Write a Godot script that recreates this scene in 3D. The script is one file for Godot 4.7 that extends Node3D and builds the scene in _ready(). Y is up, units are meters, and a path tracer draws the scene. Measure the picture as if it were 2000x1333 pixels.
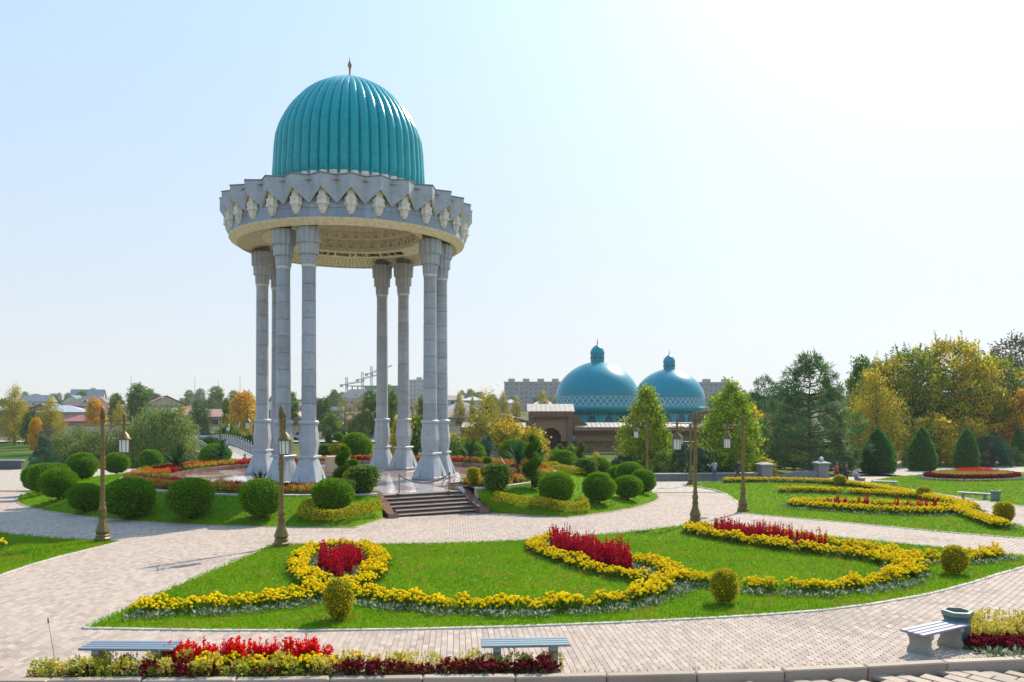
extends Node3D
# A park on a gentle slope: a domed rotunda on a planted island, flower borders on lawns, and a town beyond.
# Units are metres; the paths fall away from the viewer at 3.5 per cent.

const CENTRE := Vector2(-9.616, -47.2)   # axis of the rotunda
const FLOOR := -0.35                     # rotunda floor level
const TAU8 := TAU / 8.0
const ISLAND := [Vector2(-6.1, -30.8), Vector2(-8, -30.9), Vector2(-10, -31.2), Vector2(-12, -31.6), Vector2(-14, -32.4), Vector2(-16, -33.4), Vector2(-17.9, -34.6), Vector2(-19.9, -36), Vector2(-21.8, -37.6), Vector2(-24, -39.7), Vector2(-26, -42), Vector2(-27.7, -44.5), Vector2(-29.2, -47.2), Vector2(-31.4, -53), Vector2(-33, -60), Vector2(-31.5, -67), Vector2(-25, -70), Vector2(-15, -70), Vector2(-4, -68), Vector2(4, -63), Vector2(8, -56), Vector2(8.8, -52), Vector2(8.9, -48.5), Vector2(8.3, -45.2), Vector2(7.3, -42.2), Vector2(6.1, -39.6), Vector2(4.6, -37.3), Vector2(2.4, -34.7), Vector2(-0.8, -36.7), Vector2(-1.1, -37.3), Vector2(-5.45, -34.8)]
const MID_LAWN := [Vector2(-7.86, -14.6), Vector2(-7.93, -17.62), Vector2(-7.86, -21.46), Vector2(-7.78, -25.64), Vector2(-7.35, -26), Vector2(-5.01, -26), Vector2(-3.36, -26.12), Vector2(-1.7, -26.38), Vector2(0, -26.88), Vector2(1.78, -27.7), Vector2(3.73, -29), Vector2(5.48, -30.44), Vector2(7.06, -31.84), Vector2(7.6, -32.5), Vector2(7.99, -31.48), Vector2(9.57, -29.78), Vector2(11.83, -27.28), Vector2(13.69, -25.06), Vector2(14.99, -23.56), Vector2(16.28, -23.46), Vector2(15.04, -22.5), Vector2(14.06, -21.7), Vector2(12.43, -20.36), Vector2(11.12, -19.22), Vector2(10.01, -18.32), Vector2(9.06, -17.62), Vector2(7.5, -16.68), Vector2(6.2, -16.08), Vector2(5.05, -15.72), Vector2(3.98, -15.45), Vector2(1.94, -15.03), Vector2(0, -14.72), Vector2(-1.87, -14.52), Vector2(-3.71, -14.42), Vector2(-5.57, -14.44)]
const RIGHT_LAWN := [Vector2(12.6, -58.6), Vector2(13.15, -56.06), Vector2(13.5, -53.36), Vector2(13.3, -49.54), Vector2(12.39, -44.02), Vector2(11.5, -40.18), Vector2(10.4, -37.0), Vector2(11.41, -35.52), Vector2(13.98, -32.22), Vector2(16.01, -29.3), Vector2(17.54, -27.7), Vector2(18.8, -27.4), Vector2(20, -31.12), Vector2(21.01, -34.42), Vector2(21.96, -37.96), Vector2(22.9, -41.68), Vector2(23.86, -47), Vector2(24.4, -50.9), Vector2(24.9, -56.06), Vector2(25.0, -60.5), Vector2(22.98, -62.4), Vector2(18.05, -62.4), Vector2(14.2, -61.6)]
const FAR_LAWN := [Vector2(27.5, -61.7), Vector2(26.94, -56.64), Vector2(26.66, -51.86), Vector2(26.3, -47.82), Vector2(26.2, -44.72), Vector2(25.82, -40.18), Vector2(25.44, -35.98), Vector2(38.68, -52.34), Vector2(55.37, -72.32), Vector2(55.01, -80.6), Vector2(47.31, -79.8), Vector2(39.16, -75.16), Vector2(33.03, -69.46)]
const LEFT_LAWN := [Vector2(-20.18, -29.62), Vector2(-18.74, -29.16), Vector2(-17.07, -28.26), Vector2(-15.08, -27.28), Vector2(-13.14, -26.76), Vector2(-13.21, -25.06), Vector2(-13.27, -23.46), Vector2(-13.22, -21.88), Vector2(-12.98, -20.2), Vector2(-12.78, -18.08), Vector2(-12.71, -16.48), Vector2(-17.39, -20.82)]
const EDGE := [Vector2(-12, -11.4), Vector2(-7.98, -11.42), Vector2(-4.53, -11.44), Vector2(-1.52, -11.54), Vector2(0, -11.62), Vector2(1.54, -11.7), Vector2(3.11, -11.8), Vector2(4.74, -12), Vector2(6.48, -12.3), Vector2(8.25, -12.54), Vector2(12, -13)]

var rng := RandomNumberGenerator.new()
var used := {}
var M := {}
var noise := FastNoiseLite.new()
var island := PackedVector2Array(ISLAND)

# ---------------------------------------------------------------- mesh buffer
class MB:
	var v := PackedVector3Array()
	var n := PackedVector3Array()
	var c := PackedColorArray()
	func tri(a: Vector3, b: Vector3, d: Vector3, col: Color) -> void:
		var m := (b - a).cross(d - a).normalized()
		v.push_back(a); v.push_back(d); v.push_back(b)
		n.push_back(m); n.push_back(m); n.push_back(m)
		c.push_back(col); c.push_back(col); c.push_back(col)
	func quad(a: Vector3, b: Vector3, d: Vector3, e: Vector3, col: Color) -> void:
		tri(a, b, d, col); tri(a, d, e, col)
	func smooth_tri(a: Vector3, b: Vector3, d: Vector3, na: Vector3, nb: Vector3, nd: Vector3, col: Color) -> void:
		v.push_back(a); v.push_back(d); v.push_back(b)
		n.push_back(na); n.push_back(nd); n.push_back(nb)
		c.push_back(col); c.push_back(col); c.push_back(col)
	# a box with chamfered edges
	func box(t: Transform3D, s: Vector3, col: Color, ch := 0.0) -> void:
		var h := s * 0.5
		if ch <= 0.0:
			for ax in 3:
				for sg in [-1.0, 1.0]:
					var a := Vector3.ZERO; a[ax] = sg
					var u := Vector3.ZERO; u[(ax + 1) % 3] = 1.0
					var w := Vector3.ZERO; w[(ax + 2) % 3] = sg
					quad(t * ((a - u - w) * h), t * ((a + u - w) * h), t * ((a + u + w) * h), t * ((a - u + w) * h), col)
			return
		var g := h - Vector3(ch, ch, ch)
		for ax in 3:
			for sg in [-1.0, 1.0]:
				var a := Vector3.ZERO; a[ax] = sg * h[ax]
				var u := Vector3.ZERO; u[(ax + 1) % 3] = g[(ax + 1) % 3]
				var w := Vector3.ZERO; w[(ax + 2) % 3] = sg * g[(ax + 2) % 3]
				quad(t * (a - u - w), t * (a + u - w), t * (a + u + w), t * (a - u + w), col)
		for ax in 3:
			var b1 := (ax + 1) % 3
			var b2 := (ax + 2) % 3
			for s1 in [-1.0, 1.0]:
				for s2 in [-1.0, 1.0]:
					var p := Vector3.ZERO; p[b1] = s1 * h[b1]; p[b2] = s2 * g[b2]
					var q := Vector3.ZERO; q[b1] = s1 * g[b1]; q[b2] = s2 * h[b2]
					var e := Vector3.ZERO; e[ax] = g[ax] * s1 * s2
					quad(t * (p - e), t * (p + e), t * (q + e), t * (q - e), col)
		for sx in [-1.0, 1.0]:
			for sy in [-1.0, 1.0]:
				for sz in [-1.0, 1.0]:
					var p1 := Vector3(sx * h.x, sy * g.y, sz * g.z)
					var p2 := Vector3(sx * g.x, sy * h.y, sz * g.z)
					var p3 := Vector3(sx * g.x, sy * g.y, sz * h.z)
					if sx * sy * sz > 0: tri(t * p1, t * p2, t * p3, col)
					else: tri(t * p1, t * p3, t * p2, col)
	# turned shape: profile of (radius, height) from bottom to top
	func lathe(prof: Array, seg: int, t: Transform3D, col: Color, soft := true, a0 := 0.0, a1 := TAU) -> void:
		var nn := []
		for i in prof.size():
			var p0: Vector2 = prof[maxi(i - 1, 0)]
			var p1: Vector2 = prof[mini(i + 1, prof.size() - 1)]
			var dd := p1 - p0
			nn.push_back(Vector2(dd.y, -dd.x).normalized())
		for k in seg:
			var x0 := a0 + (a1 - a0) * k / seg
			var x1 := a0 + (a1 - a0) * (k + 1) / seg
			var d0 := Vector3(sin(x0), 0, cos(x0))
			var d1 := Vector3(sin(x1), 0, cos(x1))
			for i in prof.size() - 1:
				var p: Vector2 = prof[i]
				var q: Vector2 = prof[i + 1]
				var a := t * (d0 * p.x + Vector3(0, p.y, 0))
				var b := t * (d1 * p.x + Vector3(0, p.y, 0))
				var e := t * (d1 * q.x + Vector3(0, q.y, 0))
				var f := t * (d0 * q.x + Vector3(0, q.y, 0))
				if soft:
					var sharp: bool = p.distance_to(q) < 0.0001
					if sharp: continue
					var m := Vector2(q.y - p.y, p.x - q.x).normalized()
					var np: Vector2 = nn[i] if nn[i].dot(m) > 0.75 else m
					var nq: Vector2 = nn[i + 1] if nn[i + 1].dot(m) > 0.75 else m
					var na := (t.basis * (d0 * np.x + Vector3(0, np.y, 0))).normalized()
					var nb := (t.basis * (d1 * np.x + Vector3(0, np.y, 0))).normalized()
					var ne := (t.basis * (d1 * nq.x + Vector3(0, nq.y, 0))).normalized()
					var nf := (t.basis * (d0 * nq.x + Vector3(0, nq.y, 0))).normalized()
					if p.x > 0.0001: smooth_tri(a, b, e, na, nb, ne, col)
					if q.x > 0.0001: smooth_tri(a, e, f, na, ne, nf, col)
				else:
					if p.x > 0.0001: tri(a, b, e, col)
					if q.x > 0.0001: tri(a, e, f, col)
	func tube(pts: Array, rad: Array, seg: int, col: Color) -> void:
		var rings := []
		for i in pts.size():
			var p: Vector3 = pts[i]
			var fwd: Vector3 = (pts[mini(i + 1, pts.size() - 1)] - pts[maxi(i - 1, 0)])
			fwd = fwd.normalized() if fwd.length() > 0.00001 else Vector3.UP
			var side := fwd.cross(Vector3(0.13, 0.31, 0.94) if absf(fwd.y) > 0.7 else Vector3.UP).normalized()
			var up := side.cross(fwd)
			var ring := []
			for k in seg:
				var a := TAU * k / seg
				ring.push_back([p + (side * cos(a) + up * sin(a)) * rad[i], side * cos(a) + up * sin(a)])
			rings.push_back(ring)
		for i in pts.size() - 1:
			for k in seg:
				var a = rings[i][k]; var b = rings[i][(k + 1) % seg]
				var d = rings[i + 1][(k + 1) % seg]; var e = rings[i + 1][k]
				smooth_tri(a[0], d[0], b[0], a[1], d[1], b[1], col)
				smooth_tri(a[0], e[0], d[0], a[1], e[1], d[1], col)
		for end in [0, pts.size() - 1]:
			for k in seg:
				if end == 0: tri(pts[0], rings[0][(k + 1) % seg][0], rings[0][k][0], col)
				else: tri(pts[end], rings[end][k][0], rings[end][(k + 1) % seg][0], col)
	# a sheet of points p[i][j] with soft normals
	func sheet(p: Array, col: Color) -> void:
		var ni := p.size(); var nj: int = p[0].size()
		var nn := []
		for i in ni:
			var row := []
			for j in nj:
				var du: Vector3 = p[mini(i + 1, ni - 1)][j] - p[maxi(i - 1, 0)][j]
				var dv: Vector3 = p[i][mini(j + 1, nj - 1)] - p[i][maxi(j - 1, 0)]
				row.push_back(du.cross(dv).normalized())
			nn.push_back(row)
		for i in ni - 1:
			for j in nj - 1:
				smooth_tri(p[i][j], p[i + 1][j], p[i + 1][j + 1], nn[i][j], nn[i + 1][j], nn[i + 1][j + 1], col)
				smooth_tri(p[i][j], p[i + 1][j + 1], p[i][j + 1], nn[i][j], nn[i + 1][j + 1], nn[i][j + 1], col)
	# an upright prism over a polygon of (x, z)
	func prism(poly: Array, y0: float, y1: float, col: Color, t := Transform3D()) -> void:
		var pv := PackedVector2Array(poly)
		if not Geometry2D.is_polygon_clockwise(pv): pv.reverse()
		var idx := Geometry2D.triangulate_polygon(pv)
		for i in range(0, idx.size(), 3):
			var a := pv[idx[i]]; var b := pv[idx[i + 1]]; var d := pv[idx[i + 2]]
			if (b - a).cross(d - a) > 0:
				var sw := b; b = d; d = sw
			tri(t * Vector3(a.x, y1, a.y), t * Vector3(b.x, y1, b.y), t * Vector3(d.x, y1, d.y), col)
			tri(t * Vector3(a.x, y0, a.y), t * Vector3(d.x, y0, d.y), t * Vector3(b.x, y0, b.y), col)
		for i in pv.size():
			var a := pv[i]; var b := pv[(i + 1) % pv.size()]
			quad(t * Vector3(a.x, y0, a.y), t * Vector3(b.x, y0, b.y), t * Vector3(b.x, y1, b.y), t * Vector3(a.x, y1, a.y), col)
	func leaf(p: Vector3, dirn: Vector3, side: Vector3, s: float, w: float, col: Color) -> void:
		var a := p + dirn * (s * 0.45) + side * w
		var b := p + dirn * s
		var d := p + dirn * (s * 0.45) - side * w
		v.push_back(p); v.push_back(b); v.push_back(a)
		v.push_back(p); v.push_back(d); v.push_back(b)
		var m := side.cross(dirn).normalized()
		for i in 6:
			n.push_back(m); c.push_back(col)
	func mesh(m: Material) -> ArrayMesh:
		var am := ArrayMesh.new()
		var arr := []; arr.resize(Mesh.ARRAY_MAX)
		arr[Mesh.ARRAY_VERTEX] = v; arr[Mesh.ARRAY_NORMAL] = n; arr[Mesh.ARRAY_COLOR] = c
		am.add_surface_from_arrays(Mesh.PRIMITIVE_TRIANGLES, arr)
		am.surface_set_material(0, m)
		return am

# ---------------------------------------------------------------- nodes
func numbered(called: String) -> String:
	var k: int = used.get(called, 0)
	used[called] = k + 1
	return called if k == 0 else "%s_%03d" % [called, k]

func describe(o: Node, label: String, category: String, group := "") -> Node:
	o.set_meta("label", label); o.set_meta("category", category)
	if group: o.set_meta("group", group)
	return o

func thing(called: String, label: String, category: String, at: Vector3, turn := 0.0, group := "") -> Node3D:
	var o := Node3D.new(); o.name = numbered(called); add_child(o)
	o.position = at; o.rotation.y = turn
	describe(o, label, category, group)
	return o

func part(parent: Node, called: String, mesh: Mesh, t := Transform3D()) -> MeshInstance3D:
	var o := MeshInstance3D.new()
	o.name = called; o.mesh = mesh; o.transform = t
	parent.add_child(o, true)
	return o

func holder(parent: Node, called: String, t := Transform3D()) -> Node3D:
	var o := Node3D.new(); o.name = called; o.transform = t
	parent.add_child(o, true)
	return o

func whole(called: String, mesh: Mesh, at: Vector3, label: String, category: String, group := "", turn := 0.0) -> MeshInstance3D:
	var o := MeshInstance3D.new(); o.name = numbered(called); o.mesh = mesh
	add_child(o); o.position = at; o.rotation.y = turn
	describe(o, label, category, group)
	return o

func structure(called: String, mesh: Mesh) -> MeshInstance3D:
	var o := MeshInstance3D.new(); o.name = numbered(called); o.mesh = mesh
	o.set_meta("kind", "structure"); add_child(o)
	return o

func copies(parent: Node, called: String, mesh: Mesh, xf: Array, cols: Array = []) -> MultiMeshInstance3D:
	var mm := MultiMesh.new()
	mm.transform_format = MultiMesh.TRANSFORM_3D
	mm.use_colors = cols.size() > 0
	mm.mesh = mesh; mm.instance_count = xf.size()
	for i in xf.size():
		mm.set_instance_transform(i, xf[i])
		if cols.size() > 0: mm.set_instance_color(i, cols[i])
	var o := MultiMeshInstance3D.new(); o.name = called; o.multimesh = mm
	o.set_meta("kind", "stuff")
	parent.add_child(o, true)
	return o

func at3(x: float, y: float, z: float, s := 1.0, turn := 0.0) -> Transform3D:
	return Transform3D(Basis(Vector3.UP, turn).scaled(Vector3(s, s, s)), Vector3(x, y, z))

func bar(a: Vector3, b: Vector3) -> Transform3D:   # x axis runs from a to b
	var x := (b - a).normalized()
	var z := x.cross(Vector3.UP).normalized() if absf(x.y) < 0.99 else Vector3.BACK
	return Transform3D(Basis(x, z.cross(x).normalized(), z), (a + b) * 0.5)

func rv() -> Vector3:
	return Vector3(rng.randfn(), rng.randfn(), rng.randfn()).normalized()

func tone(c: Color, k: float) -> Color:
	return Color(c.r * k, c.g * k, c.b * k)

func pick(a: Array) -> Variant:
	return a[rng.randi() % a.size()]

# ---------------------------------------------------------------- terrain heights
func gy(x: float, z: float) -> float:   # level of the paths
	var s := smoothstep(10.0, -10.0, x)
	return 0.035 * z + s * 0.03 * maxf(0.0, -z - 48.0)

func rim(dir: Vector2) -> float:        # how far the island reaches from the rotunda's axis
	var best := 14.0
	var far := CENTRE + dir * 60.0
	for i in island.size():
		var p = Geometry2D.segment_intersects_segment(CENTRE, far, island[i], island[(i + 1) % island.size()])
		if p != null: best = maxf(CENTRE.distance_to(p), 12.5)
	return best

func lawn_y(x: float, z: float) -> float:   # level of the island, else of the paths
	var o := Vector2(x, z) - CENTRE
	var r := o.length()
	if r < 9.9: return FLOOR
	if r < 12.4: return -0.14
	var ro := rim(o / r)
	if r > ro: return gy(x, z)
	return lerpf(-0.24, gy(x, z) + 0.055, (r - 12.4) / maxf(ro - 12.4, 0.3))

func land(x: float, z: float) -> float:      # everything beyond the garden
	var d := -z
	var far := -2.6 + clampf(d - 100.0, 0.0, 50.0) * 0.016 + clampf(d - 150.0, 0.0, 800.0) * 0.011
	far += noise.get_noise_2d(x * 0.6, z * 0.6) * clampf((d - 150.0) * 0.01, 0.0, 2.0)
	far -= 4.5 * exp(-pow((d - 86.0 - x * 0.02) / 8.0, 2.0)) * smoothstep(14.0, 0.0, x)
	var back := 73.0 if x < 9.0 else (68.0 if x < 27.0 else 118.0)
	if x >= 27.0: back = lerpf(72.0, 118.0, clampf((x - 27.0) / 8.0, 0.0, 1.0))
	var out := maxf(maxf(d - back, -x - 62.0), maxf(x - 95.0, 0.0))
	var k := smoothstep(0.0, 9.0, out)
	return lerpf(gy(x, z) - 0.2, far, k)

func curve(pts: Array, step: float, closed := false) -> Array:   # points evenly along a soft line
	var c := Curve2D.new()
	c.bake_interval = 0.05
	var m := pts.size()
	for i in (m + 1 if closed else m):
		var p: Vector2 = pts[i % m]
		var a: Vector2 = pts[(i - 1 + m) % m] if closed or i > 0 else p
		var b: Vector2 = pts[(i + 1) % m] if closed or i < m - 1 else p
		var h := (b - a) / 6.0
		c.add_point(p, -h, h)
	var out := []
	var l := c.get_baked_length()
	var k := maxi(2, int(round(l / step)))
	for i in (k if closed else k + 1):
		out.push_back(c.sample_baked(l * i / k, true))
	return out

# ---------------------------------------------------------------- materials
func noise_tex(freq: float, ramp: Array, size := 512, oct := 4, warp := 0.0, kind := FastNoiseLite.TYPE_SIMPLEX_SMOOTH, sd := 1) -> NoiseTexture2D:
	var f := FastNoiseLite.new()
	f.noise_type = kind; f.frequency = freq; f.fractal_octaves = oct; f.seed = sd
	if warp > 0.0:
		f.domain_warp_enabled = true; f.domain_warp_amplitude = warp; f.domain_warp_frequency = freq * 1.5
	var t := NoiseTexture2D.new()
	t.width = size; t.height = size; t.seamless = true; t.noise = f
	if ramp.size() > 0:
		var g := Gradient.new()
		var off := PackedFloat32Array(); var cc := PackedColorArray()
		for r in ramp:
			off.push_back(r[0]); cc.push_back(Color(r[1], r[2], r[3]))
		g.offsets = off; g.colors = cc
		t.color_ramp = g
	return t

func mat(rough := 0.8, tex: Texture2D = null, scale := 1.0, opt := {}) -> StandardMaterial3D:
	var m := StandardMaterial3D.new()
	m.vertex_color_use_as_albedo = true
	m.roughness = rough
	if tex:
		m.albedo_texture = tex
		m.uv1_triplanar = true; m.uv1_world_triplanar = opt.get("world", true)
		m.uv1_scale = Vector3.ONE * scale
	m.metallic = opt.get("metal", 0.0)
	m.metallic_specular = opt.get("spec", 0.5)
	if opt.has("back"):
		m.backlight_enabled = true
		m.backlight = Color(opt.back, opt.back, opt.back).linear_to_srgb()
	if opt.has("bump"):
		m.heightmap_enabled = true; m.heightmap_texture = opt.bump; m.heightmap_scale = opt.get("deep", 0.5)
		if not tex:
			m.uv1_triplanar = true; m.uv1_world_triplanar = true; m.uv1_scale = Vector3.ONE * scale
	return m

func make_materials() -> void:
	var speck := noise_tex(0.09, [[0.0, 0.72, 0.71, 0.70], [0.45, 0.93, 0.93, 0.92], [1.0, 1, 1, 1]], 512, 5)
	var soft := noise_tex(0.012, [[0.0, 0.78, 0.77, 0.75], [0.5, 0.95, 0.95, 0.94], [1.0, 1, 1, 1]], 512, 5)
	var grain := noise_tex(0.05, [], 512, 5)
	var veins := noise_tex(0.010, [[0.0, 0.80, 0.82, 0.84], [0.30, 0.92, 0.93, 0.935], [0.46, 0.97, 0.97, 0.97], [0.5, 0.80, 0.82, 0.84], [0.535, 0.97, 0.97, 0.97], [1.0, 1, 1, 1]], 1024, 4, 60.0)
	var granite := noise_tex(0.16, [[0.0, 0.45, 0.40, 0.38], [0.4, 0.85, 0.8, 0.78], [0.6, 1, 1, 1], [1.0, 0.8, 0.7, 0.68]], 512, 3)
	var turf := noise_tex(0.02, [[0.0, 0.62, 0.74, 0.5], [0.45, 0.86, 0.92, 0.8], [0.6, 1, 1, 1], [0.8, 1.0, 0.94, 0.8], [1.0, 1.0, 0.86, 0.7]], 1024, 6)
	var wood := noise_tex(0.03, [[0.0, 0.45, 0.42, 0.4], [0.5, 0.85, 0.83, 0.8], [1.0, 1, 1, 1]], 512, 5, 20.0)
	M.stone = mat(0.75, speck, 0.9, {"bump": grain, "deep": 0.4})
	M.paver = mat(0.88, speck, 1.6)
	M.sheet = mat(0.92, soft, 0.35, {"bump": grain, "deep": 0.3})
	M.marble = mat(0.42, veins, 0.16)
	M.white_marble = mat(0.5, soft, 0.5)
	M.granite = mat(0.05, granite, 1.1, {"spec": 0.65})
	M.rough_granite = mat(0.35, granite, 1.1)
	M.turf = mat(0.95, turf, 0.16, {"spec": 0.2})
	M.wood = mat(0.7, wood, 0.5)
	M.plain = mat(0.75)
	M.plaster = mat(0.9, soft, 0.15)
	M.roof = mat(0.55, soft, 0.2)
	M.glaze = mat(0.24, noise_tex(0.012, [[0.0, 0.86, 0.88, 0.88], [0.5, 0.97, 0.98, 0.98], [1.0, 1, 1, 1]], 512, 5, 0.0, FastNoiseLite.TYPE_SIMPLEX_SMOOTH, 9), 0.3, {"spec": 0.45})
	M.tile = mat(0.30, speck, 0.7, {"spec": 0.45})
	M.bronze = mat(0.45, soft, 0.8, {"metal": 0.35})
	M.iron = mat(0.5)
	M.paint = mat(0.55)
	M.bark = mat(0.95, wood, 0.8)
	M.leaf = mat(0.7, null, 1.0, {"back": 0.9, "spec": 0.2})
	M.needle = mat(0.7, null, 1.0, {"back": 0.5, "spec": 0.2})
	M.clip = mat(0.7, null, 1.0, {"back": 0.7, "spec": 0.2})
	M.petal = mat(0.7, null, 1.0, {"back": 0.7, "spec": 0.15})
	M.grass = mat(0.8, null, 1.0, {"back": 0.9, "spec": 0.1})
	M.skin = mat(0.6)
	M.soil = mat(0.98, speck, 1.2)
	var fr := StandardMaterial3D.new(); fr.albedo_color = Color(0.93, 0.95, 0.93); fr.roughness = 0.3
	fr.backlight_enabled = true; fr.backlight = Color(0.7, 0.7, 0.68)
	M.frosted = fr
	var gl := StandardMaterial3D.new(); gl.albedo_color = Color(0.10, 0.13, 0.15); gl.roughness = 0.08
	M.glass = gl

# ---------------------------------------------------------------- the scene
const SUN_DIR := Vector3(0.394, 0.669, -0.631)   # towards the sun: ahead, to the right, 42 degrees up

func _ready() -> void:
	rng.seed = 7
	noise.seed = 3; noise.frequency = 0.02
	set_camera_sky_sun()
	make_materials()
	build_land()
	build_pavement()
	build_lawns()
	build_rotunda()
	build_madrasa()
	build_town()
	build_bridge_and_walls()
	build_beds()
	build_topiary()
	build_trees()
	build_lamps()
	build_furniture()
	build_people()

func set_camera_sky_sun() -> void:
	var cam := Camera3D.new(); cam.name = "camera"
	var near := 0.1
	cam.set_frustum(near * 1333.0 / 1556.0, Vector2(0, near * 133.5 / 1556.0), near, 6000.0)
	cam.position = Vector3(0, 3.55, 0)
	add_child(cam); cam.current = true
	var w := 512; var h := 256
	var im := Image.create(w, h, false, Image.FORMAT_RGBAF)
	var sun := SUN_DIR.normalized()
	for j in h:
		var el := (0.5 - (j + 0.5) / h) * PI
		for i in w:
			var az := ((i + 0.5) / w) * TAU
			var dirn := Vector3(sin(az) * cos(el), sin(el), -cos(az) * cos(el))
			var up := maxf(dirn.y, 0.0)
			var zen := Color(0.15, 0.44, 0.82)
			var hor := Color(0.70, 0.70, 0.67)
			var c := hor.lerp(zen, pow(up, 0.6))
			var ang := acos(clampf(dirn.dot(sun), -1.0, 1.0))
			var glow := 0.95 * exp(-ang * 2.7) + 1.6 * exp(-ang * 8.0)
			c = Color(c.r + glow * 1.0, c.g + glow * 0.95, c.b + glow * 0.84)
			if dirn.y < 0.0: c = c.lerp(Color(0.30, 0.28, 0.24), clampf(-dirn.y * 12.0, 0.0, 1.0))
			im.set_pixel(i, j, c)
	var sm := PanoramaSkyMaterial.new(); sm.panorama = ImageTexture.create_from_image(im)
	var sky := Sky.new(); sky.sky_material = sm
	var env := Environment.new()
	env.background_mode = Environment.BG_SKY; env.sky = sky
	env.background_energy_multiplier = 1.0
	env.tonemap_mode = Environment.TONE_MAPPER_LINEAR
	env.tonemap_exposure = 1.28
	env.fog_enabled = true; env.fog_mode = Environment.FOG_MODE_EXPONENTIAL; env.fog_density = 0.00028; env.fog_light_color = Color(1.0, 0.995, 0.965)
	env.sdfgi_enabled = true; env.ssao_enabled = true; env.ssil_enabled = true
	var we := WorldEnvironment.new(); we.name = "world"; we.environment = env
	add_child(we)
	var l := DirectionalLight3D.new(); l.name = "sun"
	l.light_energy = 1.55; l.light_color = Color(1.0, 0.95, 0.86); l.light_angular_distance = 0.5
	l.shadow_enabled = true
	add_child(l)
	l.look_at_from_position(sun * 100.0, Vector3.ZERO)

# ---------------------------------------------------------------- ground
func build_land() -> void:
	var xs := []; var zs := []
	for i in 121:
		var t := (i - 60) / 60.0
		xs.push_back(140.0 * t + 1700.0 * pow(absf(t), 5.0) * signf(t))
	for i in 131:
		var t := i / 130.0
		zs.push_back(8.0 - 260.0 * t - 2600.0 * pow(t, 5.0))
	var p := []; var col := []
	for x in xs:
		var row := []; var rc := []
		for z in zs:
			row.push_back(Vector3(x, land(x, z), z))
			var n1 := noise.get_noise_2d(x * 2.0, z * 2.0)
			var dry := Color(0.15, 0.13, 0.045) if n1 > -0.1 else Color(0.10, 0.12, 0.03)
			if x < -34.0 and z > -135.0: dry = Color(0.06, 0.12, 0.02) if n1 < 0.15 else Color(0.12, 0.15, 0.03)
			if z < -165.0: dry = Color(0.17, 0.15, 0.10) if n1 > -0.2 else Color(0.09, 0.11, 0.04)
			rc.push_back(dry)
		p.push_back(row); col.push_back(rc)
	var mb := MB.new()
	for i in xs.size() - 1:
		for j in zs.size() - 1:
			mb.quad(p[i][j], p[i + 1][j], p[i + 1][j + 1], p[i][j + 1], col[i][j])
	structure("ground", mb.mesh(M.turf))

func edge_z(x: float) -> float:
	for i in EDGE.size() - 1:
		var a: Vector2 = EDGE[i]; var b: Vector2 = EDGE[i + 1]
		if x <= b.x or i == EDGE.size() - 2:
			return lerpf(a.y, b.y, clampf((x - a.x) / (b.x - a.x), 0.0, 1.0))
	return -13.0

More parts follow.
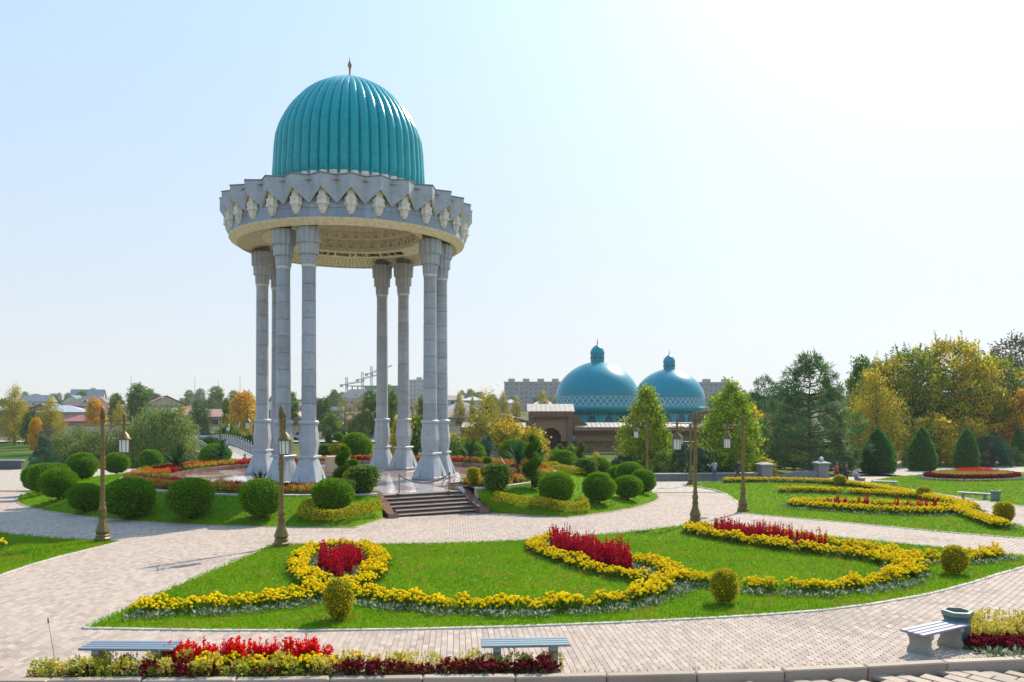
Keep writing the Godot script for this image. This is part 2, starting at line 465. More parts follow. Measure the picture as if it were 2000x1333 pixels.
func build_pavement() -> void:
	# bedding sheet
	var mb := MB.new()
	for i in 66:
		for j in 55:
			var x0 := -60.0 + i * 2.4; var x1 := x0 + 2.4
			var z0 := -11.6 - j * 2.0; var z1 := z0 - 2.0
			if z1 < -73.0 and x0 < 34.0: continue
			var e0 := minf(z0, edge_z(x0) - 0.03); var e1 := minf(z0, edge_z(x1) - 0.03)
			mb.quad(Vector3(x0, gy(x0, e0), e0), Vector3(x1, gy(x1, e1), e1), Vector3(x1, gy(x1, z1), z1), Vector3(x0, gy(x0, z1), z1), Color(0.47, 0.39, 0.33) if z0 < -50.0 else Color(0.20, 0.145, 0.12))
	var base := structure("pavement", mb.mesh(M.sheet))
	# bricks 20 x 10 cm, long side running away from the viewer
	var lawns := [PackedVector2Array(MID_LAWN), PackedVector2Array(RIGHT_LAWN), PackedVector2Array(LEFT_LAWN), PackedVector2Array(FAR_LAWN), island]
	var turn := deg_to_rad(-4.0)
	var ct := cos(turn); var sn := sin(turn)
	var tint := [Color(0.50, 0.385, 0.32), Color(0.47, 0.36, 0.30), Color(0.53, 0.415, 0.35), Color(0.43, 0.33, 0.28), Color(0.515, 0.395, 0.335), Color(0.55, 0.44, 0.37)]
	var near := []; var xf := []; var cc := []
	for i in range(-360, 361):
		for j in range(50, 262):
			var u := i * 0.104
			var w := -(j * 0.205 + (0.1025 if i & 1 else 0.0))
			var x := u * ct - w * sn; var z := u * sn + w * ct
			if absf(x) > -z * 0.7 + 4.5 or z > edge_z(x) - 0.12 or z < -50.0: continue
			var pt := Vector2(x, z)
			var hidden := false
			for l in lawns:
				if Geometry2D.is_point_in_polygon(pt, l): hidden = true; break
			if hidden: continue
			var b := Basis(Vector3.UP, -turn) * Basis(Vector3.RIGHT, 0.035 + rng.randfn() * 0.004) * Basis(Vector3.BACK, rng.randfn() * 0.006)
			var t := Transform3D(b, Vector3(x, gy(x, z) + 0.016 + rng.randfn() * 0.0012, z))
			var k: int = rng.randi() % tint.size()
			if z > -14.2 and x > 1.0 and x < 6.3 and near.size() < 300: near.push_back([t, k])
			else:
				xf.push_back(t); cc.push_back(tone(tint[k], rng.randf_range(0.9, 1.07) * (0.84 if noise.get_noise_2d(x * 9.0, z * 9.0) + rng.randfn() * 0.1 > 0.3 else 1.0)))
	var white := MB.new()
	white.box(Transform3D(), Vector3(0.0985, 0.04, 0.1985), Color.WHITE, 0.004)
	var wm := white.mesh(M.paver)
	copies(base, "paving_bricks", wm, xf, cc)
	var six := []
	for k in 6:
		var m := MB.new(); m.box(Transform3D(), Vector3(0.0985, 0.04, 0.1985), tint[k], 0.004)
		six.push_back(m.mesh(M.paver))
	for q in near: part(base, "paving_brick", six[q[1]], q[0])
	# rough slabs this side of the edging kerb
	var ys := -0.52
	var sb := MB.new(); sb.box(at3(0, ys - 0.1, -10.2), Vector3(26, 0.1, 6.0), Color(0.22, 0.18, 0.15))
	var sl := structure("slab_pavement", sb.mesh(M.sheet))
	var kinds := []
	for k in 4:
		var m := MB.new(); m.box(Transform3D(), Vector3(0.46, 0.07, 0.225), [Color(0.42, 0.32, 0.25), Color(0.37, 0.28, 0.22), Color(0.46, 0.355, 0.28), Color(0.34, 0.265, 0.21)][k], 0.012)
		kinds.push_back(m.mesh(M.stone))
	for i in range(-30, 40):
		for j in range(-60, 60):
			var u := i * 0.48 + (0.24 if j & 1 else 0.0); var w := j * 0.242
			var x := u * cos(0.9) - w * sin(0.9); var z := -10.5 + u * sin(0.9) + w * cos(0.9)
			if z < edge_z(x) + 0.16 or z > edge_z(x) + 2.2 or absf(x) > 11.0 or z > -9.9: continue
			part(sl, "paving_slab", kinds[rng.randi() % 4], Transform3D(Basis(Vector3.UP, -0.9 + rng.randfn() * 0.015) * Basis(Vector3.RIGHT, rng.randfn() * 0.015), Vector3(x, ys + 0.02 + rng.randfn() * 0.006, z)))
	# edging kerb
	var kerb := Node3D.new(); kerb.name = "edging_kerb"; kerb.set_meta("kind", "structure"); add_child(kerb)
	var km := []
	for k in 3:
		var m := MB.new(); m.box(Transform3D(), Vector3(1, 0.30, 0.17), [Color(0.44, 0.335, 0.255), Color(0.40, 0.305, 0.235), Color(0.48, 0.37, 0.29)][k], 0.018)
		km.push_back(m.mesh(M.stone))
	var line := curve(EDGE, 1.35)
	for i in line.size() - 1:
		var a: Vector2 = line[i]; var b: Vector2 = line[i + 1]
		var t := bar(Vector3(a.x, gy(a.x, a.y) - 0.07 + rng.randfn() * 0.006, a.y), Vector3(b.x, gy(b.x, b.y) - 0.07 + rng.randfn() * 0.006, b.y))
		t.basis = t.basis * Basis.from_scale(Vector3(a.distance_to(b) - 0.014, 1, 1))
		part(kerb, "kerb_stone", km[i % 3], t)

func kerb_ring(parent: Node, pts: Array, col: Color, level: Callable, wide := 0.10) -> void:
	var ms := []
	for k in 3:
		var m := MB.new(); m.box(Transform3D(), Vector3(1, 0.24, wide), tone(col, [0.94, 1.0, 1.06][k]), 0.012)
		ms.push_back(m.mesh(M.stone))
	for i in pts.size():
		var a: Vector2 = pts[i]; var b: Vector2 = pts[(i + 1) % pts.size()]
		var l := a.distance_to(b)
		var k := maxi(1, int(round(l / 1.05)))
		for q in k:
			var p := a.lerp(b, float(q) / k); var r := a.lerp(b, (q + 1.0) / k)
			if ((p + r) * 0.5).distance_to(CENTRE) < 13.1: continue
			var t := bar(Vector3(p.x, level.call(p.x, p.y) - 0.055, p.y), Vector3(r.x, level.call(r.x, r.y) - 0.055, r.y))
			t.basis = t.basis * Basis.from_scale(Vector3(p.distance_to(r) - 0.006, 1, 1))
			part(parent, "kerb_stone", ms[rng.randi() % 3], t)

func tuft_mesh() -> ArrayMesh:
	var mb := MB.new()
	for i in 9:
		var a := rng.randf() * TAU
		var base := Vector3(rng.randfn() * 0.035, 0, rng.randfn() * 0.035)
		var d := (Vector3(cos(a), 0, sin(a)) * rng.randf_range(0.2, 0.75) + Vector3.UP).normalized()
		var s := Vector3(-sin(a), 0, cos(a))
		mb.leaf(base, d, s, rng.randf_range(0.045, 0.085), 0.0055, tone(Color(1, 1, 1), rng.randf_range(0.8, 1.15)))
	return mb.mesh(M.grass)

func sow(parent: Node, poly: PackedVector2Array, level: Callable, tufts: Array, dmax := 60.0) -> void:
	var lo := poly[0]; var hi := poly[0]
	for p in poly:
		lo = lo.min(p); hi = hi.max(p)
	var xf := [[], [], []]; var cc := [[], [], []]
	var z := hi.y
	while z > maxf(lo.y, -dmax):
		var d := -z
		var step := 0.085 if d < 18.0 else (0.105 if d < 27.0 else (0.17 if d < 40.0 else 0.30))
		var big := 1.0 if d < 18.0 else (1.2 if d < 27.0 else (1.6 if d < 40.0 else 2.4))
		var x := lo.x
		while x < hi.x:
			var p := Vector2(x + rng.randf() * step, z - rng.randf() * step)
			x += step
			if absf(p.x) > d * 0.68 + 3.0 or not Geometry2D.is_point_in_polygon(p, poly): continue
			var q := noise.get_noise_2d(p.x * 14.0, p.y * 14.0)
			var q2 := noise.get_noise_2d(p.x * 45.0 + 90.0, p.y * 45.0)
			var c := Color(0.125, 0.30, 0.003).lerp(Color(0.225, 0.38, 0.004), clampf(0.45 + q * 1.1, 0.0, 1.0))
			if q2 + rng.randfn() * 0.08 > 0.2: c = c.lerp(Color(0.32, 0.29, 0.03), 0.65)
			var k := rng.randi() % 3
			var s := rng.randf_range(0.75, 1.15)
			xf[k].push_back(Transform3D(Basis(Vector3.UP, rng.randf() * TAU).scaled(Vector3(big, s * (0.6 + 0.4 * big), big)), Vector3(p.x, level.call(p.x, p.y), p.y)))
			cc[k].push_back(tone(c, rng.randf_range(0.85, 1.15)))
		z -= step
	for k in 3:
		if xf[k].size() > 0: copies(parent, "grass", tufts[k], xf[k], cc[k])

func build_lawns() -> void:
	var tufts := [tuft_mesh(), tuft_mesh(), tuft_mesh()]
	var up := func(x: float, z: float) -> float: return gy(x, z) + 0.055
	var kl := func(x: float, z: float) -> float: return gy(x, z)
	for q in [MID_LAWN, RIGHT_LAWN, FAR_LAWN, LEFT_LAWN]:
		var mb := MB.new()
		var pv := PackedVector2Array(q)
		var idx := Geometry2D.triangulate_polygon(pv)
		for i in range(0, idx.size(), 3):
			var v := []
			for k in 3:
				var a := pv[idx[i + k]]
				v.push_back(Vector3(a.x, gy(a.x, a.y) + 0.055, a.y))
			if (v[1] - v[0]).cross(v[2] - v[0]).y < 0: v.reverse()
			mb.tri(v[0], v[1], v[2], Color(0.13, 0.235, 0.006))
		var l := structure("lawn", mb.mesh(M.turf))
		kerb_ring(l, q, Color(0.56, 0.50, 0.44), kl)
		sow(l, pv, up, tufts, 75.0)
	# fallen leaves and petals on the grass
	var fm := MB.new(); fm.leaf(Vector3(-0.03, 0, 0), Vector3(1, 0.1, 0).normalized(), Vector3(0, 0.15, 1).normalized(), 0.065, 0.02, Color.WHITE)
	var fx := []; var fc := []
	for i in 900:
		var p := Vector2(rng.randf_range(-8, 24), rng.randf_range(-60, -14.5))
		if not (Geometry2D.is_point_in_polygon(p, PackedVector2Array(MID_LAWN)) or Geometry2D.is_point_in_polygon(p, PackedVector2Array(RIGHT_LAWN))): continue
		fx.push_back(Transform3D(Basis(Vector3.UP, rng.randf() * TAU) * Basis(Vector3.RIGHT, rng.randfn() * 0.4), Vector3(p.x, gy(p.x, p.y) + 0.11, p.y)))
		fc.push_back(pick([Color(0.6, 0.5, 0.2), Color(0.55, 0.36, 0.08), Color(0.62, 0.6, 0.5), Color(0.4, 0.22, 0.06)]))
	describe(copies(self, "fallen_leaves", fm.mesh(M.petal), fx, fc), "small fallen leaves and petals scattered on the lawns", "leaves")
	# island: a low mound from the path up to the rotunda's planter
	var mb := MB.new()
	var rows := []
	var poly := PackedVector2Array()
	for i in 145:
		var a := TAU * i / 144.0
		var dir := Vector2(sin(a), cos(a))
		var ro := rim(dir)
		var row := []
		for j in 9:
			var r := lerpf(12.3, ro, j / 8.0)
			var p := CENTRE + dir * r
			row.push_back(Vector3(p.x, lerpf(-0.24, gy(p.x, p.y) + 0.055, j / 8.0), p.y))
		rows.push_back(row)
	for i in 144:
		if absf(TAU * (i + 0.5) / 144.0 - deg_to_rad(28.8)) < deg_to_rad(11.6): continue
		for j in 8:
			mb.quad(rows[i][j], rows[i][j + 1], rows[i + 1][j + 1], rows[i + 1][j], Color(0.13, 0.235, 0.006))
	var il := structure("lawn", mb.mesh(M.turf))
	kerb_ring(il, ISLAND, Color(0.40, 0.29, 0.245), kl, 0.15)
	sow_mound(il, island, lawn_y, tufts)

func sow_mound(parent: Node, poly: PackedVector2Array, level: Callable, tufts: Array) -> void:
	var xf := [[], [], []]; var cc := [[], [], []]
	var z := -30.6
	while z > -58.0:
		var step := 0.16 if z > -40.0 else 0.3
		var big := 1.6 if z > -40.0 else 2.3
		var x := -33.0
		while x < 9.0:
			var p := Vector2(x + rng.randf() * step, z - rng.randf() * step)
			x += step
			var off := p - CENTRE
			if off.length() < 12.5 or (off.length() < 14.2 and absf(atan2(off.x, off.y) - deg_to_rad(28.8)) < deg_to_rad(12.8)) or not Geometry2D.is_point_in_polygon(p, poly): continue
			var q := noise.get_noise_2d(p.x * 14.0, p.y * 14.0)
			var c := Color(0.125, 0.30, 0.003).lerp(Color(0.225, 0.38, 0.004), clampf(0.45 + q * 1.1, 0.0, 1.0))
			var k := rng.randi() % 3
			xf[k].push_back(Transform3D(Basis(Vector3.UP, rng.randf() * TAU).scaled(Vector3(big, rng.randf_range(0.8, 1.2) * (0.6 + 0.4 * big), big)), Vector3(p.x, level.call(p.x, p.y), p.y)))
			cc[k].push_back(tone(c, rng.randf_range(0.85, 1.15)))
		z -= step
	for k in 3: copies(parent, "grass", tufts[k], xf[k], cc[k])

func circle(c: Vector2, r: float, k: int) -> PackedVector2Array:
	var o := PackedVector2Array()
	for i in k: o.push_back(c + Vector2(cos(TAU * i / k), sin(TAU * i / k)) * r)
	return o

# ---------------------------------------------------------------- rotunda
func polar(r: float, a: float, y: float) -> Vector3:   # a = 0 faces the viewer, grows to the right
	return Vector3(sin(a) * r, y, cos(a) * r)

func prof_r(prof: Array, t: float) -> Vector2:
	var f := t * (prof.size() - 1)
	var i := mini(int(f), prof.size() - 2)
	return prof[i].lerp(prof[i + 1], f - i)

func loft(mb: MB, rings: Array, col: Color) -> void:   # flat facets between rings of equal length
	for i in rings.size() - 1:
		var m: int = rings[i].size()
		for k in m:
			mb.quad(rings[i][k], rings[i][(k + 1) % m], rings[i + 1][(k + 1) % m], rings[i + 1][k], col)

func ngon(r: float, y: float, k: int, off := 0.0, sq := 0.0) -> Array:
	# regular polygon; sq > 0 pushes it to a square of half side r
	var o := []
	for i in k:
		var a := TAU * i / k + off
		var p := polar(r, a, y)
		if sq > 0.0:
			var m := maxf(absf(sin(a)), absf(cos(a)))
			p = p.lerp(polar(r / m, a, y), sq)
		o.push_back(p)
	return o

func fluted(r0: float, r1: float, y0: float, y1: float, lobes: int, col: Color) -> ArrayMesh:
	var mb := MB.new()
	var rings := []
	var k := lobes * 3
	for q in [[r0 * 0.97, y0], [r0, y0 + 0.04], [lerpf(r0, r1, 0.6), lerpf(y0, y1, 0.6)], [r1, y1]]:
		var ring := []
		for i in k:
			var a := TAU * i / k
			var dent := 1.0 if i % 3 != 0 else 0.89
			ring.push_back(polar(q[0] * dent, a, q[1]))
		rings.push_back(ring)
	loft(mb, rings, col)
	for e in [0, 3]:
		for i in k:
			var a: Vector3 = rings[e][i]; var b: Vector3 = rings[e][(i + 1) % k]
			var c := Vector3(0, a.y, 0)
			if e == 3: mb.tri(c, a, b, col)
			else: mb.tri(c, b, a, col)
	return mb.mesh(M.marble)

func build_rotunda() -> void:
	var root := thing("domed_rotunda", "tall open rotunda with ribbed turquoise dome on eight grey marble columns", "rotunda", Vector3(CENTRE.x, FLOOR, CENTRE.y))
	var teal := Color(0.0, 0.36, 0.395)
	var grey := Color(0.44, 0.465, 0.49)
	var cream := Color(0.85, 0.755, 0.57)
	var pale := Color(0.84, 0.81, 0.73)
	# --- dome
	var dp := [Vector2(4.33, 16.8), Vector2(4.36, 17.5), Vector2(4.31, 18.3), Vector2(4.27, 19.1), Vector2(4.2, 19.7), Vector2(4.02, 20.3), Vector2(3.79, 20.8), Vector2(3.56, 21.2), Vector2(3.28, 21.6), Vector2(2.94, 22), Vector2(2.66, 22.3), Vector2(2.3, 22.6), Vector2(1.9, 22.85), Vector2(1.54, 23.05), Vector2(1.22, 23.2), Vector2(0.9, 23.34), Vector2(0.6, 23.44), Vector2(0.32, 23.5)]
	var core := MB.new()
	var inner := []
	for p in dp: inner.push_back(Vector2(p.x * 0.965, p.y - 0.03))
	inner.push_back(Vector2(0, 23.48))
	core.lathe(inner, 64, Transform3D(), tone(teal, 0.7))
	var dome := part(root, "dome", core.mesh(M.glaze))
	var ribs := 48
	var half := PI / ribs
	var rows := []
	for i in 52:
		var q := prof_r(dp, i / 51.0)
		var row := []
		for j in 9:
			var s := (j / 8.0) * 2.0 - 1.0
			var lift := q.x * half * 0.8 * sqrt(maxf(0.0, 1.0 - s * s * 0.985))
			if i == 0: lift *= 0.6
			row.push_back(polar(q.x * 0.965 + lift, s * half, q.y))
		rows.push_back(row)
	var rm := MB.new()
	rm.sheet(transpose(rows), teal)
	var foot := []
	for j in 9: foot.push_back(rows[0][j])
	for j in 8: rm.tri(polar(4.1, 0, 16.8), foot[j + 1], foot[j], tone(teal, 0.8))
	var rib := rm.mesh(M.glaze)
	for k in ribs: part(dome, "dome_rib", rib, Transform3D(Basis(Vector3.UP, TAU * k / ribs), Vector3.ZERO))
	var fm := MB.new()
	fm.lathe([Vector2(0.34, 23.44), Vector2(0.2, 23.54), Vector2(0.06, 23.62), Vector2(0.05, 24.05), Vector2(0.13, 24.28), Vector2(0.03, 24.6), Vector2(0.0, 24.85)], 10, Transform3D(), Color(0.35, 0.19, 0.10))
	part(root, "finial", fm.mesh(M.bronze))
	# --- drum under the dome with its little brackets
	var dm := MB.new()
	dm.lathe([Vector2(4.15, 15.3), Vector2(4.15, 16.82)], 64, Transform3D(), tone(pale, 0.9))
	dm.lathe([Vector2(6.9, 15.55), Vector2(4.1, 15.75)], 64, Transform3D(), Color(0.3, 0.3, 0.29))
	var drum := part(root, "drum", dm.mesh(M.white_marble))
	var bm := MB.new()
	bm.lathe([Vector2(0.0, 16.0), Vector2(0.06, 16.05), Vector2(0.11, 16.3), Vector2(0.13, 16.35), Vector2(0.16, 16.55), Vector2(0.2, 16.6), Vector2(0.24, 16.8)], 6, Transform3D(Basis(), Vector3(0, 0, 4.25)), pale, false)
	var bracket := bm.mesh(M.white_marble)
	for k in ribs: part(drum, "bracket", bracket, Transform3D(Basis(Vector3.UP, TAU * k / ribs), Vector3.ZERO))
	var sm := MB.new()
	sm.box(Transform3D(Basis(Vector3.RIGHT, -0.5), Vector3(0, 16.0, 5.2)), Vector3(0.3, 0.26, 0.14), Color(0.015, 0.016, 0.02), 0.02)
	sm.box(at3(0, 15.8, 5.15), Vector3(0.06, 0.3, 0.06), Color(0.015, 0.016, 0.02))
	var flood := sm.mesh(M.iron)
	for a in [-1.05, -0.72, -0.2, 0.22, 0.66, 1.15, 2.2, -2.2]: part(root, "floodlight", flood, Transform3D(Basis(Vector3.UP, a), Vector3.ZERO))
	# --- folded crown of marble plates
	var crown := holder(root, "cornice")
	var n := 30
	var st := PI / n
	for side in 2:
		var sg := 1.0 if side == 0 else -1.0
		var mb := MB.new()
		var o := [polar(7.25, 0, 15.13), polar(7.25, 0, 15.8), polar(6.75, sg * st, 15.8), polar(6.75, sg * st, 14.4)]
		var inn := [polar(7.08, 0, 15.16), polar(7.08, 0, 15.8), polar(6.6, sg * st, 15.8), polar(6.6, sg * st, 14.45)]
		var f := [[0, 3, 2, 1], [0, 1, 2, 3]]
		var order: Array = f[0] if side == 0 else f[1]
		mb.quad(o[order[0]], o[order[1]], o[order[2]], o[order[3]], grey)
		mb.quad(inn[order[3]], inn[order[2]], inn[order[1]], inn[order[0]], cream)
		mb.quad(o[0], inn[0], inn[3], o[3], cream)
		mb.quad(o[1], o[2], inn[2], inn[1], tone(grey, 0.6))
		var cap := [polar(7.29, 0, 15.803), polar(6.79, sg * st, 15.803), polar(6.6, sg * st, 15.803), polar(7.08, 0, 15.803)]
		var ct := []
		for p in cap: ct.push_back(p + Vector3(0, 0.045, 0))
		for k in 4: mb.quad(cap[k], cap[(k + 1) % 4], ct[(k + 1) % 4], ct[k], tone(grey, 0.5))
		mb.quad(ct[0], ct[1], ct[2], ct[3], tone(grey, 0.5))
		var pm := mb.mesh(M.marble)
		for k in n: part(crown, "cornice_plate", pm, Transform3D(Basis(Vector3.UP, TAU * k / n), Vector3.ZERO))
	var cm := MB.new()
	var tier := [[0.11, 13.86, 0.17, 14.0], [0.19, 14.0, 0.28, 14.32], [0.34, 14.32, 0.36, 14.42], [0.30, 14.42, 0.34, 14.72], [0.25, 14.72, 0.27, 15.2]]
	for q in tier:
		var rings := [[], []]
		for i in 16:
			var a := TAU * i / 16.0
			var dent := 1.0 if i % 2 == 0 else 0.86
			rings[0].push_back(Vector3(0, 0, 6.72) + polar(q[0] * dent, a, q[1]))
			rings[1].push_back(Vector3(0, 0, 6.72) + polar(q[2] * dent, a, q[3]))
		loft(cm, rings, pale)
		for i in 16:
			cm.tri(Vector3(0, q[1], 6.72), rings[0][(i + 1) % 16], rings[0][i], pale)
			cm.tri(Vector3(0, q[3], 6.72), rings[1][i], rings[1][(i + 1) % 16], pale)
	var corbel := cm.mesh(M.white_marble)
	for k in n: part(crown, "corbel", corbel, Transform3D(Basis(Vector3.UP, TAU * k / n), Vector3.ZERO))
	var wall_kinds := []
	for k in 4:
		var mb := MB.new()
		var c := tone(Color(0.30, 0.345, 0.395), [0.85, 1.0, 1.15, 0.95][k])
		for lv in [[13.70, 6.77, 14.17, 6.70], [14.19, 6.70, 14.75, 6.60]]:
			var w := st * 0.985
			mb.quad(polar(lv[1], -w / 2, lv[0]), polar(lv[1], w / 2, lv[0]), polar(lv[3], w / 2, lv[2]), polar(lv[3], -w / 2, lv[2]), c)
			c = tone(c, 1.12)
		wall_kinds.push_back(mb.mesh(M.marble))
	for k in n * 2: part(crown, "marble_panel", wall_kinds[rng.randi() % 4], Transform3D(Basis(Vector3.UP, st * (k + 0.5)), Vector3.ZERO))
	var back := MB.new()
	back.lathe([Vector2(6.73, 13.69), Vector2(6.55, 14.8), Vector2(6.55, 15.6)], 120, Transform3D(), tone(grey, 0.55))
	part(crown, "backing_wall", back.mesh(M.marble))
	# --- soffit
	var so := MB.new()
	so.lathe([Vector2(6.3, 13.40), Vector2(6.36, 13.36), Vector2(6.74, 13.60), Vector2(6.79, 13.69)], 120, Transform3D(), tone(cream, 1.12))
	var soffit := part(root, "soffit", so.mesh(M.white_marble))
	var bd := MB.new()
	for k in 150:
		var a0 := TAU * k / 150.0; var a1 := a0 + TAU / 150.0 * 0.8; var a2 := a0 + TAU / 150.0
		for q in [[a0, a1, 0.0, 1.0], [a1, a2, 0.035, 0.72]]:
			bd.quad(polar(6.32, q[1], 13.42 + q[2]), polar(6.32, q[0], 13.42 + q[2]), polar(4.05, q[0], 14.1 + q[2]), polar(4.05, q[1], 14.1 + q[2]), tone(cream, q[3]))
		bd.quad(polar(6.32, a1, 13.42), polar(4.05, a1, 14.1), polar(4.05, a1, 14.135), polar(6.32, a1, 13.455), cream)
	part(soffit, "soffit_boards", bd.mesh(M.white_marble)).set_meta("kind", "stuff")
	var tb := MB.new()
	tb.lathe([Vector2(4.98, 13.795), Vector2(4.12, 14.053)], 120, Transform3D(), tone(cream, 1.1))
	part(soffit, "inscription_band", tb.mesh(M.white_marble))
	var inn := MB.new()
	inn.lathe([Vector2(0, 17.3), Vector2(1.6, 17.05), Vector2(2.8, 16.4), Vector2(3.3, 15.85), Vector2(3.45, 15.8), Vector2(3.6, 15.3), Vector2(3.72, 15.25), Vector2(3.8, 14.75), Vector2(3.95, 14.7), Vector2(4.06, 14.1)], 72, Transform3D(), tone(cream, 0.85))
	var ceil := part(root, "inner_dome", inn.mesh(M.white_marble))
	var nm := MB.new()
	var arch := []
	for q in [Vector2(-0.2, 0), Vector2(0.2, 0), Vector2(0.2, 0.28), Vector2(0.13, 0.4), Vector2(0, 0.47), Vector2(-0.13, 0.4), Vector2(-0.2, 0.28)]: arch.push_back(q)
	for i in 7:
		var p: Vector2 = arch[i]; var q: Vector2 = arch[(i + 1) % 7]
		var pi := p.lerp(Vector2(0, 0.2), 0.3); var qi := q.lerp(Vector2(0, 0.2), 0.3)
		nm.quad(Vector3(q.x, q.y, 0), Vector3(p.x, p.y, 0), Vector3(pi.x, pi.y, 0), Vector3(qi.x, qi.y, 0), cream)
		nm.quad(Vector3(pi.x, pi.y, 0), Vector3(qi.x, qi.y, 0), Vector3(qi.x, qi.y, 0.08), Vector3(pi.x, pi.y, 0.08), tone(cream, 0.9))
		nm.quad(Vector3(p.x, p.y, 0), Vector3(q.x, q.y, 0), Vector3(q.x, q.y, 0.1), Vector3(p.x, p.y, 0.1), cream)
	var niche := nm.mesh(M.white_marble)
	for k in 36:
		part(ceil, "niche", niche, Transform3D(Basis(Vector3.UP, TAU * k / 36), Vector3.ZERO) * Transform3D(Basis(Vector3.RIGHT, -0.12), Vector3(0, 14.16, 3.9)))
		part(ceil, "niche", niche, Transform3D(Basis(Vector3.UP, TAU * (k + 0.5) / 36), Vector3.ZERO) * Transform3D(Basis(Vector3.RIGHT, -0.12).scaled(Vector3(0.9, 0.9, 0.9)), Vector3(0, 14.8, 3.72)))
	# --- lettering on the underside, read from the steps
	var words := "THOSE FALLEN FOR FREEDOM OF THEIR COUNTRY LIVE FOR EVER!"
	var font := SystemFont.new(); font.font_names = PackedStringArray(["Droid Sans"]); font.font_weight = 700
	var ink := StandardMaterial3D.new(); ink.albedo_color = Color(0.16, 0.09, 0.05); ink.roughness = 0.5
	var ins := holder(root, "inscription")
	var glyph := {}
	var slope := Vector2(-0.83, 0.25).normalized()
	for i in words.length():
		var ch := words[i]
		if ch == " ": continue
		if not glyph.has(ch):
			var tm := TextMesh.new(); tm.text = ch; tm.font = font; tm.font_size = 32; tm.pixel_size = 0.0088; tm.depth = 0.03; tm.curve_step = 4.0
			tm.material = ink
			glyph[ch] = tm
		var a := deg_to_rad(35.0 - (words.length() - 1 - i) * 1.5)   # from the far side, growing to the right
		var outw := Vector3(sin(a), 0, -cos(a))
		var right := Vector3(cos(a), 0, sin(a))
		var up := (outw * slope.x + Vector3(0, slope.y, 0)).normalized()
		part(ins, "letter", glyph[ch], Transform3D(Basis(right * 0.66, up * 1.7, right.cross(up)), outw * 4.55 + Vector3(0, 13.924, 0) + right.cross(up) * 0.03))
	# --- eight columns in four pairs
	var cols := [[], [], []]
	var base := MB.new()
	base.box(at3(0, 0.07, 0), Vector3(1.5, 0.14, 1.5), tone(grey, 1.05), 0.02)
	loft(base, [ngon(0.70, 0.14, 16, 0.0, 1.0), ngon(0.45, 1.36, 16, 0.0, 0.25)], grey)
	for k in 4:
		# raised triangular facets at the corners
		var a := TAU * k / 4.0 + TAU / 8.0
		var t1 := polar(0.47, a, 1.36)
		base.tri(polar(0.985, a, 0.14), polar(0.80, a + 0.5, 0.14), t1, tone(grey, 1.1))
		base.tri(polar(0.80, a - 0.5, 0.14), polar(0.985, a, 0.14), t1, tone(grey, 0.95))
	var pedestal := base.mesh(M.marble)
	var capm := MB.new()
	capm.box(at3(0, 1.42, 0), Vector3(0.98, 0.12, 0.98), tone(grey, 1.08), 0.02)
	var slab := capm.mesh(M.marble)
	var vase := MB.new()
	loft(vase, [ngon(0.46, 1.47, 8, TAU / 16), ngon(0.45, 1.56, 8, TAU / 16), ngon(0.53, 2.05, 8, TAU / 16), ngon(0.535, 2.2, 8, TAU / 16), ngon(0.44, 3.12, 8, TAU / 16)], grey)
	var vs := vase.mesh(M.marble)
	var tor := MB.new()
	tor.lathe([Vector2(0.38, 3.1), Vector2(0.46, 3.11), Vector2(0.51, 3.15), Vector2(0.53, 3.21), Vector2(0.51, 3.27), Vector2(0.46, 3.31), Vector2(0.36, 3.32)], 32, Transform3D(), tone(grey, 1.12))
	var torus := tor.mesh(M.marble)
	var drums := []
	for k in 4:
		var mb := MB.new()
		mb.lathe([Vector2(0.30, 0), Vector2(0.955, 0), Vector2(0.96, 0.008), Vector2(1.0, 0.014), Vector2(1.0, 0.988), Vector2(0.96, 0.994), Vector2(0.955, 1.0), Vector2(0.30, 1.0)], 32, Transform3D(), tone(Color(0.43, 0.455, 0.48), [0.86, 0.97, 1.06, 0.93][k]))
		drums.push_back(mb.mesh(M.marble))
	var cor := MB.new(); cor.lathe([Vector2(0.35, 3.3), Vector2(0.318, 11.34)], 24, Transform3D(), Color(0.24, 0.25, 0.26)); var corem := cor.mesh(M.marble)
	var neck := MB.new()
	neck.lathe([Vector2(0.36, 11.32), Vector2(0.385, 11.34), Vector2(0.385, 11.46), Vector2(0.36, 11.48)], 32, Transform3D(), Color(0.72, 0.72, 0.71))
	var neckm := neck.mesh(M.white_marble)
	var t1 := fluted(0.41, 0.43, 11.47, 12.08, 12, grey)
	var t2 := fluted(0.525, 0.54, 12.0, 12.66, 12, tone(grey, 1.03))
	var t3 := fluted(0.63, 0.65, 12.58, 13.38, 12, tone(grey, 0.97))
	var top := MB.new(); top.lathe([Vector2(0.45, 13.36), Vector2(0.45, 13.75)], 16, Transform3D(), Color(0.2, 0.17, 0.13))
	var topm := top.mesh(M.white_marble)
	for pair in 4:
		for s in [-8.0, 8.0]:
			var a := deg_to_rad(-18.5 + pair * 90.0 + s)
			var col := holder(root, "column", Transform3D(Basis(Vector3.UP, a), polar(5.6, a, 0)))
			part(col, "pedestal", pedestal); part(col, "pedestal_slab", slab); part(col, "vase", vs); part(col, "torus", torus)
			var y := 3.30
			for k in 9:
				var h := (11.34 - 3.30) / 9.0
				var r := lerpf(0.385, 0.352, k / 8.0)
				part(col, "shaft_drum", drums[rng.randi() % 4], Transform3D(Basis(Vector3.UP, rng.randf() * TAU).scaled(Vector3(r, h - 0.016, r)), Vector3(0, y, 0)))
				y += h
			part(col, "shaft_core", corem)
			part(col, "neck_ring", neckm)
			part(col, "capital_tier", t1); part(col, "capital_tier", t2); part(col, "capital_tier", t3); part(col, "capital_top", topm)
	# --- floor of polished granite
	var fb := MB.new()
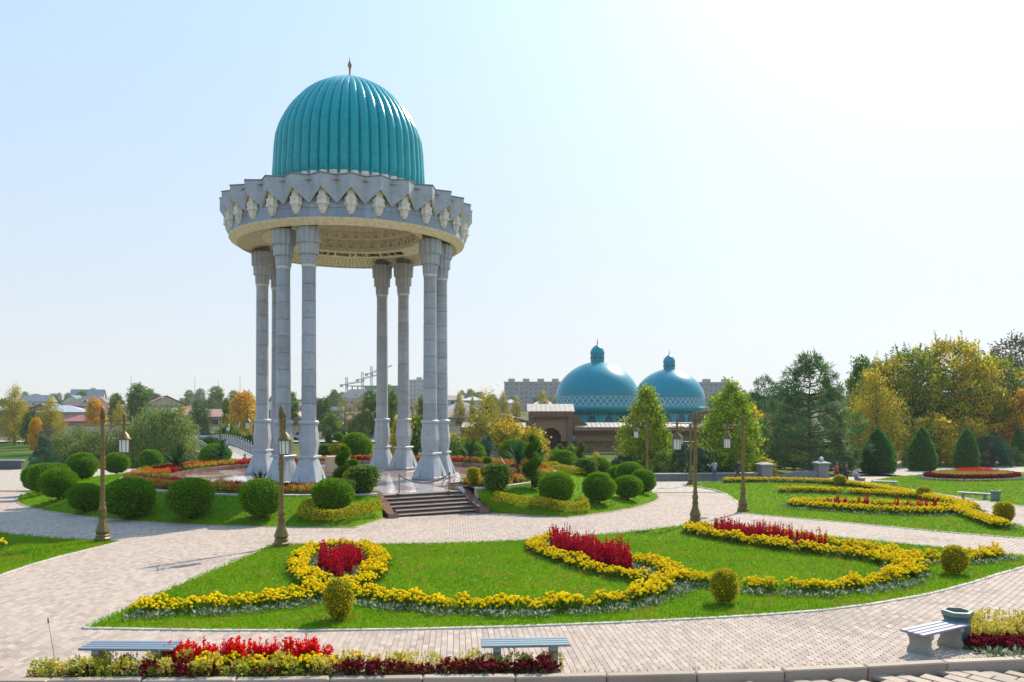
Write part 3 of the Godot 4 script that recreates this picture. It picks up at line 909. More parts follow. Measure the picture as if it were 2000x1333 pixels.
	fb.lathe([Vector2(9.95, -1.4), Vector2(9.95, -0.035), Vector2(0, -0.035)], 96, Transform3D(), Color(0.20, 0.12, 0.10))
	var fl := part(root, "floor", fb.mesh(M.rough_granite))
	var tiles := []
	for c in [Color(0.43, 0.30, 0.26), Color(0.47, 0.335, 0.29), Color(0.39, 0.265, 0.225), Color(0.66, 0.64, 0.62)]:
		var mb := MB.new(); mb.box(Transform3D(), Vector3(1.144, 0.03, 1.144), c, 0.003); tiles.push_back(mb.mesh(M.granite))
	var ax := deg_to_rad(28.8)
	for i in range(-9, 10):
		for j in range(-9, 11):
			var p := Vector3(i * 1.15, -0.018, j * 1.15)
			if Vector2(p.x, p.z).length() > 9.3 and not (absi(i) < 2 and j > 0 and p.z < 10.5): continue
			var kind := 3 if (absi(i) % 4 == 1 and i % 2 != 0 and absi(i) != 3) or (absi(j) % 6 == 3) else rng.randi() % 3
			part(fl, "floor_tile", tiles[kind], Transform3D(Basis(Vector3.UP, ax), Vector3.ZERO) * Transform3D(Basis(), p))
	# --- steps towards the path
	var steps := holder(root, "steps", Transform3D(Basis(Vector3.UP, ax), Vector3.ZERO))
	var land_m := MB.new(); land_m.box(at3(0, -0.72, 10.35), Vector3(4.2, 1.38, 1.7), Color(0.21, 0.13, 0.11)); part(steps, "landing", land_m.mesh(M.rough_granite))
	for i in 6:
		var mb := MB.new()
		var h := 0.145
		mb.box(at3(0, -h * (i + 1) - 0.45, 11.2 + i * 0.32), Vector3(3.95, 0.9 + h * 0.5, 0.33), Color(0.25, 0.18, 0.15))
		mb.box(at3(0, -h * (i + 1) + h + 0.012 - 0.03 - 0.01, 11.2 + i * 0.32), Vector3(3.95, 0.045, 0.36), Color(0.46, 0.37, 0.32), 0.008)
		part(steps, "step", mb.mesh(M.rough_granite))
	for s in [-1.0, 1.0]:
		var mb := MB.new()
		var x0: float = s * 1.97; var x1: float = s * 2.45
		var q := [Vector2(9.8, 0.14), Vector2(10.9, 0.14), Vector2(12.95, -0.62), Vector2(13.35, -0.62), Vector2(13.35, -1.3), Vector2(9.8, -1.3)]
		for i in 6:
			var a: Vector2 = q[i]; var b: Vector2 = q[(i + 1) % 6]
			mb.quad(Vector3(minf(x0, x1), a.y, a.x), Vector3(minf(x0, x1), b.y, b.x), Vector3(maxf(x0, x1), b.y, b.x), Vector3(maxf(x0, x1), a.y, a.x), Color(0.30, 0.175, 0.145))
		for x in [x0, x1]:
			for i in [1, 2, 3, 4]:
				var pts := [Vector3(x, q[0].y, q[0].x), Vector3(x, q[i].y, q[i].x), Vector3(x, q[i + 1].y, q[i + 1].x)]
				if x == maxf(x0, x1): mb.tri(pts[2], pts[1], pts[0], Color(0.27, 0.155, 0.13))
				else: mb.tri(pts[0], pts[1], pts[2], Color(0.27, 0.155, 0.13))
		part(steps, "cheek_wall", mb.mesh(M.granite))
	# --- ring planter round the floor
	var pl := holder(root, "ring_planter")
	var gap := deg_to_rad(11.6)
	var a0 := ax + gap; var a1 := ax + TAU - gap
	var soil := MB.new()
	soil.lathe([Vector2(12.05, 0.15), Vector2(10.0, 0.17)], 120, Transform3D(), Color(0.07, 0.045, 0.03), true, a0, a1)
	part(pl, "soil", soil.mesh(M.soil))
	var inner_kerb := []; var outer_kerb := []
	for k in 3:
		var mb := MB.new(); mb.box(at3(0, 0.07, 9.95), Vector3(0.955, 0.36, 0.14), tone(Color(0.30, 0.18, 0.15), [0.9, 1.0, 1.12][k]), 0.012)
		inner_kerb.push_back(mb.mesh(M.granite))
		var mo := MB.new(); mo.box(at3(0, -0.09, 12.2), Vector3(1.12, 0.5, 0.34), tone(Color(0.55, 0.48, 0.43), [0.93, 1.0, 1.07][k]), 0.015)
		outer_kerb.push_back(mo.mesh(M.stone))
	for k in 60:
		var a := lerpf(a0, a1, (k + 0.5) / 60.0)
		part(pl, "inner_kerb_stone", inner_kerb[rng.randi() % 3], Transform3D(Basis(Vector3.UP, a), Vector3.ZERO))
	for k in 63:
		var a := lerpf(a0, a1, (k + 0.5) / 63.0)
		part(pl, "outer_kerb_stone", outer_kerb[rng.randi() % 3], Transform3D(Basis(Vector3.UP, a), Vector3.ZERO))
	# --- stone block at the middle of the floor
	var alt := thing("stone_plinth", "square pink stone block on a dark slab at the middle of the rotunda floor", "plinth", Vector3(-9.9, FLOOR, -45.2), 0.35)
	var am := MB.new(); am.box(at3(0, 0.07, 0), Vector3(2.1, 0.14, 2.1), Color(0.06, 0.05, 0.05), 0.01); part(alt, "slab", am.mesh(M.granite))
	am = MB.new(); am.box(at3(0, 0.25, 0), Vector3(1.5, 0.22, 1.5), Color(0.50, 0.37, 0.27), 0.015); part(alt, "foot", am.mesh(M.stone))
	am = MB.new(); am.box(at3(0, 0.80, 0), Vector3(1.25, 0.88, 1.25), Color(0.53, 0.39, 0.28), 0.015); part(alt, "block", am.mesh(M.stone))
	# --- rope barriers
	var tall := 0.92
	var spots := [[Vector3(-5.2, FLOOR, -36.7), Vector3(-2.95, FLOOR, -37.8), "black rope between two brass posts across the top of the steps", Color(0.03, 0.03, 0.035)], [Vector3(-0.7, FLOOR, -50.2), Vector3(0.15, FLOOR, -48.0), "white rope between two brass posts at the right edge of the rotunda floor", Color(0.6, 0.57, 0.5)], [Vector3(-13.7, FLOOR, -55.3), Vector3(-11.5, FLOOR, -56.0), "rope between two brass posts at the back of the rotunda floor", Color(0.35, 0.3, 0.22)]]
	for q in spots:
		var th := thing("rope_barrier", q[2], "rope barrier", q[0], 0.0, "rope barriers on the rotunda floor")
		var pm := MB.new()
		pm.lathe([Vector2(0.16, 0), Vector2(0.16, 0.02), Vector2(0.028, 0.05), Vector2(0.026, tall - 0.07), Vector2(0.045, tall - 0.05), Vector2(0.045, tall - 0.01), Vector2(0, tall)], 12, Transform3D(), Color(0.36, 0.24, 0.12))
		var post := pm.mesh(M.bronze)
		part(th, "post", post); part(th, "post", post, Transform3D(Basis(), q[1] - q[0]))
		var pts := []; var rr := []
		for i in 17:
			var t := i / 16.0
			pts.push_back((q[1] - q[0]) * t + Vector3(0, tall - 0.06 - 0.42 * (1.0 - pow(2.0 * t - 1.0, 2.0)), 0)); rr.push_back(0.022)
		var ro := MB.new(); ro.tube(pts, rr, 8, q[3]); part(th, "rope", ro.mesh(M.plain))

func transpose(a: Array) -> Array:
	var o := []
	for j in a[0].size():
		var r := []
		for i in a.size(): r.push_back(a[i][j])
		o.push_back(r)
	return o

const STAND := Basis(Vector3.RIGHT, Vector3.BACK, Vector3.UP)   # stands a plan drawn in (x, y) upright

# ---------------------------------------------------------------- turquoise-domed building
func big_dome(label: String, at: Vector3, k: float) -> void:
	var root := thing("domed_hall", label, "domed hall", at, 0.12, "turquoise domes behind the timber gallery")
	var blue := Color(0.0, 0.29, 0.375)
	var bright := Color(0.01, 0.40, 0.50)
	var mb := MB.new()
	mb.lathe([Vector2(6.0, 0), Vector2(6.0, 6.1)], 8 * 6, Transform3D(), bright)
	var drum := part(root, "drum", mb.mesh(M.tile))
	mb = MB.new()
	mb.lathe([Vector2(6.0, 6.0), Vector2(6.25, 6.3), Vector2(7.0, 6.6), Vector2(7.05, 7.05), Vector2(6.45, 7.15), Vector2(6.45, 7.25)], 48, Transform3D(), bright)
	part(root, "eaves", mb.mesh(M.tile))
	mb = MB.new()
	for i in 72:
		var a := TAU * i / 72.0
		mb.box(Transform3D(Basis(Vector3.UP, a), polar(6.2, a, 6.15)), Vector3(0.24, 0.45, 0.5), Color(0.01, 0.20, 0.30))
	part(root, "eaves_brackets", mb.mesh(M.tile)).set_meta("kind", "stuff")
	mb = MB.new()
	mb.lathe([Vector2(6.42, 7.2), Vector2(6.42, 8.75)], 64, Transform3D(), Color(0.02, 0.33, 0.46))
	var band := part(root, "lattice_band", mb.mesh(M.tile))
	# white diamond lattice: two crossing zigzags of glazed strips
	mb = MB.new()
	var m := 44
	var wht := Color(0.50, 0.68, 0.74)
	for i in m:
		for s in [-1.0, 1.0]:
			for lv in [[7.42, 8.0], [8.0, 8.56]]:
				var a := TAU * (i + 0.5) / m; var b: float = a + s * PI / m * (1.0 if lv[0] < 7.9 else -1.0)
				var c0: float = a if lv[0] < 7.9 else b
				var c1: float = b if lv[0] < 7.9 else a
				mb.box(bar(polar(6.44, c0, lv[0]), polar(6.44, c1, lv[1])), Vector3(0.82, 0.13, 0.06), wht)
	for y in [7.27, 8.66]:
		mb.lathe([Vector2(6.46, y), Vector2(6.47, y + 0.1)], 64, Transform3D(), wht)
	part(band, "lattice", mb.mesh(M.tile)).set_meta("kind", "stuff")
	mb = MB.new()
	var dp := [Vector2(6.42, 8.72), Vector2(6.4, 9.3), Vector2(6.2, 10.0), Vector2(5.86, 10.75), Vector2(5.4, 11.45), Vector2(4.8, 12.12), Vector2(4.1, 12.72), Vector2(3.3, 13.25), Vector2(2.4, 13.68), Vector2(1.5, 13.97), Vector2(0.8, 14.08)]
	mb.lathe(dp, 72, Transform3D(), blue)
	part(root, "dome", mb.mesh(M.tile))
	mb = MB.new()
	mb.lathe([Vector2(1.06, 13.7), Vector2(1.06, 15.35)], 24, Transform3D(), blue)
	var lan := part(root, "lantern", mb.mesh(M.tile))
	mb = MB.new()
	mb.lathe([Vector2(1.06, 15.3), Vector2(1.12, 15.4), Vector2(1.12, 15.55), Vector2(1.02, 15.95), Vector2(0.75, 16.35), Vector2(0.35, 16.65), Vector2(0.06, 16.82), Vector2(0.05, 16.95)], 24, Transform3D(), tone(blue, 1.1))
	part(lan, "lantern_dome", mb.mesh(M.tile))
	mb = MB.new()
	mb.lathe([Vector2(0.05, 16.8), Vector2(0.12, 16.95), Vector2(0.05, 17.1), Vector2(0.04, 17.2), Vector2(0.09, 17.3), Vector2(0.03, 17.45), Vector2(0.0, 18.3)], 8, Transform3D(), Color(0.28, 0.20, 0.09))
	part(lan, "finial", mb.mesh(M.bronze))
	mb = MB.new()
	mb.lathe([Vector2(0.0, -0.02), Vector2(0.17, -0.02), Vector2(0.17, 0.06), Vector2(0.0, 0.0)], 8, Transform3D(Basis(Vector3.RIGHT, PI / 2), Vector3.ZERO), Color(0.005, 0.02, 0.03))
	var hole := mb.mesh(M.plain)
	for i in 8:
		var a := TAU * (i + 0.3) / 8.0
		part(lan, "vent_hole", hole, Transform3D(Basis(Vector3.UP, a), polar(1.04, a, 14.75)))
	# arched lattice windows round the drum
	var win := MB.new(); var pane := MB.new()
	var arch := []
	for i in 9:
		var t := PI * i / 8.0
		arch.push_back(Vector2(cos(t) * 0.52, 4.95 + sin(t) * 0.75))
	arch.push_back(Vector2(-0.52, 3.9)); arch.push_back(Vector2(0.52, 3.9))
	for i in arch.size():
		var p: Vector2 = arch[i]; var q: Vector2 = arch[(i + 1) % arch.size()]
		var pts := bar(Vector3(p.x, p.y, 0), Vector3(q.x, q.y, 0))
		win.box(pts, Vector3(p.distance_to(q) + 0.08, 0.14, 0.16), Color(0.07, 0.13, 0.20))
		pane.tri(Vector3(0, 4.6, -0.03), Vector3(p.x, p.y, -0.03), Vector3(q.x, q.y, -0.03), Color(0.015, 0.05, 0.07))
	for i in 5:
		win.box(Transform3D(Basis(Vector3.BACK, 0.7), Vector3(0, 4.1 + i * 0.3, 0)), Vector3(0.95, 0.06, 0.05), Color(0.03, 0.28, 0.34))
		win.box(Transform3D(Basis(Vector3.BACK, -0.7), Vector3(0, 4.1 + i * 0.3, 0.004)), Vector3(0.95, 0.06, 0.05), Color(0.03, 0.28, 0.34))
	var wmesh := win.mesh(M.plain); var pmesh := pane.mesh(M.paint)
	for a in [-1.25, -0.75, -0.36, 0.06, 0.36, 0.72, 1.2]:
		var w := part(drum, "window_frame", wmesh, Transform3D(Basis(Vector3.UP, a), polar(6.03, a, 0)))
		w.scale = Vector3.ONE
		part(drum, "window_lattice_pane", pmesh, Transform3D(Basis(Vector3.UP, a), polar(6.05, a, 0)))
	root.scale = Vector3.ONE * k

func build_madrasa() -> void:
	big_dome("nearer turquoise dome with white diamond band, left of the two", Vector3(13.3, -3.2, -124.0), 1.0)
	big_dome("farther turquoise dome, partly behind the lime green tree, right of the two", Vector3(31.2, -3.6, -158.0), 1.07)
	# timber gallery in front: roof of pale sheet, carved beams, a taller portal
	var root := thing("timber_gallery", "long carved brown timber gallery with tall arched portal in front of the blue domes", "gallery", Vector3(0, -3.1, -110.0))
	var br := Color(0.30, 0.165, 0.10)
	var mid := Color(0.43, 0.24, 0.145)
	var tin := Color(0.52, 0.42, 0.36)
	var mb := MB.new()
	mb.box(at3(7.0, 1.1, -3.0), Vector3(27.0, 2.2, 0.3), Color(0.55, 0.49, 0.40)); part(root, "back_wall", mb.mesh(M.plaster))
	mb = MB.new()
	mb.box(at3(7.0, 2.14, -2.8), Vector3(26.5, 0.12, 0.1), Color(0.03, 0.035, 0.045)); part(root, "wall_trim", mb.mesh(M.plain))
	var segs := [[-7.0, 2.0], [8.7, 33.0]]
	for s in segs:
		var l: float = s[1] - s[0]
		var cx: float = (s[0] + s[1]) * 0.5
		mb = MB.new()
		mb.box(at3(cx, 2.75, 0), Vector3(l, 1.0, 0.4), mid)
		for k in 3: mb.box(at3(cx, 2.42 + k * 0.34, 0.22), Vector3(l, 0.07, 0.1), tone(mid, 1.25))
		part(root, "lower_beam", mb.mesh(M.wood))
		mb = MB.new()
		mb.box(at3(cx, 3.5, 0.1), Vector3(l, 0.45, 0.7), br)
		mb.box(at3(cx, 3.95, 0.35), Vector3(l + 0.3, 0.5, 1.2), tone(mid, 0.85))
		part(root, "cornice", mb.mesh(M.wood))
		mb = MB.new()
		var kk := int(l / 0.45)
		for i in kk: mb.box(at3(s[0] + (i + 0.5) * l / kk, 3.34, 0.5), Vector3(0.2, 0.3, 0.5), tone(br, 0.6))
		part(root, "cornice_brackets", mb.mesh(M.wood)).set_meta("kind", "stuff")
		var strips := int(l / 0.62)
		var ra := MB.new(); ra.box(Transform3D(Basis(Vector3.RIGHT, 0.24), Vector3.ZERO), Vector3(l / strips - 0.05, 0.07, 3.6), tin)
		ra.box(Transform3D(Basis(Vector3.RIGHT, 0.24), Vector3(l / strips * 0.5 - 0.04, 0.06, 0)), Vector3(0.05, 0.1, 3.6), tone(tin, 0.85))
		var rs := ra.mesh(M.roof)
		for i in strips: part(root, "roof_sheet", rs, at3(s[0] + (i + 0.5) * l / strips, 4.32, -0.75))
	# columns with carved heads
	var cm := MB.new()
	cm.lathe([Vector2(0.24, 0), Vector2(0.24, 0.3), Vector2(0.13, 0.4), Vector2(0.17, 0.8), Vector2(0.12, 1.75), Vector2(0.22, 2.0), Vector2(0.5, 2.28)], 10, Transform3D(), tone(br, 1.2))
	for x in [-5.5, -2.0, 1.5, 8.9, 11.1, 14.6, 18.2, 22.0, 26.0]: part(root, "column", cm.mesh(M.wood), at3(x, 0, 0))
	# portal
	mb = MB.new()
	mb.box(at3(2.65, 3.2, 0.35), Vector3(0.7, 6.4, 0.9), br); mb.box(at3(8.0, 3.2, 0.35), Vector3(0.7, 6.4, 0.9), br)
	mb.box(at3(5.33, 6.0, 0.35), Vector3(4.66, 0.8, 0.9), br)
	for i in 24: mb.box(at3(2.5 + i * 0.245, 5.35 if i > 1 and i < 22 else 5.35, 0.75), Vector3(0.11, 0.2, 0.16), tone(br, 0.4))
	part(root, "portal_frame", mb.mesh(M.wood))
	mb = MB.new()
	var arch := []
	for i in 13:
		var t := PI * i / 12.0
		var rr := 1.42 + 0.07 * absf(sin(t * 6.0))
		arch.push_back(Vector2(5.33 + cos(t) * rr, 2.75 + sin(t) * rr * 0.92))
	var poly := [Vector2(7.66, 2.25), Vector2(7.66, 5.6), Vector2(3.0, 5.6), Vector2(3.0, 2.25), Vector2(3.9, 2.25)]
	for i in range(12, -1, -1): poly.push_back(arch[i])
	poly.push_back(Vector2(6.75, 2.25))
	mb.prism(poly, -0.25, 0.25, tone(mid, 1.05), Transform3D(STAND, Vector3(0, 0, 0.2)))
	part(root, "arch_panel", mb.mesh(M.wood))
	mb = MB.new()
	for q in [[3.4, 2.3, 0.09, 3.2], [7.27, 2.3, 0.09, 3.2]]: mb.box(at3(q[0], q[1] + q[3] * 0.5, 0.48), Vector3(q[2], q[3], 0.08), tone(mid, 1.5))
	mb.box(at3(5.33, 5.2, 0.48), Vector3(3.9, 0.1, 0.08), tone(mid, 1.5))
	part(root, "arch_moulding", mb.mesh(M.wood))
	mb = MB.new()
	mb.box(at3(5.33, 3.0, -1.6), Vector3(4.4, 4.4, 0.15), Color(0.035, 0.02, 0.018))
	for i in 9: mb.box(at3(3.5 + i * 0.46, 3.0, -1.48), Vector3(0.08, 4.2, 0.08), Color(0.06, 0.03, 0.025))
	part(root, "door_screen", mb.mesh(M.wood))
	var pa := MB.new(); pa.box(Transform3D(Basis(Vector3.RIGHT, 0.33), Vector3.ZERO), Vector3(0.62, 0.07, 3.2), tin)
	var ps := pa.mesh(M.roof)
	for i in 10: part(root, "portal_roof_sheet", ps, at3(2.4 + i * 0.655, 6.85, -0.7))
	# stone gabled block behind the portal
	mb = MB.new()
	var gab := [Vector2(-2.6, 3.0), Vector2(-2.6, 4.9), Vector2(-1.6, 5.9), Vector2(2.35, 4.95), Vector2(2.35, 3.0)]
	mb.prism(gab, -0.3, 0.3, Color(0.20, 0.13, 0.09), Transform3D(STAND, Vector3(0, 0, -3.4)))
	gab = [Vector2(8.35, 3.0), Vector2(8.35, 6.4), Vector2(10.4, 4.6), Vector2(10.4, 3.0)]
	mb.prism(gab, -0.3, 0.3, Color(0.22, 0.14, 0.10), Transform3D(STAND, Vector3(0, 0, -1.2)))
	part(root, "gable_wall", mb.mesh(M.stone))
	mb = MB.new()
	mb.box(Transform3D(Basis(Vector3.BACK, -0.236), Vector3(0.45, 5.5, -4.9)), Vector3(4.3, 0.12, 3.6), Color(0.42, 0.33, 0.28))
	mb.box(Transform3D(Basis(Vector3.BACK, 0.78), Vector3(-2.1, 5.45, -4.9)), Vector3(1.5, 0.12, 3.6), Color(0.42, 0.33, 0.28))
	part(root, "gable_roof", mb.mesh(M.roof))
	mb = MB.new()
	gab = [Vector2(25.5, 2.5), Vector2(25.5, 6.2), Vector2(27.6, 6.5), Vector2(32.5, 5.6), Vector2(32.5, 2.5)]
	mb.prism(gab, -0.3, 0.3, Color(0.20, 0.13, 0.09), Transform3D(STAND, Vector3(0, 0, -2.2)))
	part(root, "gable_wall", mb.mesh(M.stone))
	mb = MB.new(); mb.box(Transform3D(Basis(Vector3.BACK, -0.18), Vector3(30.0, 6.2, -3.4)), Vector3(5.4, 0.12, 3.0), Color(0.50, 0.41, 0.36)); part(root, "gable_roof", mb.mesh(M.roof))

# ---------------------------------------------------------------- houses
func house(called: String, label: String, at: Vector3, size: Vector3, roof: String, rh: float, wall: Color, rc: Color, turn := 0.0, wins := 3, floors := 1) -> Node3D:
	var root := thing(called, label, "house" if called.begins_with("house") else "building", at, turn, "houses of the town beyond the canal")
	var w := size.x; var h := size.y; var d := size.z
	var mb := MB.new(); mb.box(at3(0, h * 0.5 - 1.0, 0), Vector3(w, h + 2.0, d), wall)
	var ov := 0.45
	part(root, "wall", mb.mesh(M.plaster))
	mb = MB.new()
	var a := Vector3(-w / 2 - ov, h, d / 2 + ov); var b := Vector3(w / 2 + ov, h, d / 2 + ov)
	var c := Vector3(w / 2 + ov, h, -d / 2 - ov); var e := Vector3(-w / 2 - ov, h, -d / 2 - ov)
	var under := Vector3(0, -0.18, 0)
	for q in [[a, b], [b, c], [c, e], [e, a]]: mb.quad(q[0] + under, q[1] + under, q[1], q[0], tone(rc, 0.7))
	mb.quad(a + under, e + under, c + under, b + under, tone(rc, 0.5))
	if roof == "hip":
		var r0 := Vector3(-maxf(w - d, 0.5) / 2, h + rh, 0); var r1 := Vector3(maxf(w - d, 0.5) / 2, h + rh, 0)
		mb.quad(a, b, r1, r0, rc); mb.quad(c, e, r0, r1, rc); mb.tri(b, c, r1, rc); mb.tri(e, a, r0, rc)
	elif roof == "gable_front":
		var r0 := Vector3(0, h + rh, d / 2 + ov); var r1 := Vector3(0, h + rh, -d / 2 - ov)
		mb.quad(b, c, r1, r0, rc); mb.quad(e, a, r0, r1, rc)
		mb.tri(a + Vector3(ov, 0, -ov), b + Vector3(-ov, 0, -ov), r0 + Vector3(0, -0.3, -ov), wall)
	elif roof == "gable":
		var r0 := Vector3(-w / 2 - ov, h + rh, 0); var r1 := Vector3(w / 2 + ov, h + rh, 0)
		mb.quad(a, b, r1, r0, rc); mb.quad(c, e, r0, r1, rc)
		mb.tri(b + Vector3(-ov, 0, -ov), c + Vector3(-ov, 0, ov), r1 + Vector3(-ov, -0.2, 0), wall); mb.tri(e + Vector3(ov, 0, ov), a + Vector3(ov, 0, -ov), r0 + Vector3(ov, -0.2, 0), wall)
	else:
		mb.box(at3(0, h + rh * 0.5, 0), Vector3(w + ov, rh, d + ov), rc)
	part(root, "roof", mb.mesh(M.roof))
	var fr := MB.new(); var gl := MB.new()
	var ww := minf(1.3, w / (wins * 2.2)); var wh := minf(1.5, h / floors * 0.5)
	fr.box(Transform3D(), Vector3(ww + 0.2, wh + 0.2, 0.1), tone(wall, 1.15) if wall.r < 0.6 else Color(0.35, 0.3, 0.25))
	gl.box(at3(0, 0, 0.05), Vector3(ww, wh, 0.06), Color(0.05, 0.06, 0.07))
	var fm := fr.mesh(M.paint); var gm := gl.mesh(M.paint)
	for f in floors:
		for i in wins:
			var o := part(root, "window", fm, at3(-w / 2 + w * (i + 0.5) / wins, h / floors * (f + 0.55), d / 2 + 0.02))
			part(o, "pane", gm)
	return root

func build_town() -> void:
	var cream := Color(0.55, 0.47, 0.34); var red := Color(0.33, 0.105, 0.085); var brown := Color(0.22, 0.15, 0.13)
	var white := Color(0.66, 0.65, 0.62); var slate := Color(0.17, 0.20, 0.26); var tin := Color(0.44, 0.48, 0.53)
	var pink := Color(0.45, 0.24, 0.19)
	house("house", "cream gabled house with dark red roof right of the tall poplar", Vector3(-94.0, 1.0, -215.0), Vector3(9.5, 3.6, 15), "gable_front", 2.6, cream, red, 0.5, 1)
	house("house", "house with shallow pale blue grey hipped roof near the left lamp post", Vector3(-94.0, -1.2, -168.0), Vector3(9.0, 4.2, 8), "hip", 1.4, Color(0.48, 0.38, 0.31), tin, 0.25, 2)
	house("house", "low house with pinkish red lean-to roof beside the left lamp post", Vector3(-86.0, -1.4, -160.0), Vector3(6.5, 2.6, 5), "hip", 1.2, Color(0.42, 0.36, 0.33), Color(0.42, 0.14, 0.13), 0.2, 2)
	var big := house("house", "large house with wide brown hipped roof and two dark dormers", Vector3(-136.0, 2.0, -258.0), Vector3(15.0, 2.6, 11), "hip", 3.4, Color(0.30, 0.32, 0.34), brown, 0.1, 4)
	for x in [-0.5, 3.2]:
		var mb := MB.new()
		mb.prism([Vector2(-0.9, 0), Vector2(0.9, 0), Vector2(0, 1.2)], -1.2, 0.0, Color(0.05, 0.045, 0.045), Transform3D(STAND, Vector3(x, 3.5, 3.9)))
		part(big, "dormer", mb.mesh(M.roof))
	house("house", "bare brick gabled house with grey roof at far left", Vector3(-122.0, 0.6, -210.0), Vector3(7.0, 2.6, 10), "gable_front", 1.8, Color(0.34, 0.22, 0.16), Color(0.25, 0.22, 0.2), 0.15, 2)
	house("house", "long low house with pale sheet roof left of the brick gable", Vector3(-130.0, 0.6, -205.0), Vector3(9.0, 2.8, 7), "gable", 1.0, Color(0.5, 0.42, 0.35), Color(0.56, 0.52, 0.46), 0.1, 3)
	house("house", "low white house on the left skyline under a dark blue roof", Vector3(-214.0, 3.4, -360.0), Vector3(13.0, 3.6, 9), "gable", 3.0, white, slate, 0.1, 3)
	house("house", "white house with steep twin gables below the left skyline", Vector3(-181.0, 2.8, -330.0), Vector3(9.0, 3.2, 8), "gable_front", 3.4, white, Color(0.12, 0.2, 0.22), 0.1, 2)
	house("house", "skyline house with steep blue grey roof left of the brown hipped roof", Vector3(-205.0, 4.6, -385.0), Vector3(14.0, 3.4, 10), "gable", 5.2, Color(0.5, 0.48, 0.45), slate, 0.3, 3)
	house("house", "white flat roofed shed below the blue roofed skyline houses", Vector3(-170.0, 2.0, -285.0), Vector3(10.0, 2.6, 7), "flat", 0.5, Color(0.62, 0.58, 0.52), Color(0.62, 0.58, 0.52), 0.1, 2)
	house("house", "small house with reddish hipped roof on the skyline beside the tall poplar", Vector3(-170.0, 4.4, -380.0), Vector3(11.0, 3.4, 8), "hip", 2.8, Color(0.45, 0.42, 0.4), Color(0.3, 0.17, 0.15), 0.0, 3)
	house("house", "long shed with weathered grey sheet roof above the cream wall", Vector3(-78.0, 0.2, -190.0), Vector3(9.0, 2.4, 7), "gable", 1.3, Color(0.30, 0.26, 0.23), Color(0.36, 0.37, 0.38), 0.35, 2)
	house("house", "low house with pinkish tiled roof behind the cream wall", Vector3(-66.0, -0.6, -172.0), Vector3(8.0, 2.6, 7), "gable", 1.6, cream, pink, 0.3, 2)
	house("house", "far white shed with pale flat roof above the orange treetops", Vector3(-142.0, 4.0, -390.0), Vector3(22.0, 2.6, 8), "flat", 0.8, white, Color(0.66, 0.58, 0.52), 0.0, 6)
	house("house", "far white house with shallow grey roof under the thin masts", Vector3(-138.0, 4.6, -420.0), Vector3(12.0, 3.6, 10), "hip", 1.6, Color(0.42, 0.42, 0.44), Color(0.55, 0.55, 0.55), 0.0, 3)
	house("house", "small pink and cream house seen between the front rotunda columns", Vector3(-41.0, -1.5, -152.0), Vector3(3.8, 3.2, 5), "gable_front", 1.4, Color(0.52, 0.40, 0.35), pink, 0.0, 1)
	house("house", "cream house with pink tiled roof behind the bare trees inside the rotunda view", Vector3(-28.5, -1.5, -158.0), Vector3(9.0, 3.0, 8), "hip", 2.2, cream, Color(0.50, 0.27, 0.22), 0.15, 3)
	house("house", "house with white sheet roof above the purple gate", Vector3(-44.5, 1.2, -198.0), Vector3(5.0, 2.2, 6), "flat", 0.8, Color(0.30, 0.34, 0.37), Color(0.62, 0.6, 0.56), 0.1, 2)
	house("house", "long cream house behind the white trunks right of the back columns", Vector3(-15.0, -1.4, -155.0), Vector3(13.0, 3.4, 7), "gable", 1.6, Color(0.56, 0.49, 0.36), Color(0.40, 0.28, 0.24), 0.0, 4)
	house("house", "pale house with grey roof just right of the rotunda's right columns", Vector3(-11.5, -0.4, -180.0), Vector3(7.0, 4.0, 7), "hip", 1.8, Color(0.55, 0.52, 0.47), Color(0.36, 0.40, 0.37), 0.0, 2)
	house("house", "white two storey house below the round skyline tree", Vector3(-14.2, 2.2, -292.0), Vector3(9.0, 4.6, 8), "hip", 1.4, Color(0.52, 0.53, 0.55), Color(0.62, 0.6, 0.58), 0.0, 3, 2)
	house("house", "white house with red brown roof edge left of the round skyline tree", Vector3(-22.5, 2.4, -300.0), Vector3(8.0, 4.6, 8), "gable", 1.8, white, Color(0.40, 0.30, 0.28), 0.1, 3, 2)
	house("house", "small white house under the left end of the grey apartment block", Vector3(-0.5, 2.4, -310.0), Vector3(6.5, 3.6, 7), "hip", 1.4, white, Color(0.6, 0.58, 0.55), 0.0, 2)
	house("house", "white domed roof house left of the nearer turquoise dome", Vector3(12.0, 2.6, -305.0), Vector3(9.0, 2.6, 8), "hip", 2.2, white, Color(0.66, 0.63, 0.6), 0.0, 3)
	house("house", "brown roofed house between the rotunda columns under the construction site", Vector3(-78.0, 5.0, -420.0), Vector3(26.0, 4.2, 12), "hip", 5.0, Color(0.45, 0.42, 0.38), Color(0.27, 0.23, 0.22), 0.0, 5)
	var r2 := RandomNumberGenerator.new(); r2.seed = 21
	var adj := ["weathered", "small", "tidy", "plain", "narrow", "squat", "wide", "bleached", "dusty", "patched"]
	for i in 10:
		var d := 240.0 + i * 24.0
		var x: float = [-0.52, -0.30, -0.40, -0.33, -0.47, -0.24, -0.38, -0.43, -0.27, -0.35][i] * d
		house("house", "%s house with %s roof among trees on the left skyline" % [adj[i], ["red", "grey", "brown", "pale", "blue", "rust", "tin", "dark", "pink", "slate"][i]], Vector3(x, land(x, -d) - 0.2, -d), Vector3(r2.randf_range(8, 13), r2.randf_range(3, 4.2), 8), pick(["hip", "gable", "gable_front"]), r2.randf_range(1.6, 3.0), [cream, white, Color(0.5, 0.42, 0.36)][i % 3], [red, Color(0.3, 0.31, 0.32), brown, Color(0.55, 0.5, 0.45), slate, Color(0.36, 0.18, 0.12), tin, Color(0.13, 0.12, 0.12), pink, Color(0.2, 0.22, 0.25)][i], r2.randf_range(-0.4, 0.4), 3)
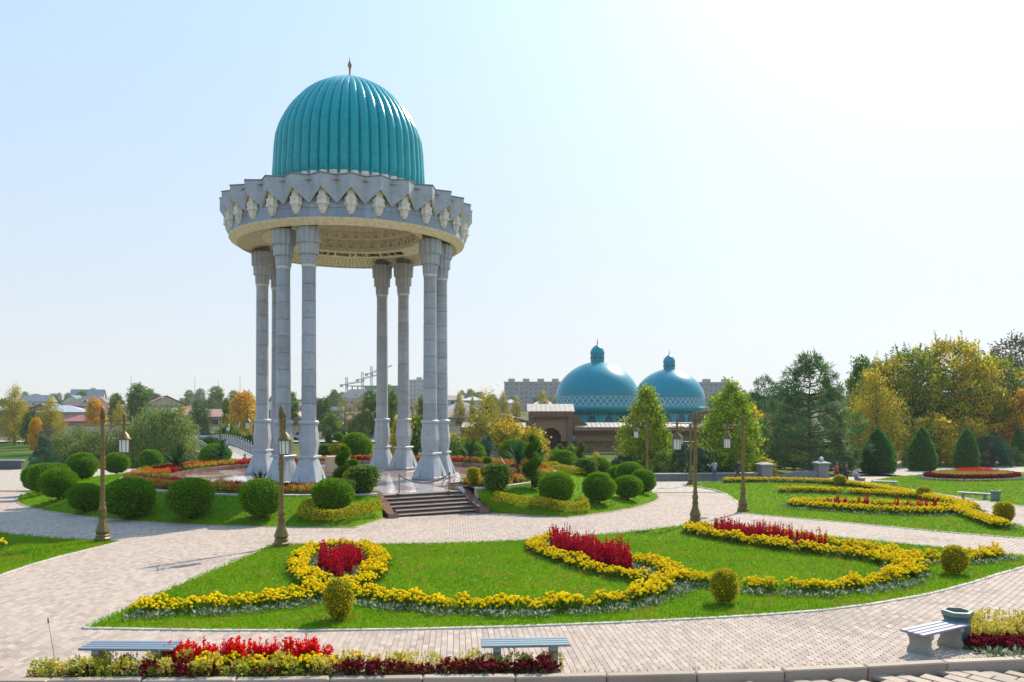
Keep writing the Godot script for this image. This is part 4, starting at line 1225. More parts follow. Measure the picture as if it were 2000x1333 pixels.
	# apartment blocks
	block("long grey apartment block with rooftop stair heads left of the turquoise domes", Vector3(14.0, 3.0, -520.0), 38.0, 18.0, 6, 12, Color(0.34, 0.34, 0.37), Color(0.40, 0.40, 0.42), 4)
	block("white apartment block seen between the back and right rotunda columns", Vector3(-72.0, 6.0, -620.0), 26.0, 20.0, 6, 9, Color(0.48, 0.50, 0.52), Color(0.5, 0.5, 0.5), 1)
	block("grey apartment block showing right of the farther turquoise dome", Vector3(128.0, 3.0, -500.0), 24.0, 17.0, 5, 8, Color(0.38, 0.36, 0.37), Color(0.4, 0.4, 0.4), 2)
	# concrete frame under construction, three cranes
	var fr := thing("concrete_frame_building", "unfinished blue grey concrete frame building under three tower cranes", "construction", Vector3(-117.0, 2.0, -640.0))
	var bl := Color(0.20, 0.25, 0.32)
	for f in 6:
		var mb := MB.new(); var x0 := -20.0 if f < 4 else -13.0
		mb.box(at3((x0 + 48.0) * 0.5, f * 3.4 + 3.2, 0), Vector3(48.0 - x0, 0.5, 14), bl); part(fr, "floor_slab", mb.mesh(M.plain))
		for i in 16:
			var x := -19.0 + i * 4.4
			if x < x0: continue
			var cm := MB.new(); cm.box(at3(x, f * 3.4 + 1.5, 6.2), Vector3(0.8, 3.1, 0.8), tone(bl, 0.9)); part(fr, "pillar", cm.mesh(M.plain))
		var bk := MB.new(); bk.box(at3(16.0 if f < 5 else 22.0, f * 3.4 + 1.5, 3.0), Vector3(60.0 if f < 4 else 46.0, 3.0, 0.4), tone(bl, 1.2)); part(fr, "infill_wall", bk.mesh(M.plain))
	crane("leftmost of the three tower cranes, short arm to the right", Vector3(-135.0, 6.0, -650.0), 24.0, 0.15, 13.0, Color(0.34, 0.36, 0.40))
	crane("middle tower crane with pale yellow arm above the concrete frame", Vector3(-123.0, 6.0, -655.0), 28.5, 0.25, 12.0, Color(0.48, 0.42, 0.30))
	crane("tallest blue tower crane with rising arm behind a back column", Vector3(-116.5, 6.0, -660.0), 33.5, 0.35, 18.0, Color(0.28, 0.36, 0.48))
	for q in [[-268.0, -560.0, 26.0, "thin lattice mast on the skyline far left above the blue roofs"], [-255.0, -640.0, 27.0, "thin mast on the skyline right of the brown roofed house"], [-236.0, -640.0, 24.0, "striped thin mast above the white roofs left of the rotunda"], [-205.0, -600.0, 26.0, "slender mast on the skyline nearest the rotunda's left columns"]]:
		var mb := MB.new(); var y: float = land(q[0], q[1])
		mb.tube([Vector3.ZERO, Vector3(0, q[2], 0)], [0.28, 0.12], 5, Color(0.42, 0.42, 0.43))
		for k in 6: mb.box(at3(0, q[2] * (0.4 + k * 0.1), 0), Vector3(0.8, 0.2, 0.2), Color(0.4, 0.3, 0.3))
		whole("mast", mb.mesh(M.iron), Vector3(q[0], y, q[1]), q[3], "mast", "masts on the skyline")
	# street with pavement and boundary wall
	var mb := MB.new()
	for i in 40:
		var x0 := -130.0 + i * 5.0
		for q in [[-131.5, -134.5, Color(0.55, 0.53, 0.50), 0.30], [-134.5, -142.0, Color(0.17, 0.17, 0.175), 0.18], [-142.0, -144.0, Color(0.5, 0.47, 0.43), 0.30]]:
			mb.quad(Vector3(x0, land(x0, q[0]) + q[3], q[0]), Vector3(x0 + 5.0, land(x0 + 5.0, q[0]) + q[3], q[0]), Vector3(x0 + 5.0, land(x0 + 5.0, q[1]) + q[3], q[1]), Vector3(x0, land(x0, q[1]) + q[3], q[1]), q[2])
	structure("street", mb.mesh(M.sheet))
	var bw := thing("boundary_wall", "long cream boundary wall with red coping and dark gates along the far street", "wall", Vector3(0, -2.1, -148.0))
	for i in 26:
		var x0 := -118.0 + i * 4.6
		var pm := MB.new(); pm.box(at3(x0 + 2.3, 1.2, 0), Vector3(4.4, 2.8, 0.3), tone(cream, rng.randf_range(0.9, 1.12))); 
		if i == 12 or i == 17:
			pm = MB.new(); pm.box(at3(x0 + 2.3, 1.2, 0.05), Vector3(2.4, 2.6, 0.1), Color(0.03, 0.03, 0.045) if i == 12 else Color(0.06, 0.02, 0.035))
			part(bw, "gate", pm.mesh(M.paint))
		else: part(bw, "wall_panel", pm.mesh(M.plaster))
		var cm := MB.new(); cm.box(at3(x0 + 2.3, 2.7, 0), Vector3(4.6, 0.22, 0.6), Color(0.38, 0.17, 0.13)); part(bw, "coping", cm.mesh(M.roof))
		var po := MB.new(); po.box(at3(x0, 1.25, 0.02), Vector3(0.4, 3.0, 0.45), tone(cream, 0.95)); part(bw, "pier", po.mesh(M.plaster))
	# parked cars along the street
	for q in [[-52.5, "white parked car beside the purple gate across the street", Color(0.6, 0.6, 0.6)], [-36.0, "pale silver parked car left of the clipped street cones", Color(0.45, 0.46, 0.48)], [-29.5, "light parked car right of the silver one across the street", Color(0.55, 0.53, 0.5)]]:
		var car := thing("parked_car", q[1], "car", Vector3(q[0], land(q[0], -138.0) + 0.18, -138.0), 0.0, "cars parked on the far street")
		var body := MB.new()
		body.prism([Vector2(-2.1, 0.3), Vector2(2.1, 0.3), Vector2(2.15, 0.7), Vector2(1.3, 0.85), Vector2(-1.6, 0.9), Vector2(-2.1, 0.8)], -0.85, 0.85, q[2], Transform3D(STAND, Vector3.ZERO)); part(car, "body", body.mesh(M.paint))
		body = MB.new(); body.prism([Vector2(-1.5, 0.88), Vector2(1.2, 0.84), Vector2(0.6, 1.4), Vector2(-1.1, 1.42)], -0.72, 0.72, Color(0.03, 0.035, 0.04), Transform3D(STAND, Vector3.ZERO)); part(car, "cabin_glass", body.mesh(M.paint))
		body = MB.new(); body.lathe([Vector2(0, -0.1), Vector2(0.3, -0.1), Vector2(0.32, 0.1), Vector2(0, 0.1)], 12, Transform3D(Basis(Vector3.RIGHT, PI / 2), Vector3.ZERO), Color(0.02, 0.02, 0.02)); var wheel := body.mesh(M.plain)
		for x in [-1.3, 1.3]:
			for z in [-0.78, 0.78]: part(car, "wheel", wheel, at3(x, 0.32, z))

func block(label: String, at: Vector3, w: float, h: float, floors: int, bays: int, wall: Color, roofc: Color, heads: int) -> void:
	var root := thing("apartment_block", label, "apartment block", at, 0.0, "apartment blocks on the skyline")
	var mb := MB.new(); mb.box(at3(0, h * 0.5 - 2.0, 0), Vector3(w, h + 4.0, 12), wall); part(root, "wall", mb.mesh(M.plaster))
	mb = MB.new(); mb.box(at3(0, h + 0.2, 0), Vector3(w + 0.6, 0.5, 12.6), tone(roofc, 0.8)); part(root, "roof", mb.mesh(M.plain))
	for i in heads:
		mb = MB.new(); mb.box(at3(-w / 2 + w * (i + 0.5) / heads, h + 1.4, 0), Vector3(4.2, 2.2, 5), tone(roofc, 0.75)); part(root, "stair_head", mb.mesh(M.plain))
	var g := MB.new(); g.box(Transform3D(), Vector3(w / bays * 0.5, h / floors * 0.45, 0.2), tone(wall, 0.45)); var gm := g.mesh(M.paint)
	var b := MB.new(); b.box(at3(0, -0.5, 0.5), Vector3(w / bays * 0.85, h / floors * 0.3, 1.0), tone(wall, 1.15)); var bmesh := b.mesh(M.plaster)
	for f in floors:
		for i in bays:
			part(root, "window", gm, at3(-w / 2 + w * (i + 0.5) / bays, h * (f + 0.55) / floors, 6.0))
			if i % 3 == 1: part(root, "balcony", bmesh, at3(-w / 2 + w * (i + 0.5) / bays, h * (f + 0.45) / floors, 6.0))

func crane(label: String, at: Vector3, h: float, rise: float, reach: float, col: Color) -> void:
	var root := thing("tower_crane", label, "crane", at, 0.0, "tower cranes over the building site")
	var mb := MB.new()
	for s in [Vector3(-0.7, 0, -0.7), Vector3(0.7, 0, -0.7), Vector3(-0.7, 0, 0.7), Vector3(0.7, 0, 0.7)]: mb.tube([s, s + Vector3(0, h, 0)], [0.22, 0.22], 4, col)
	var k := int(h / 2.0)
	for i in k:
		var s := 0.7 if i % 2 == 0 else -0.7
		mb.tube([Vector3(-s, h * i / k, 0.7), Vector3(s, h * (i + 1) / k, 0.7)], [0.13, 0.13], 4, col)
	part(root, "mast", mb.mesh(M.iron))
	mb = MB.new()
	var d := Vector3(cos(rise), sin(rise), 0)
	mb.tube([Vector3(0, h - 6, 0), Vector3(0, h - 6, 0) + d * reach], [0.5, 0.3], 4, col)
	mb.tube([Vector3(0, h - 4.8, 0), Vector3(0, h - 5.4, 0) + d * reach], [0.2, 0.2], 4, col)
	for i in 7: mb.tube([Vector3(0, h - 6, 0) + d * reach * i / 7.0, Vector3(0, h - 4.9, 0) + d * reach * (i + 0.5) / 7.0], [0.12, 0.12], 4, col)
	part(root, "jib", mb.mesh(M.iron))
	mb = MB.new(); mb.tube([Vector3(0, h - 6, 0), Vector3(-4.5, h - 6.5, 0)], [0.5, 0.5], 4, col); mb.box(at3(-4.2, h - 7.2, 0), Vector3(2.2, 2.0, 1.6), tone(col, 0.7)); part(root, "counterweight", mb.mesh(M.iron))
	mb = MB.new(); mb.box(at3(0.8, h - 7.6, 0.8), Vector3(1.6, 1.8, 1.6), tone(col, 0.8)); part(root, "cab", mb.mesh(M.paint))

# ---------------------------------------------------------------- bridge and garden walls
func build_bridge_and_walls() -> void:
	var a := Vector3(-24.5, 0, -73.0); var b := Vector3(-49.0, 0, -121.0)
	var root := thing("footbridge", "pale arched footbridge with grey iron railings left of the rotunda", "bridge", Vector3.ZERO)
	var ax := (b - a).normalized(); var sd := ax.cross(Vector3.UP).normalized()
	var deck := MB.new(); var L := a.distance_to(b)
	var lev := func(t: float) -> float: return lerpf(gy(-24.5, -73.0), -2.1, t) + 0.9 * sin(PI * t) + 0.1
	for i in 24:
		var t0 := i / 24.0; var t1 := (i + 1) / 24.0
		var p := a + ax * L * t0; var q := a + ax * L * t1
		p.y = lev.call(t0); q.y = lev.call(t1)
		for s in [[-2.4, 2.4, 0.0, Color(0.50, 0.43, 0.38)]]:
			deck.quad(p + sd * s[0], q + sd * s[0], q + sd * s[1], p + sd * s[1], s[3])
			deck.quad(p + sd * s[0] - Vector3(0, 0.6, 0), p + sd * s[0], q + sd * s[0], q + sd * s[0] - Vector3(0, 0.6, 0), Color(0.35, 0.36, 0.38))
			deck.quad(q + sd * s[1] - Vector3(0, 0.6, 0), q + sd * s[1], p + sd * s[1], p + sd * s[1] - Vector3(0, 0.6, 0), Color(0.35, 0.36, 0.38))
	part(root, "deck", deck.mesh(M.sheet))
	for s in [-2.3, 2.3]:
		var rail := holder(root, "railing")
		var pts := []; var rr := []; var low := []
		for i in 25:
			var p: Vector3 = a + ax * L * i / 24.0 + sd * s
			p.y = lev.call(i / 24.0)
			pts.push_back(p + Vector3(0, 1.0, 0)); rr.push_back(0.05); low.push_back(p + Vector3(0, 0.25, 0))
		var mb := MB.new(); mb.tube(pts, rr, 5, Color(0.28, 0.32, 0.36)); mb.tube(low, rr, 5, Color(0.28, 0.32, 0.36)); part(rail, "handrail", mb.mesh(M.iron))
		var pm := MB.new(); pm.box(at3(0, 0.6, 0), Vector3(0.13, 1.2, 0.13), Color(0.25, 0.28, 0.32)); pm.lathe([Vector2(0, 1.18), Vector2(0.1, 1.28), Vector2(0, 1.38)], 6, Transform3D(), Color(0.25, 0.28, 0.32)); var post := pm.mesh(M.iron)
		for i in 30:
			var t := i / 29.0
			var p: Vector3 = a + ax * L * t + sd * s; p.y = lev.call(t)
			part(rail, "railing_post", post, Transform3D(Basis(), p))
		var bm := MB.new()
		for i in 145:
			var t := i / 144.0
			var p: Vector3 = a + ax * L * t + sd * s; p.y = lev.call(t)
			bm.box(Transform3D(Basis(), p + Vector3(0, 0.62, 0)), Vector3(0.035, 0.8, 0.035), Color(0.3, 0.34, 0.38))
		part(rail, "balusters", bm.mesh(M.iron)).set_meta("kind", "stuff")
	# low stone wall behind the paths, with gate piers
	var st := Color(0.23, 0.235, 0.24)
	var wl := thing("low_stone_wall", "low grey stone wall with wide coping behind the path", "wall", Vector3.ZERO)
	var pts := [Vector2(7.0, -66.0), Vector2(9.5, -64.3), Vector2(13.0, -64.4), Vector2(16.5, -65.1), Vector2(20.3, -66.0)]
	var line := curve(pts, 1.3)
	for i in line.size() - 1:
		var p: Vector2 = line[i]; var q: Vector2 = line[i + 1]
		var t := bar(Vector3(p.x, gy(p.x, p.y) + 0.25, p.y), Vector3(q.x, gy(q.x, q.y) + 0.25, q.y))
		var mb := MB.new(); mb.box(t, Vector3(p.distance_to(q) - 0.01, 0.55, 0.4), tone(st, rng.randf_range(0.85, 1.1)), 0.015); part(wl, "wall_block", mb.mesh(M.stone))
		mb = MB.new(); mb.box(Transform3D(t.basis, t.origin + Vector3(0, 0.33, 0)), Vector3(p.distance_to(q) - 0.01, 0.1, 0.6), Color(0.36, 0.36, 0.35), 0.015); part(wl, "coping_stone", mb.mesh(M.stone))
	for q in [[21.0, -66.1, false, "square grey stone gate pier with flat cap at the wall's end"], [27.0, -69.5, true, "square grey stone gate pier topped by a white stone ball"]]:
		var y := gy(q[0], q[1])
		var pr := thing("gate_pier", q[3], "pier", Vector3(q[0], y, q[1]), 0.1, "stone gate piers")
		var mb := MB.new(); mb.box(at3(0, 0.6, 0), Vector3(0.95, 1.25, 0.95), st, 0.02); part(pr, "shaft", mb.mesh(M.stone))
		mb = MB.new(); loft(mb, [ngon(0.62, 1.2, 4, TAU / 8, 0.0), ngon(0.88, 1.24, 4, TAU / 8), ngon(0.88, 1.33, 4, TAU / 8), ngon(0.35, 1.46, 4, TAU / 8), ngon(0.01, 1.47, 4, TAU / 8)], Color(0.30, 0.30, 0.295)); part(pr, "cap", mb.mesh(M.stone))
		if q[2]:
			var ball := []
			for i in 13: ball.push_back(Vector2(sin(PI * i / 12.0) * 0.2, 1.64 - cos(PI * i / 12.0) * 0.2))
			mb = MB.new(); mb.lathe(ball, 16, Transform3D(), Color(0.66, 0.68, 0.70)); part(pr, "ball", mb.mesh(M.white_marble))
	var sw := thing("sloping_wall", "short grey stone wall with sloping end beside the ball-topped pier", "wall", Vector3(24.6, gy(24.6, -69.3), -69.3))
	var mb2 := MB.new(); mb2.prism([Vector2(-1.9, -0.2), Vector2(1.95, -0.2), Vector2(1.95, 0.62), Vector2(0.3, 0.62), Vector2(-1.9, 0.05)], -0.2, 0.2, st, Transform3D(STAND, Vector3.ZERO)); part(sw, "wall", mb2.mesh(M.stone))
	# dark parapet far left
	var pa := thing("dark_parapet", "dark grey stone parapet with pale coping at the far left edge of the garden", "wall", Vector3(-49.4, gy(-49.0, -71.0), -71.0), 0.0)
	var mb3 := MB.new(); mb3.box(at3(0, 0.35, 0), Vector3(11.5, 0.8, 0.4), Color(0.10, 0.11, 0.12), 0.02); part(pa, "wall", mb3.mesh(M.stone))
	mb3 = MB.new(); mb3.box(at3(0, 0.79, 0), Vector3(11.7, 0.1, 0.6), Color(0.36, 0.38, 0.40), 0.02); part(pa, "coping", mb3.mesh(M.stone))

# ---------------------------------------------------------------- flowers
func marigold(sd: int) -> ArrayMesh:
	rng.seed = sd
	var mb := MB.new()
	for i in 46:
		var a := rng.randf() * TAU; var r := sqrt(rng.randf()) * 0.17
		var p := Vector3(cos(a) * r, rng.randf_range(0.02, 0.2), sin(a) * r)
		var d := (Vector3(cos(a), rng.randf_range(-0.1, 1.0), sin(a)) + rv() * 0.5).normalized()
		mb.leaf(p, d, d.cross(rv()).normalized(), rng.randf_range(0.06, 0.11), 0.018, tone(Color(0.08, 0.17, 0.012), rng.randf_range(0.7, 1.4)))
	for i in 15:
		var a := i * 2.4 + rng.randf() * 0.5; var r := sqrt((i + 0.5) / 15.0) * 0.19
		var y := 0.30 - r * r * 3.0 + rng.randf_range(-0.04, 0.05)
		var p := Vector3(cos(a) * r, y, sin(a) * r)
		var s := rng.randf_range(0.032, 0.046)
		var c := tone(Color(0.95, 0.735, 0.0), rng.randf_range(0.85, 1.12))
		if rng.randf() < 0.12: c = Color(0.95, 0.58, 0.0)
		mb.lathe([Vector2(s * 0.35, -s * 0.55), Vector2(s, -s * 0.1), Vector2(s * 0.85, s * 0.4), Vector2(s * 0.4, s * 0.7), Vector2(0, s * 0.62)], 7, Transform3D(Basis(rv(), rng.randf() * 0.7), p), c, false)
		mb.tube([Vector3(p.x * 0.5, 0.05, p.z * 0.5), p], [0.006, 0.005], 3, Color(0.06, 0.12, 0.015))
	return mb.mesh(M.petal)

func silver(sd: int) -> ArrayMesh:
	rng.seed = sd
	var mb := MB.new()
	for i in 46:
		var a := rng.randf() * TAU; var r := sqrt(rng.randf()) * 0.15
		var p := Vector3(cos(a) * r, rng.randf_range(0.0, 0.09), sin(a) * r)
		var d := (Vector3(cos(a), rng.randf_range(0.2, 1.3), sin(a)) + rv() * 0.4).normalized()
		var c := Color(0.36, 0.42, 0.28) if rng.randf() < 0.5 else Color(0.08, 0.14, 0.05)
		mb.leaf(p, d, d.cross(rv()).normalized(), rng.randf_range(0.07, 0.13), 0.02, tone(c, rng.randf_range(0.8, 1.25)))
	return mb.mesh(M.petal)

func celosia(sd: int, h: float, col: Color, spikes := 5) -> ArrayMesh:
	rng.seed = sd
	var mb := MB.new()
	for i in spikes:
		var a := rng.randf() * TAU; var r := rng.randf() * 0.10
		var base := Vector3(cos(a) * r, 0, sin(a) * r)
		var tip := base * 1.5 + Vector3(rng.randfn() * 0.03, h * rng.randf_range(0.65, 1.05), rng.randfn() * 0.03)
		mb.tube([base, tip * 0.97], [0.007, 0.004], 3, tone(col, 0.5))
		for k in 30:
			var t := rng.randf_range(0.15, 1.0)
			var p := base.lerp(tip, t)
			var d := (Vector3(rng.randfn(), rng.randf_range(0.3, 1.8), rng.randfn())).normalized()
			var s := rng.randf_range(0.05, 0.10) * (1.15 - t * 0.6)
			mb.leaf(p, d, d.cross(rv()).normalized(), s, s * 0.28, tone(col, rng.randf_range(0.6, 1.5)))
	for i in 14:
		var a := rng.randf() * TAU
		var d := Vector3(cos(a), rng.randf_range(0.2, 0.9), sin(a)).normalized()
		mb.leaf(Vector3(0, rng.randf() * h * 0.4, 0), d, d.cross(Vector3.UP).normalized(), 0.13, 0.03, tone(Color(col.r * 0.35, 0.03, 0.02), rng.randf_range(0.7, 1.4)))
	return mb.mesh(M.petal)

func coleus(sd: int, h: float, col: Color, n := 80) -> ArrayMesh:
	rng.seed = sd
	var mb := MB.new()
	for i in n:
		var a := rng.randf() * TAU; var t := rng.randf()
		var r := 0.15 * (1.0 - t * 0.6) * sqrt(rng.randf())
		var p := Vector3(cos(a) * r, t * h, sin(a) * r)
		var d := (Vector3(cos(a), rng.randf_range(0.0, 1.0), sin(a)) + rv() * 0.4).normalized()
		var c := col if t > 0.35 or rng.randf() < 0.35 else Color(0.10, 0.16, 0.02)
		mb.leaf(p, d, d.cross(rv()).normalized(), rng.randf_range(0.05, 0.10), 0.024, tone(c, rng.randf_range(0.7, 1.3)))
	for i in 3:
		var q := Vector3(rng.randfn() * 0.07, h * rng.randf_range(0.9, 1.35), rng.randfn() * 0.07)
		mb.tube([Vector3(q.x, 0, q.z), q], [0.005, 0.003], 3, tone(col, 0.7))
		for k in 16:
			var d := rv(); d.y = absf(d.y)
			mb.leaf(Vector3(q.x, q.y * rng.randf_range(0.75, 1.0), q.z), d, d.cross(rv()).normalized(), 0.035, 0.012, tone(col, rng.randf_range(0.9, 1.3)))
	return mb.mesh(M.petal)

func plant(parent: Node, called: String, kinds: Array, p: Vector2, y: float, s := 1.0) -> void:
	part(parent, called, pick(kinds), Transform3D(Basis(Vector3.UP, rng.randf() * TAU).scaled(Vector3(s, s * rng.randf_range(0.85, 1.15), s)), Vector3(p.x, y, p.y)))

# a border along a line: rows of marigolds, a fringe of silver leaves on one side
func border(bed: Node3D, line: Array, rows: int, gap: float, fringe: float, closed: bool, kinds: Dictionary, single := true) -> void:
	var pts := curve(line, gap, closed)
	var xf := []; var far := []
	var soil := MB.new()
	var wide := rows * gap * 0.5 + 0.05
	for i in (pts.size() if closed else pts.size() - 1):
		var p: Vector2 = pts[i]; var q: Vector2 = pts[(i + 1) % pts.size()]
		var nm := (q - p).orthogonal().normalized()
		var lv := 0.062
		var f := func(v: Vector2) -> Vector3: return Vector3(v.x, gy(v.x, v.y) + lv, v.y)
		soil.quad(f.call(p - nm * wide), f.call(q - nm * wide), f.call(q + nm * wide), f.call(p + nm * wide), Color(0.05, 0.035, 0.022))
		for r in rows:
			var o := p + nm * (r - (rows - 1) * 0.5) * gap * 0.92 + (q - p) * (0.5 if r & 1 else 0.0) + Vector2(rng.randfn(), rng.randfn()) * gap * 0.13
			var y := gy(o.x, o.y) + 0.055
			if rng.randf() < 0.05: continue
			if single: plant(bed, "marigold_plant", kinds.m, o, y, gap / 0.29 * rng.randf_range(0.72, 1.18))
			else: far.push_back(Transform3D(Basis(Vector3.UP, rng.randf() * TAU).scaled(Vector3.ONE * gap / 0.27), Vector3(o.x, y, o.y)))
		if fringe != 0.0:
			for k in 2:
				for e in 2:
					if rng.randf() < 0.38: continue
					var o := p.lerp(q, k * 0.5 + rng.randf() * 0.3) + nm * (wide + 0.02 + e * 0.17) * signf(fringe) + Vector2(rng.randfn(), rng.randfn()) * 0.03
					var s := rng.randf_range(0.75, 1.15) * absf(fringe)
					xf.push_back(Transform3D(Basis(Vector3.UP, rng.randf() * TAU).scaled(Vector3(s, s, s)), Vector3(o.x, gy(o.x, o.y) + 0.055, o.y)))
	part(bed, "soil", soil.mesh(M.soil))
	if xf.size() > 0: copies(bed, "silver_leaf_edging", kinds.s, xf)
	if far.size() > 0: copies(bed, "marigold_plants", kinds.m[0], far)

func fill(poly: Array, gap: float) -> Array:
	var pv := PackedVector2Array(poly); var lo := pv[0]; var hi := pv[0]; var out := []
	for p in pv:
		lo = lo.min(p); hi = hi.max(p)
	var x := lo.x
	while x < hi.x:
		var y := lo.y
		while y < hi.y:
			var p := Vector2(x + rng.randfn() * gap * 0.2, y + rng.randfn() * gap * 0.2)
			if Geometry2D.is_point_in_polygon(p, pv): out.push_back(p)
			y += gap
		x += gap
	return out

func build_beds() -> void:
	var k := {"m": [marigold(11), marigold(12), marigold(13), marigold(14), marigold(15)], "s": silver(16)}
	var wine := Color(0.50, 0.010, 0.032)
	var spike := [celosia(21, 0.56, wine, 8), celosia(22, 0.62, wine, 8), celosia(23, 0.5, Color(0.48, 0.012, 0.04), 8), celosia(24, 0.72, wine, 6)]
	rng.seed = 99
	var bed := func(label: String) -> Node3D: return thing("flower_bed", label, "flower bed", Vector3.ZERO, 0.0, "marigold borders on the lawns")
	# front lawn
	var drop := [Vector2(-3.85, -17.8), Vector2(-4.6, -18.6), Vector2(-5.35, -20.1), Vector2(-5.8, -21.8), Vector2(-5.95, -23.5), Vector2(-5.6, -24.7), Vector2(-4.95, -24.95), Vector2(-4.2, -23.7), Vector2(-3.65, -21.8), Vector2(-3.48, -20.1), Vector2(-3.5, -18.7)]
	var b: Node3D = bed.call("tulip-shaped marigold ring round a dark red clump on the front lawn")
	border(b, drop, 2, 0.27, -0.8, true, k)
	for p in fill([Vector2(-4.1, -19.0), Vector2(-4.9, -20.4), Vector2(-5.2, -21.8), Vector2(-5.2, -23.3), Vector2(-4.9, -23.9), Vector2(-4.4, -23.0), Vector2(-4.05, -21.0)], 0.26): plant(b, "silver_leaf_plant", [k.s], p, gy(p.x, p.y) + 0.055, 1.1)
	for p in fill([Vector2(-4.0, -18.9), Vector2(-4.5, -19.5), Vector2(-5.05, -20.8), Vector2(-5.2, -22.0), Vector2(-4.6, -22.6), Vector2(-4.1, -21.6), Vector2(-3.9, -20.3)], 0.26): plant(b, "celosia_plant", spike, p, gy(p.x, p.y) + 0.055, 1.0)
	b = bed.call("marigold border tapering to the left tip of the front lawn")
	border(b, [Vector2(-7.45, -15.76), Vector2(-6.85, -15.9), Vector2(-6.17, -16), Vector2(-5.43, -16.24), Vector2(-4.7, -16.62), Vector2(-4.28, -17.08), Vector2(-3.95, -17.6)], 2, 0.27, -0.85, false, k)
	b = bed.call("long curving marigold border between the tulip shape and the first red paisley")
	border(b, [Vector2(-3.7, -17.6), Vector2(-3.06, -16.98), Vector2(-2.11, -16.38), Vector2(-1.03, -16.04), Vector2(0, -15.94), Vector2(1.03, -16.08), Vector2(2.12, -16.52), Vector2(3.02, -17.4), Vector2(3.6, -18.3)], 2, 0.27, -0.85, false, k)
	b = bed.call("paisley bed at the middle of the front lawn, marigolds round a dark red block")
	border(b, [Vector2(3.75, -18.75), Vector2(3.2, -18.95), Vector2(2.55, -19.8), Vector2(1.85, -21.1), Vector2(1.15, -22.7), Vector2(0.7, -24.4), Vector2(0.85, -25.7), Vector2(1.4, -26.2), Vector2(2.35, -24.3), Vector2(3.2, -22.3), Vector2(3.85, -20.9), Vector2(4.05, -19.5)], 2, 0.27, -0.85, true, k)
	for p in fill([Vector2(3.2, -20.0), Vector2(2.55, -20.6), Vector2(1.6, -22.6), Vector2(1.1, -24.6), Vector2(1.35, -25.6), Vector2(2.2, -23.7), Vector2(3.15, -21.6)], 0.27): plant(b, "celosia_plant", spike, p, gy(p.x, p.y) + 0.055, 1.1)
	b = bed.call("marigold border sweeping from the middle paisley to the right paisley")
	border(b, [Vector2(4.1, -19.0), Vector2(4.67, -18.64), Vector2(5.36, -18.14), Vector2(6.43, -17.86), Vector2(7.55, -18.08), Vector2(8.71, -18.82), Vector2(9.5, -19.4)], 2, 0.27, -0.85, false, k)
	b = bed.call("paisley bed at the right of the front lawn, marigolds round a low dark red strip")
	border(b, [Vector2(9.75, -19.75), Vector2(10.15, -21.1), Vector2(10.15, -22.0), Vector2(9.8, -22.75), Vector2(8.95, -23.8), Vector2(7.95, -25.2), Vector2(7.0, -27.0), Vector2(6.5, -28.6), Vector2(6.8, -29.6), Vector2(7.6, -29.6), Vector2(8.9, -27.6), Vector2(9.85, -25.6), Vector2(10.55, -23.9), Vector2(10.75, -22.4), Vector2(10.55, -20.9)], 2, 0.30, -0.85, true, k)
	for p in fill([Vector2(9.75, -23.9), Vector2(8.9, -24.5), Vector2(7.4, -27.0), Vector2(7.0, -28.6), Vector2(7.5, -28.9), Vector2(8.7, -26.9)], 0.29): plant(b, "celosia_plant", spike, p, gy(p.x, p.y) + 0.055, 1.0)
	b = bed.call("short marigold border at the right end of the front lawn beside a golden shrub")
	border(b, [Vector2(10.9, -22.5), Vector2(11.48, -22.32), Vector2(12.15, -22.24), Vector2(13.16, -22.5), Vector2(14.3, -23.2)], 2, 0.27, -0.85, false, k)
	b = bed.call("small marigold patch at the left edge of the picture on the left lawn")
	border(b, [Vector2(-16.0, -24.6), Vector2(-15.75, -23.8), Vector2(-15.9, -23.0)], 2, 0.27, -0.85, false, k)
	# right lawn
	b = bed.call("long marigold border along the back edge of the right lawn")
	border(b, [Vector2(16.1, -60.36), Vector2(18.82, -61.02), Vector2(21.72, -60.36), Vector2(23.6, -58.0), Vector2(23.9, -53.88), Vector2(23.4, -48.66), Vector2(22.7, -43.32), Vector2(22.0, -39.04), Vector2(21.3, -36.94)], 2, 0.36, 0.8, false, k, false)
	b = bed.call("straight marigold border across the middle of the right lawn")
	border(b, [Vector2(16.68, -49.54), Vector2(18.47, -49.54), Vector2(20.15, -48.24), Vector2(21.56, -46.6), Vector2(22.4, -44.8)], 2, 0.36, 0.8, false, k, false)
	b = bed.call("marigold loop with scattered dark red spikes on the right lawn")
	border(b, [Vector2(21.0, -36.9), Vector2(19.76, -35.76), Vector2(18.26, -35.52), Vector2(16.76, -36.22), Vector2(15.4, -37.44), Vector2(14.35, -38.6), Vector2(14.15, -39.88), Vector2(15.31, -40.8), Vector2(17.04, -40.0), Vector2(18.68, -38.7), Vector2(20.2, -37.4)], 2, 0.34, 0.8, true, k, false)
	for q in [Vector2(15.6, -39.3), Vector2(15.85, -39.1), Vector2(16.1, -39.3), Vector2(16.3, -38.9), Vector2(16.9, -38.8), Vector2(17.1, -38.6), Vector2(17.3, -38.8), Vector2(18.5, -37.2), Vector2(18.9, -37.0), Vector2(19.2, -36.9), Vector2(19.5, -36.8), Vector2(18.1, -37.4)]: plant(b, "celosia_plant", spike, q, gy(q.x, q.y) + 0.055, 1.15)
	b = bed.call("short marigold tail at the near right corner of the right lawn")
	border(b, [Vector2(20.1, -35.5), Vector2(19.2, -32.6), Vector2(18.4, -29.8)], 2, 0.32, 0.8, false, k, false)
	# oval bed on the far lawn
	var oval := thing("flower_bed", "oval bed of scarlet, cream and wine plants ringed in white at far right", "flower bed", Vector3.ZERO)
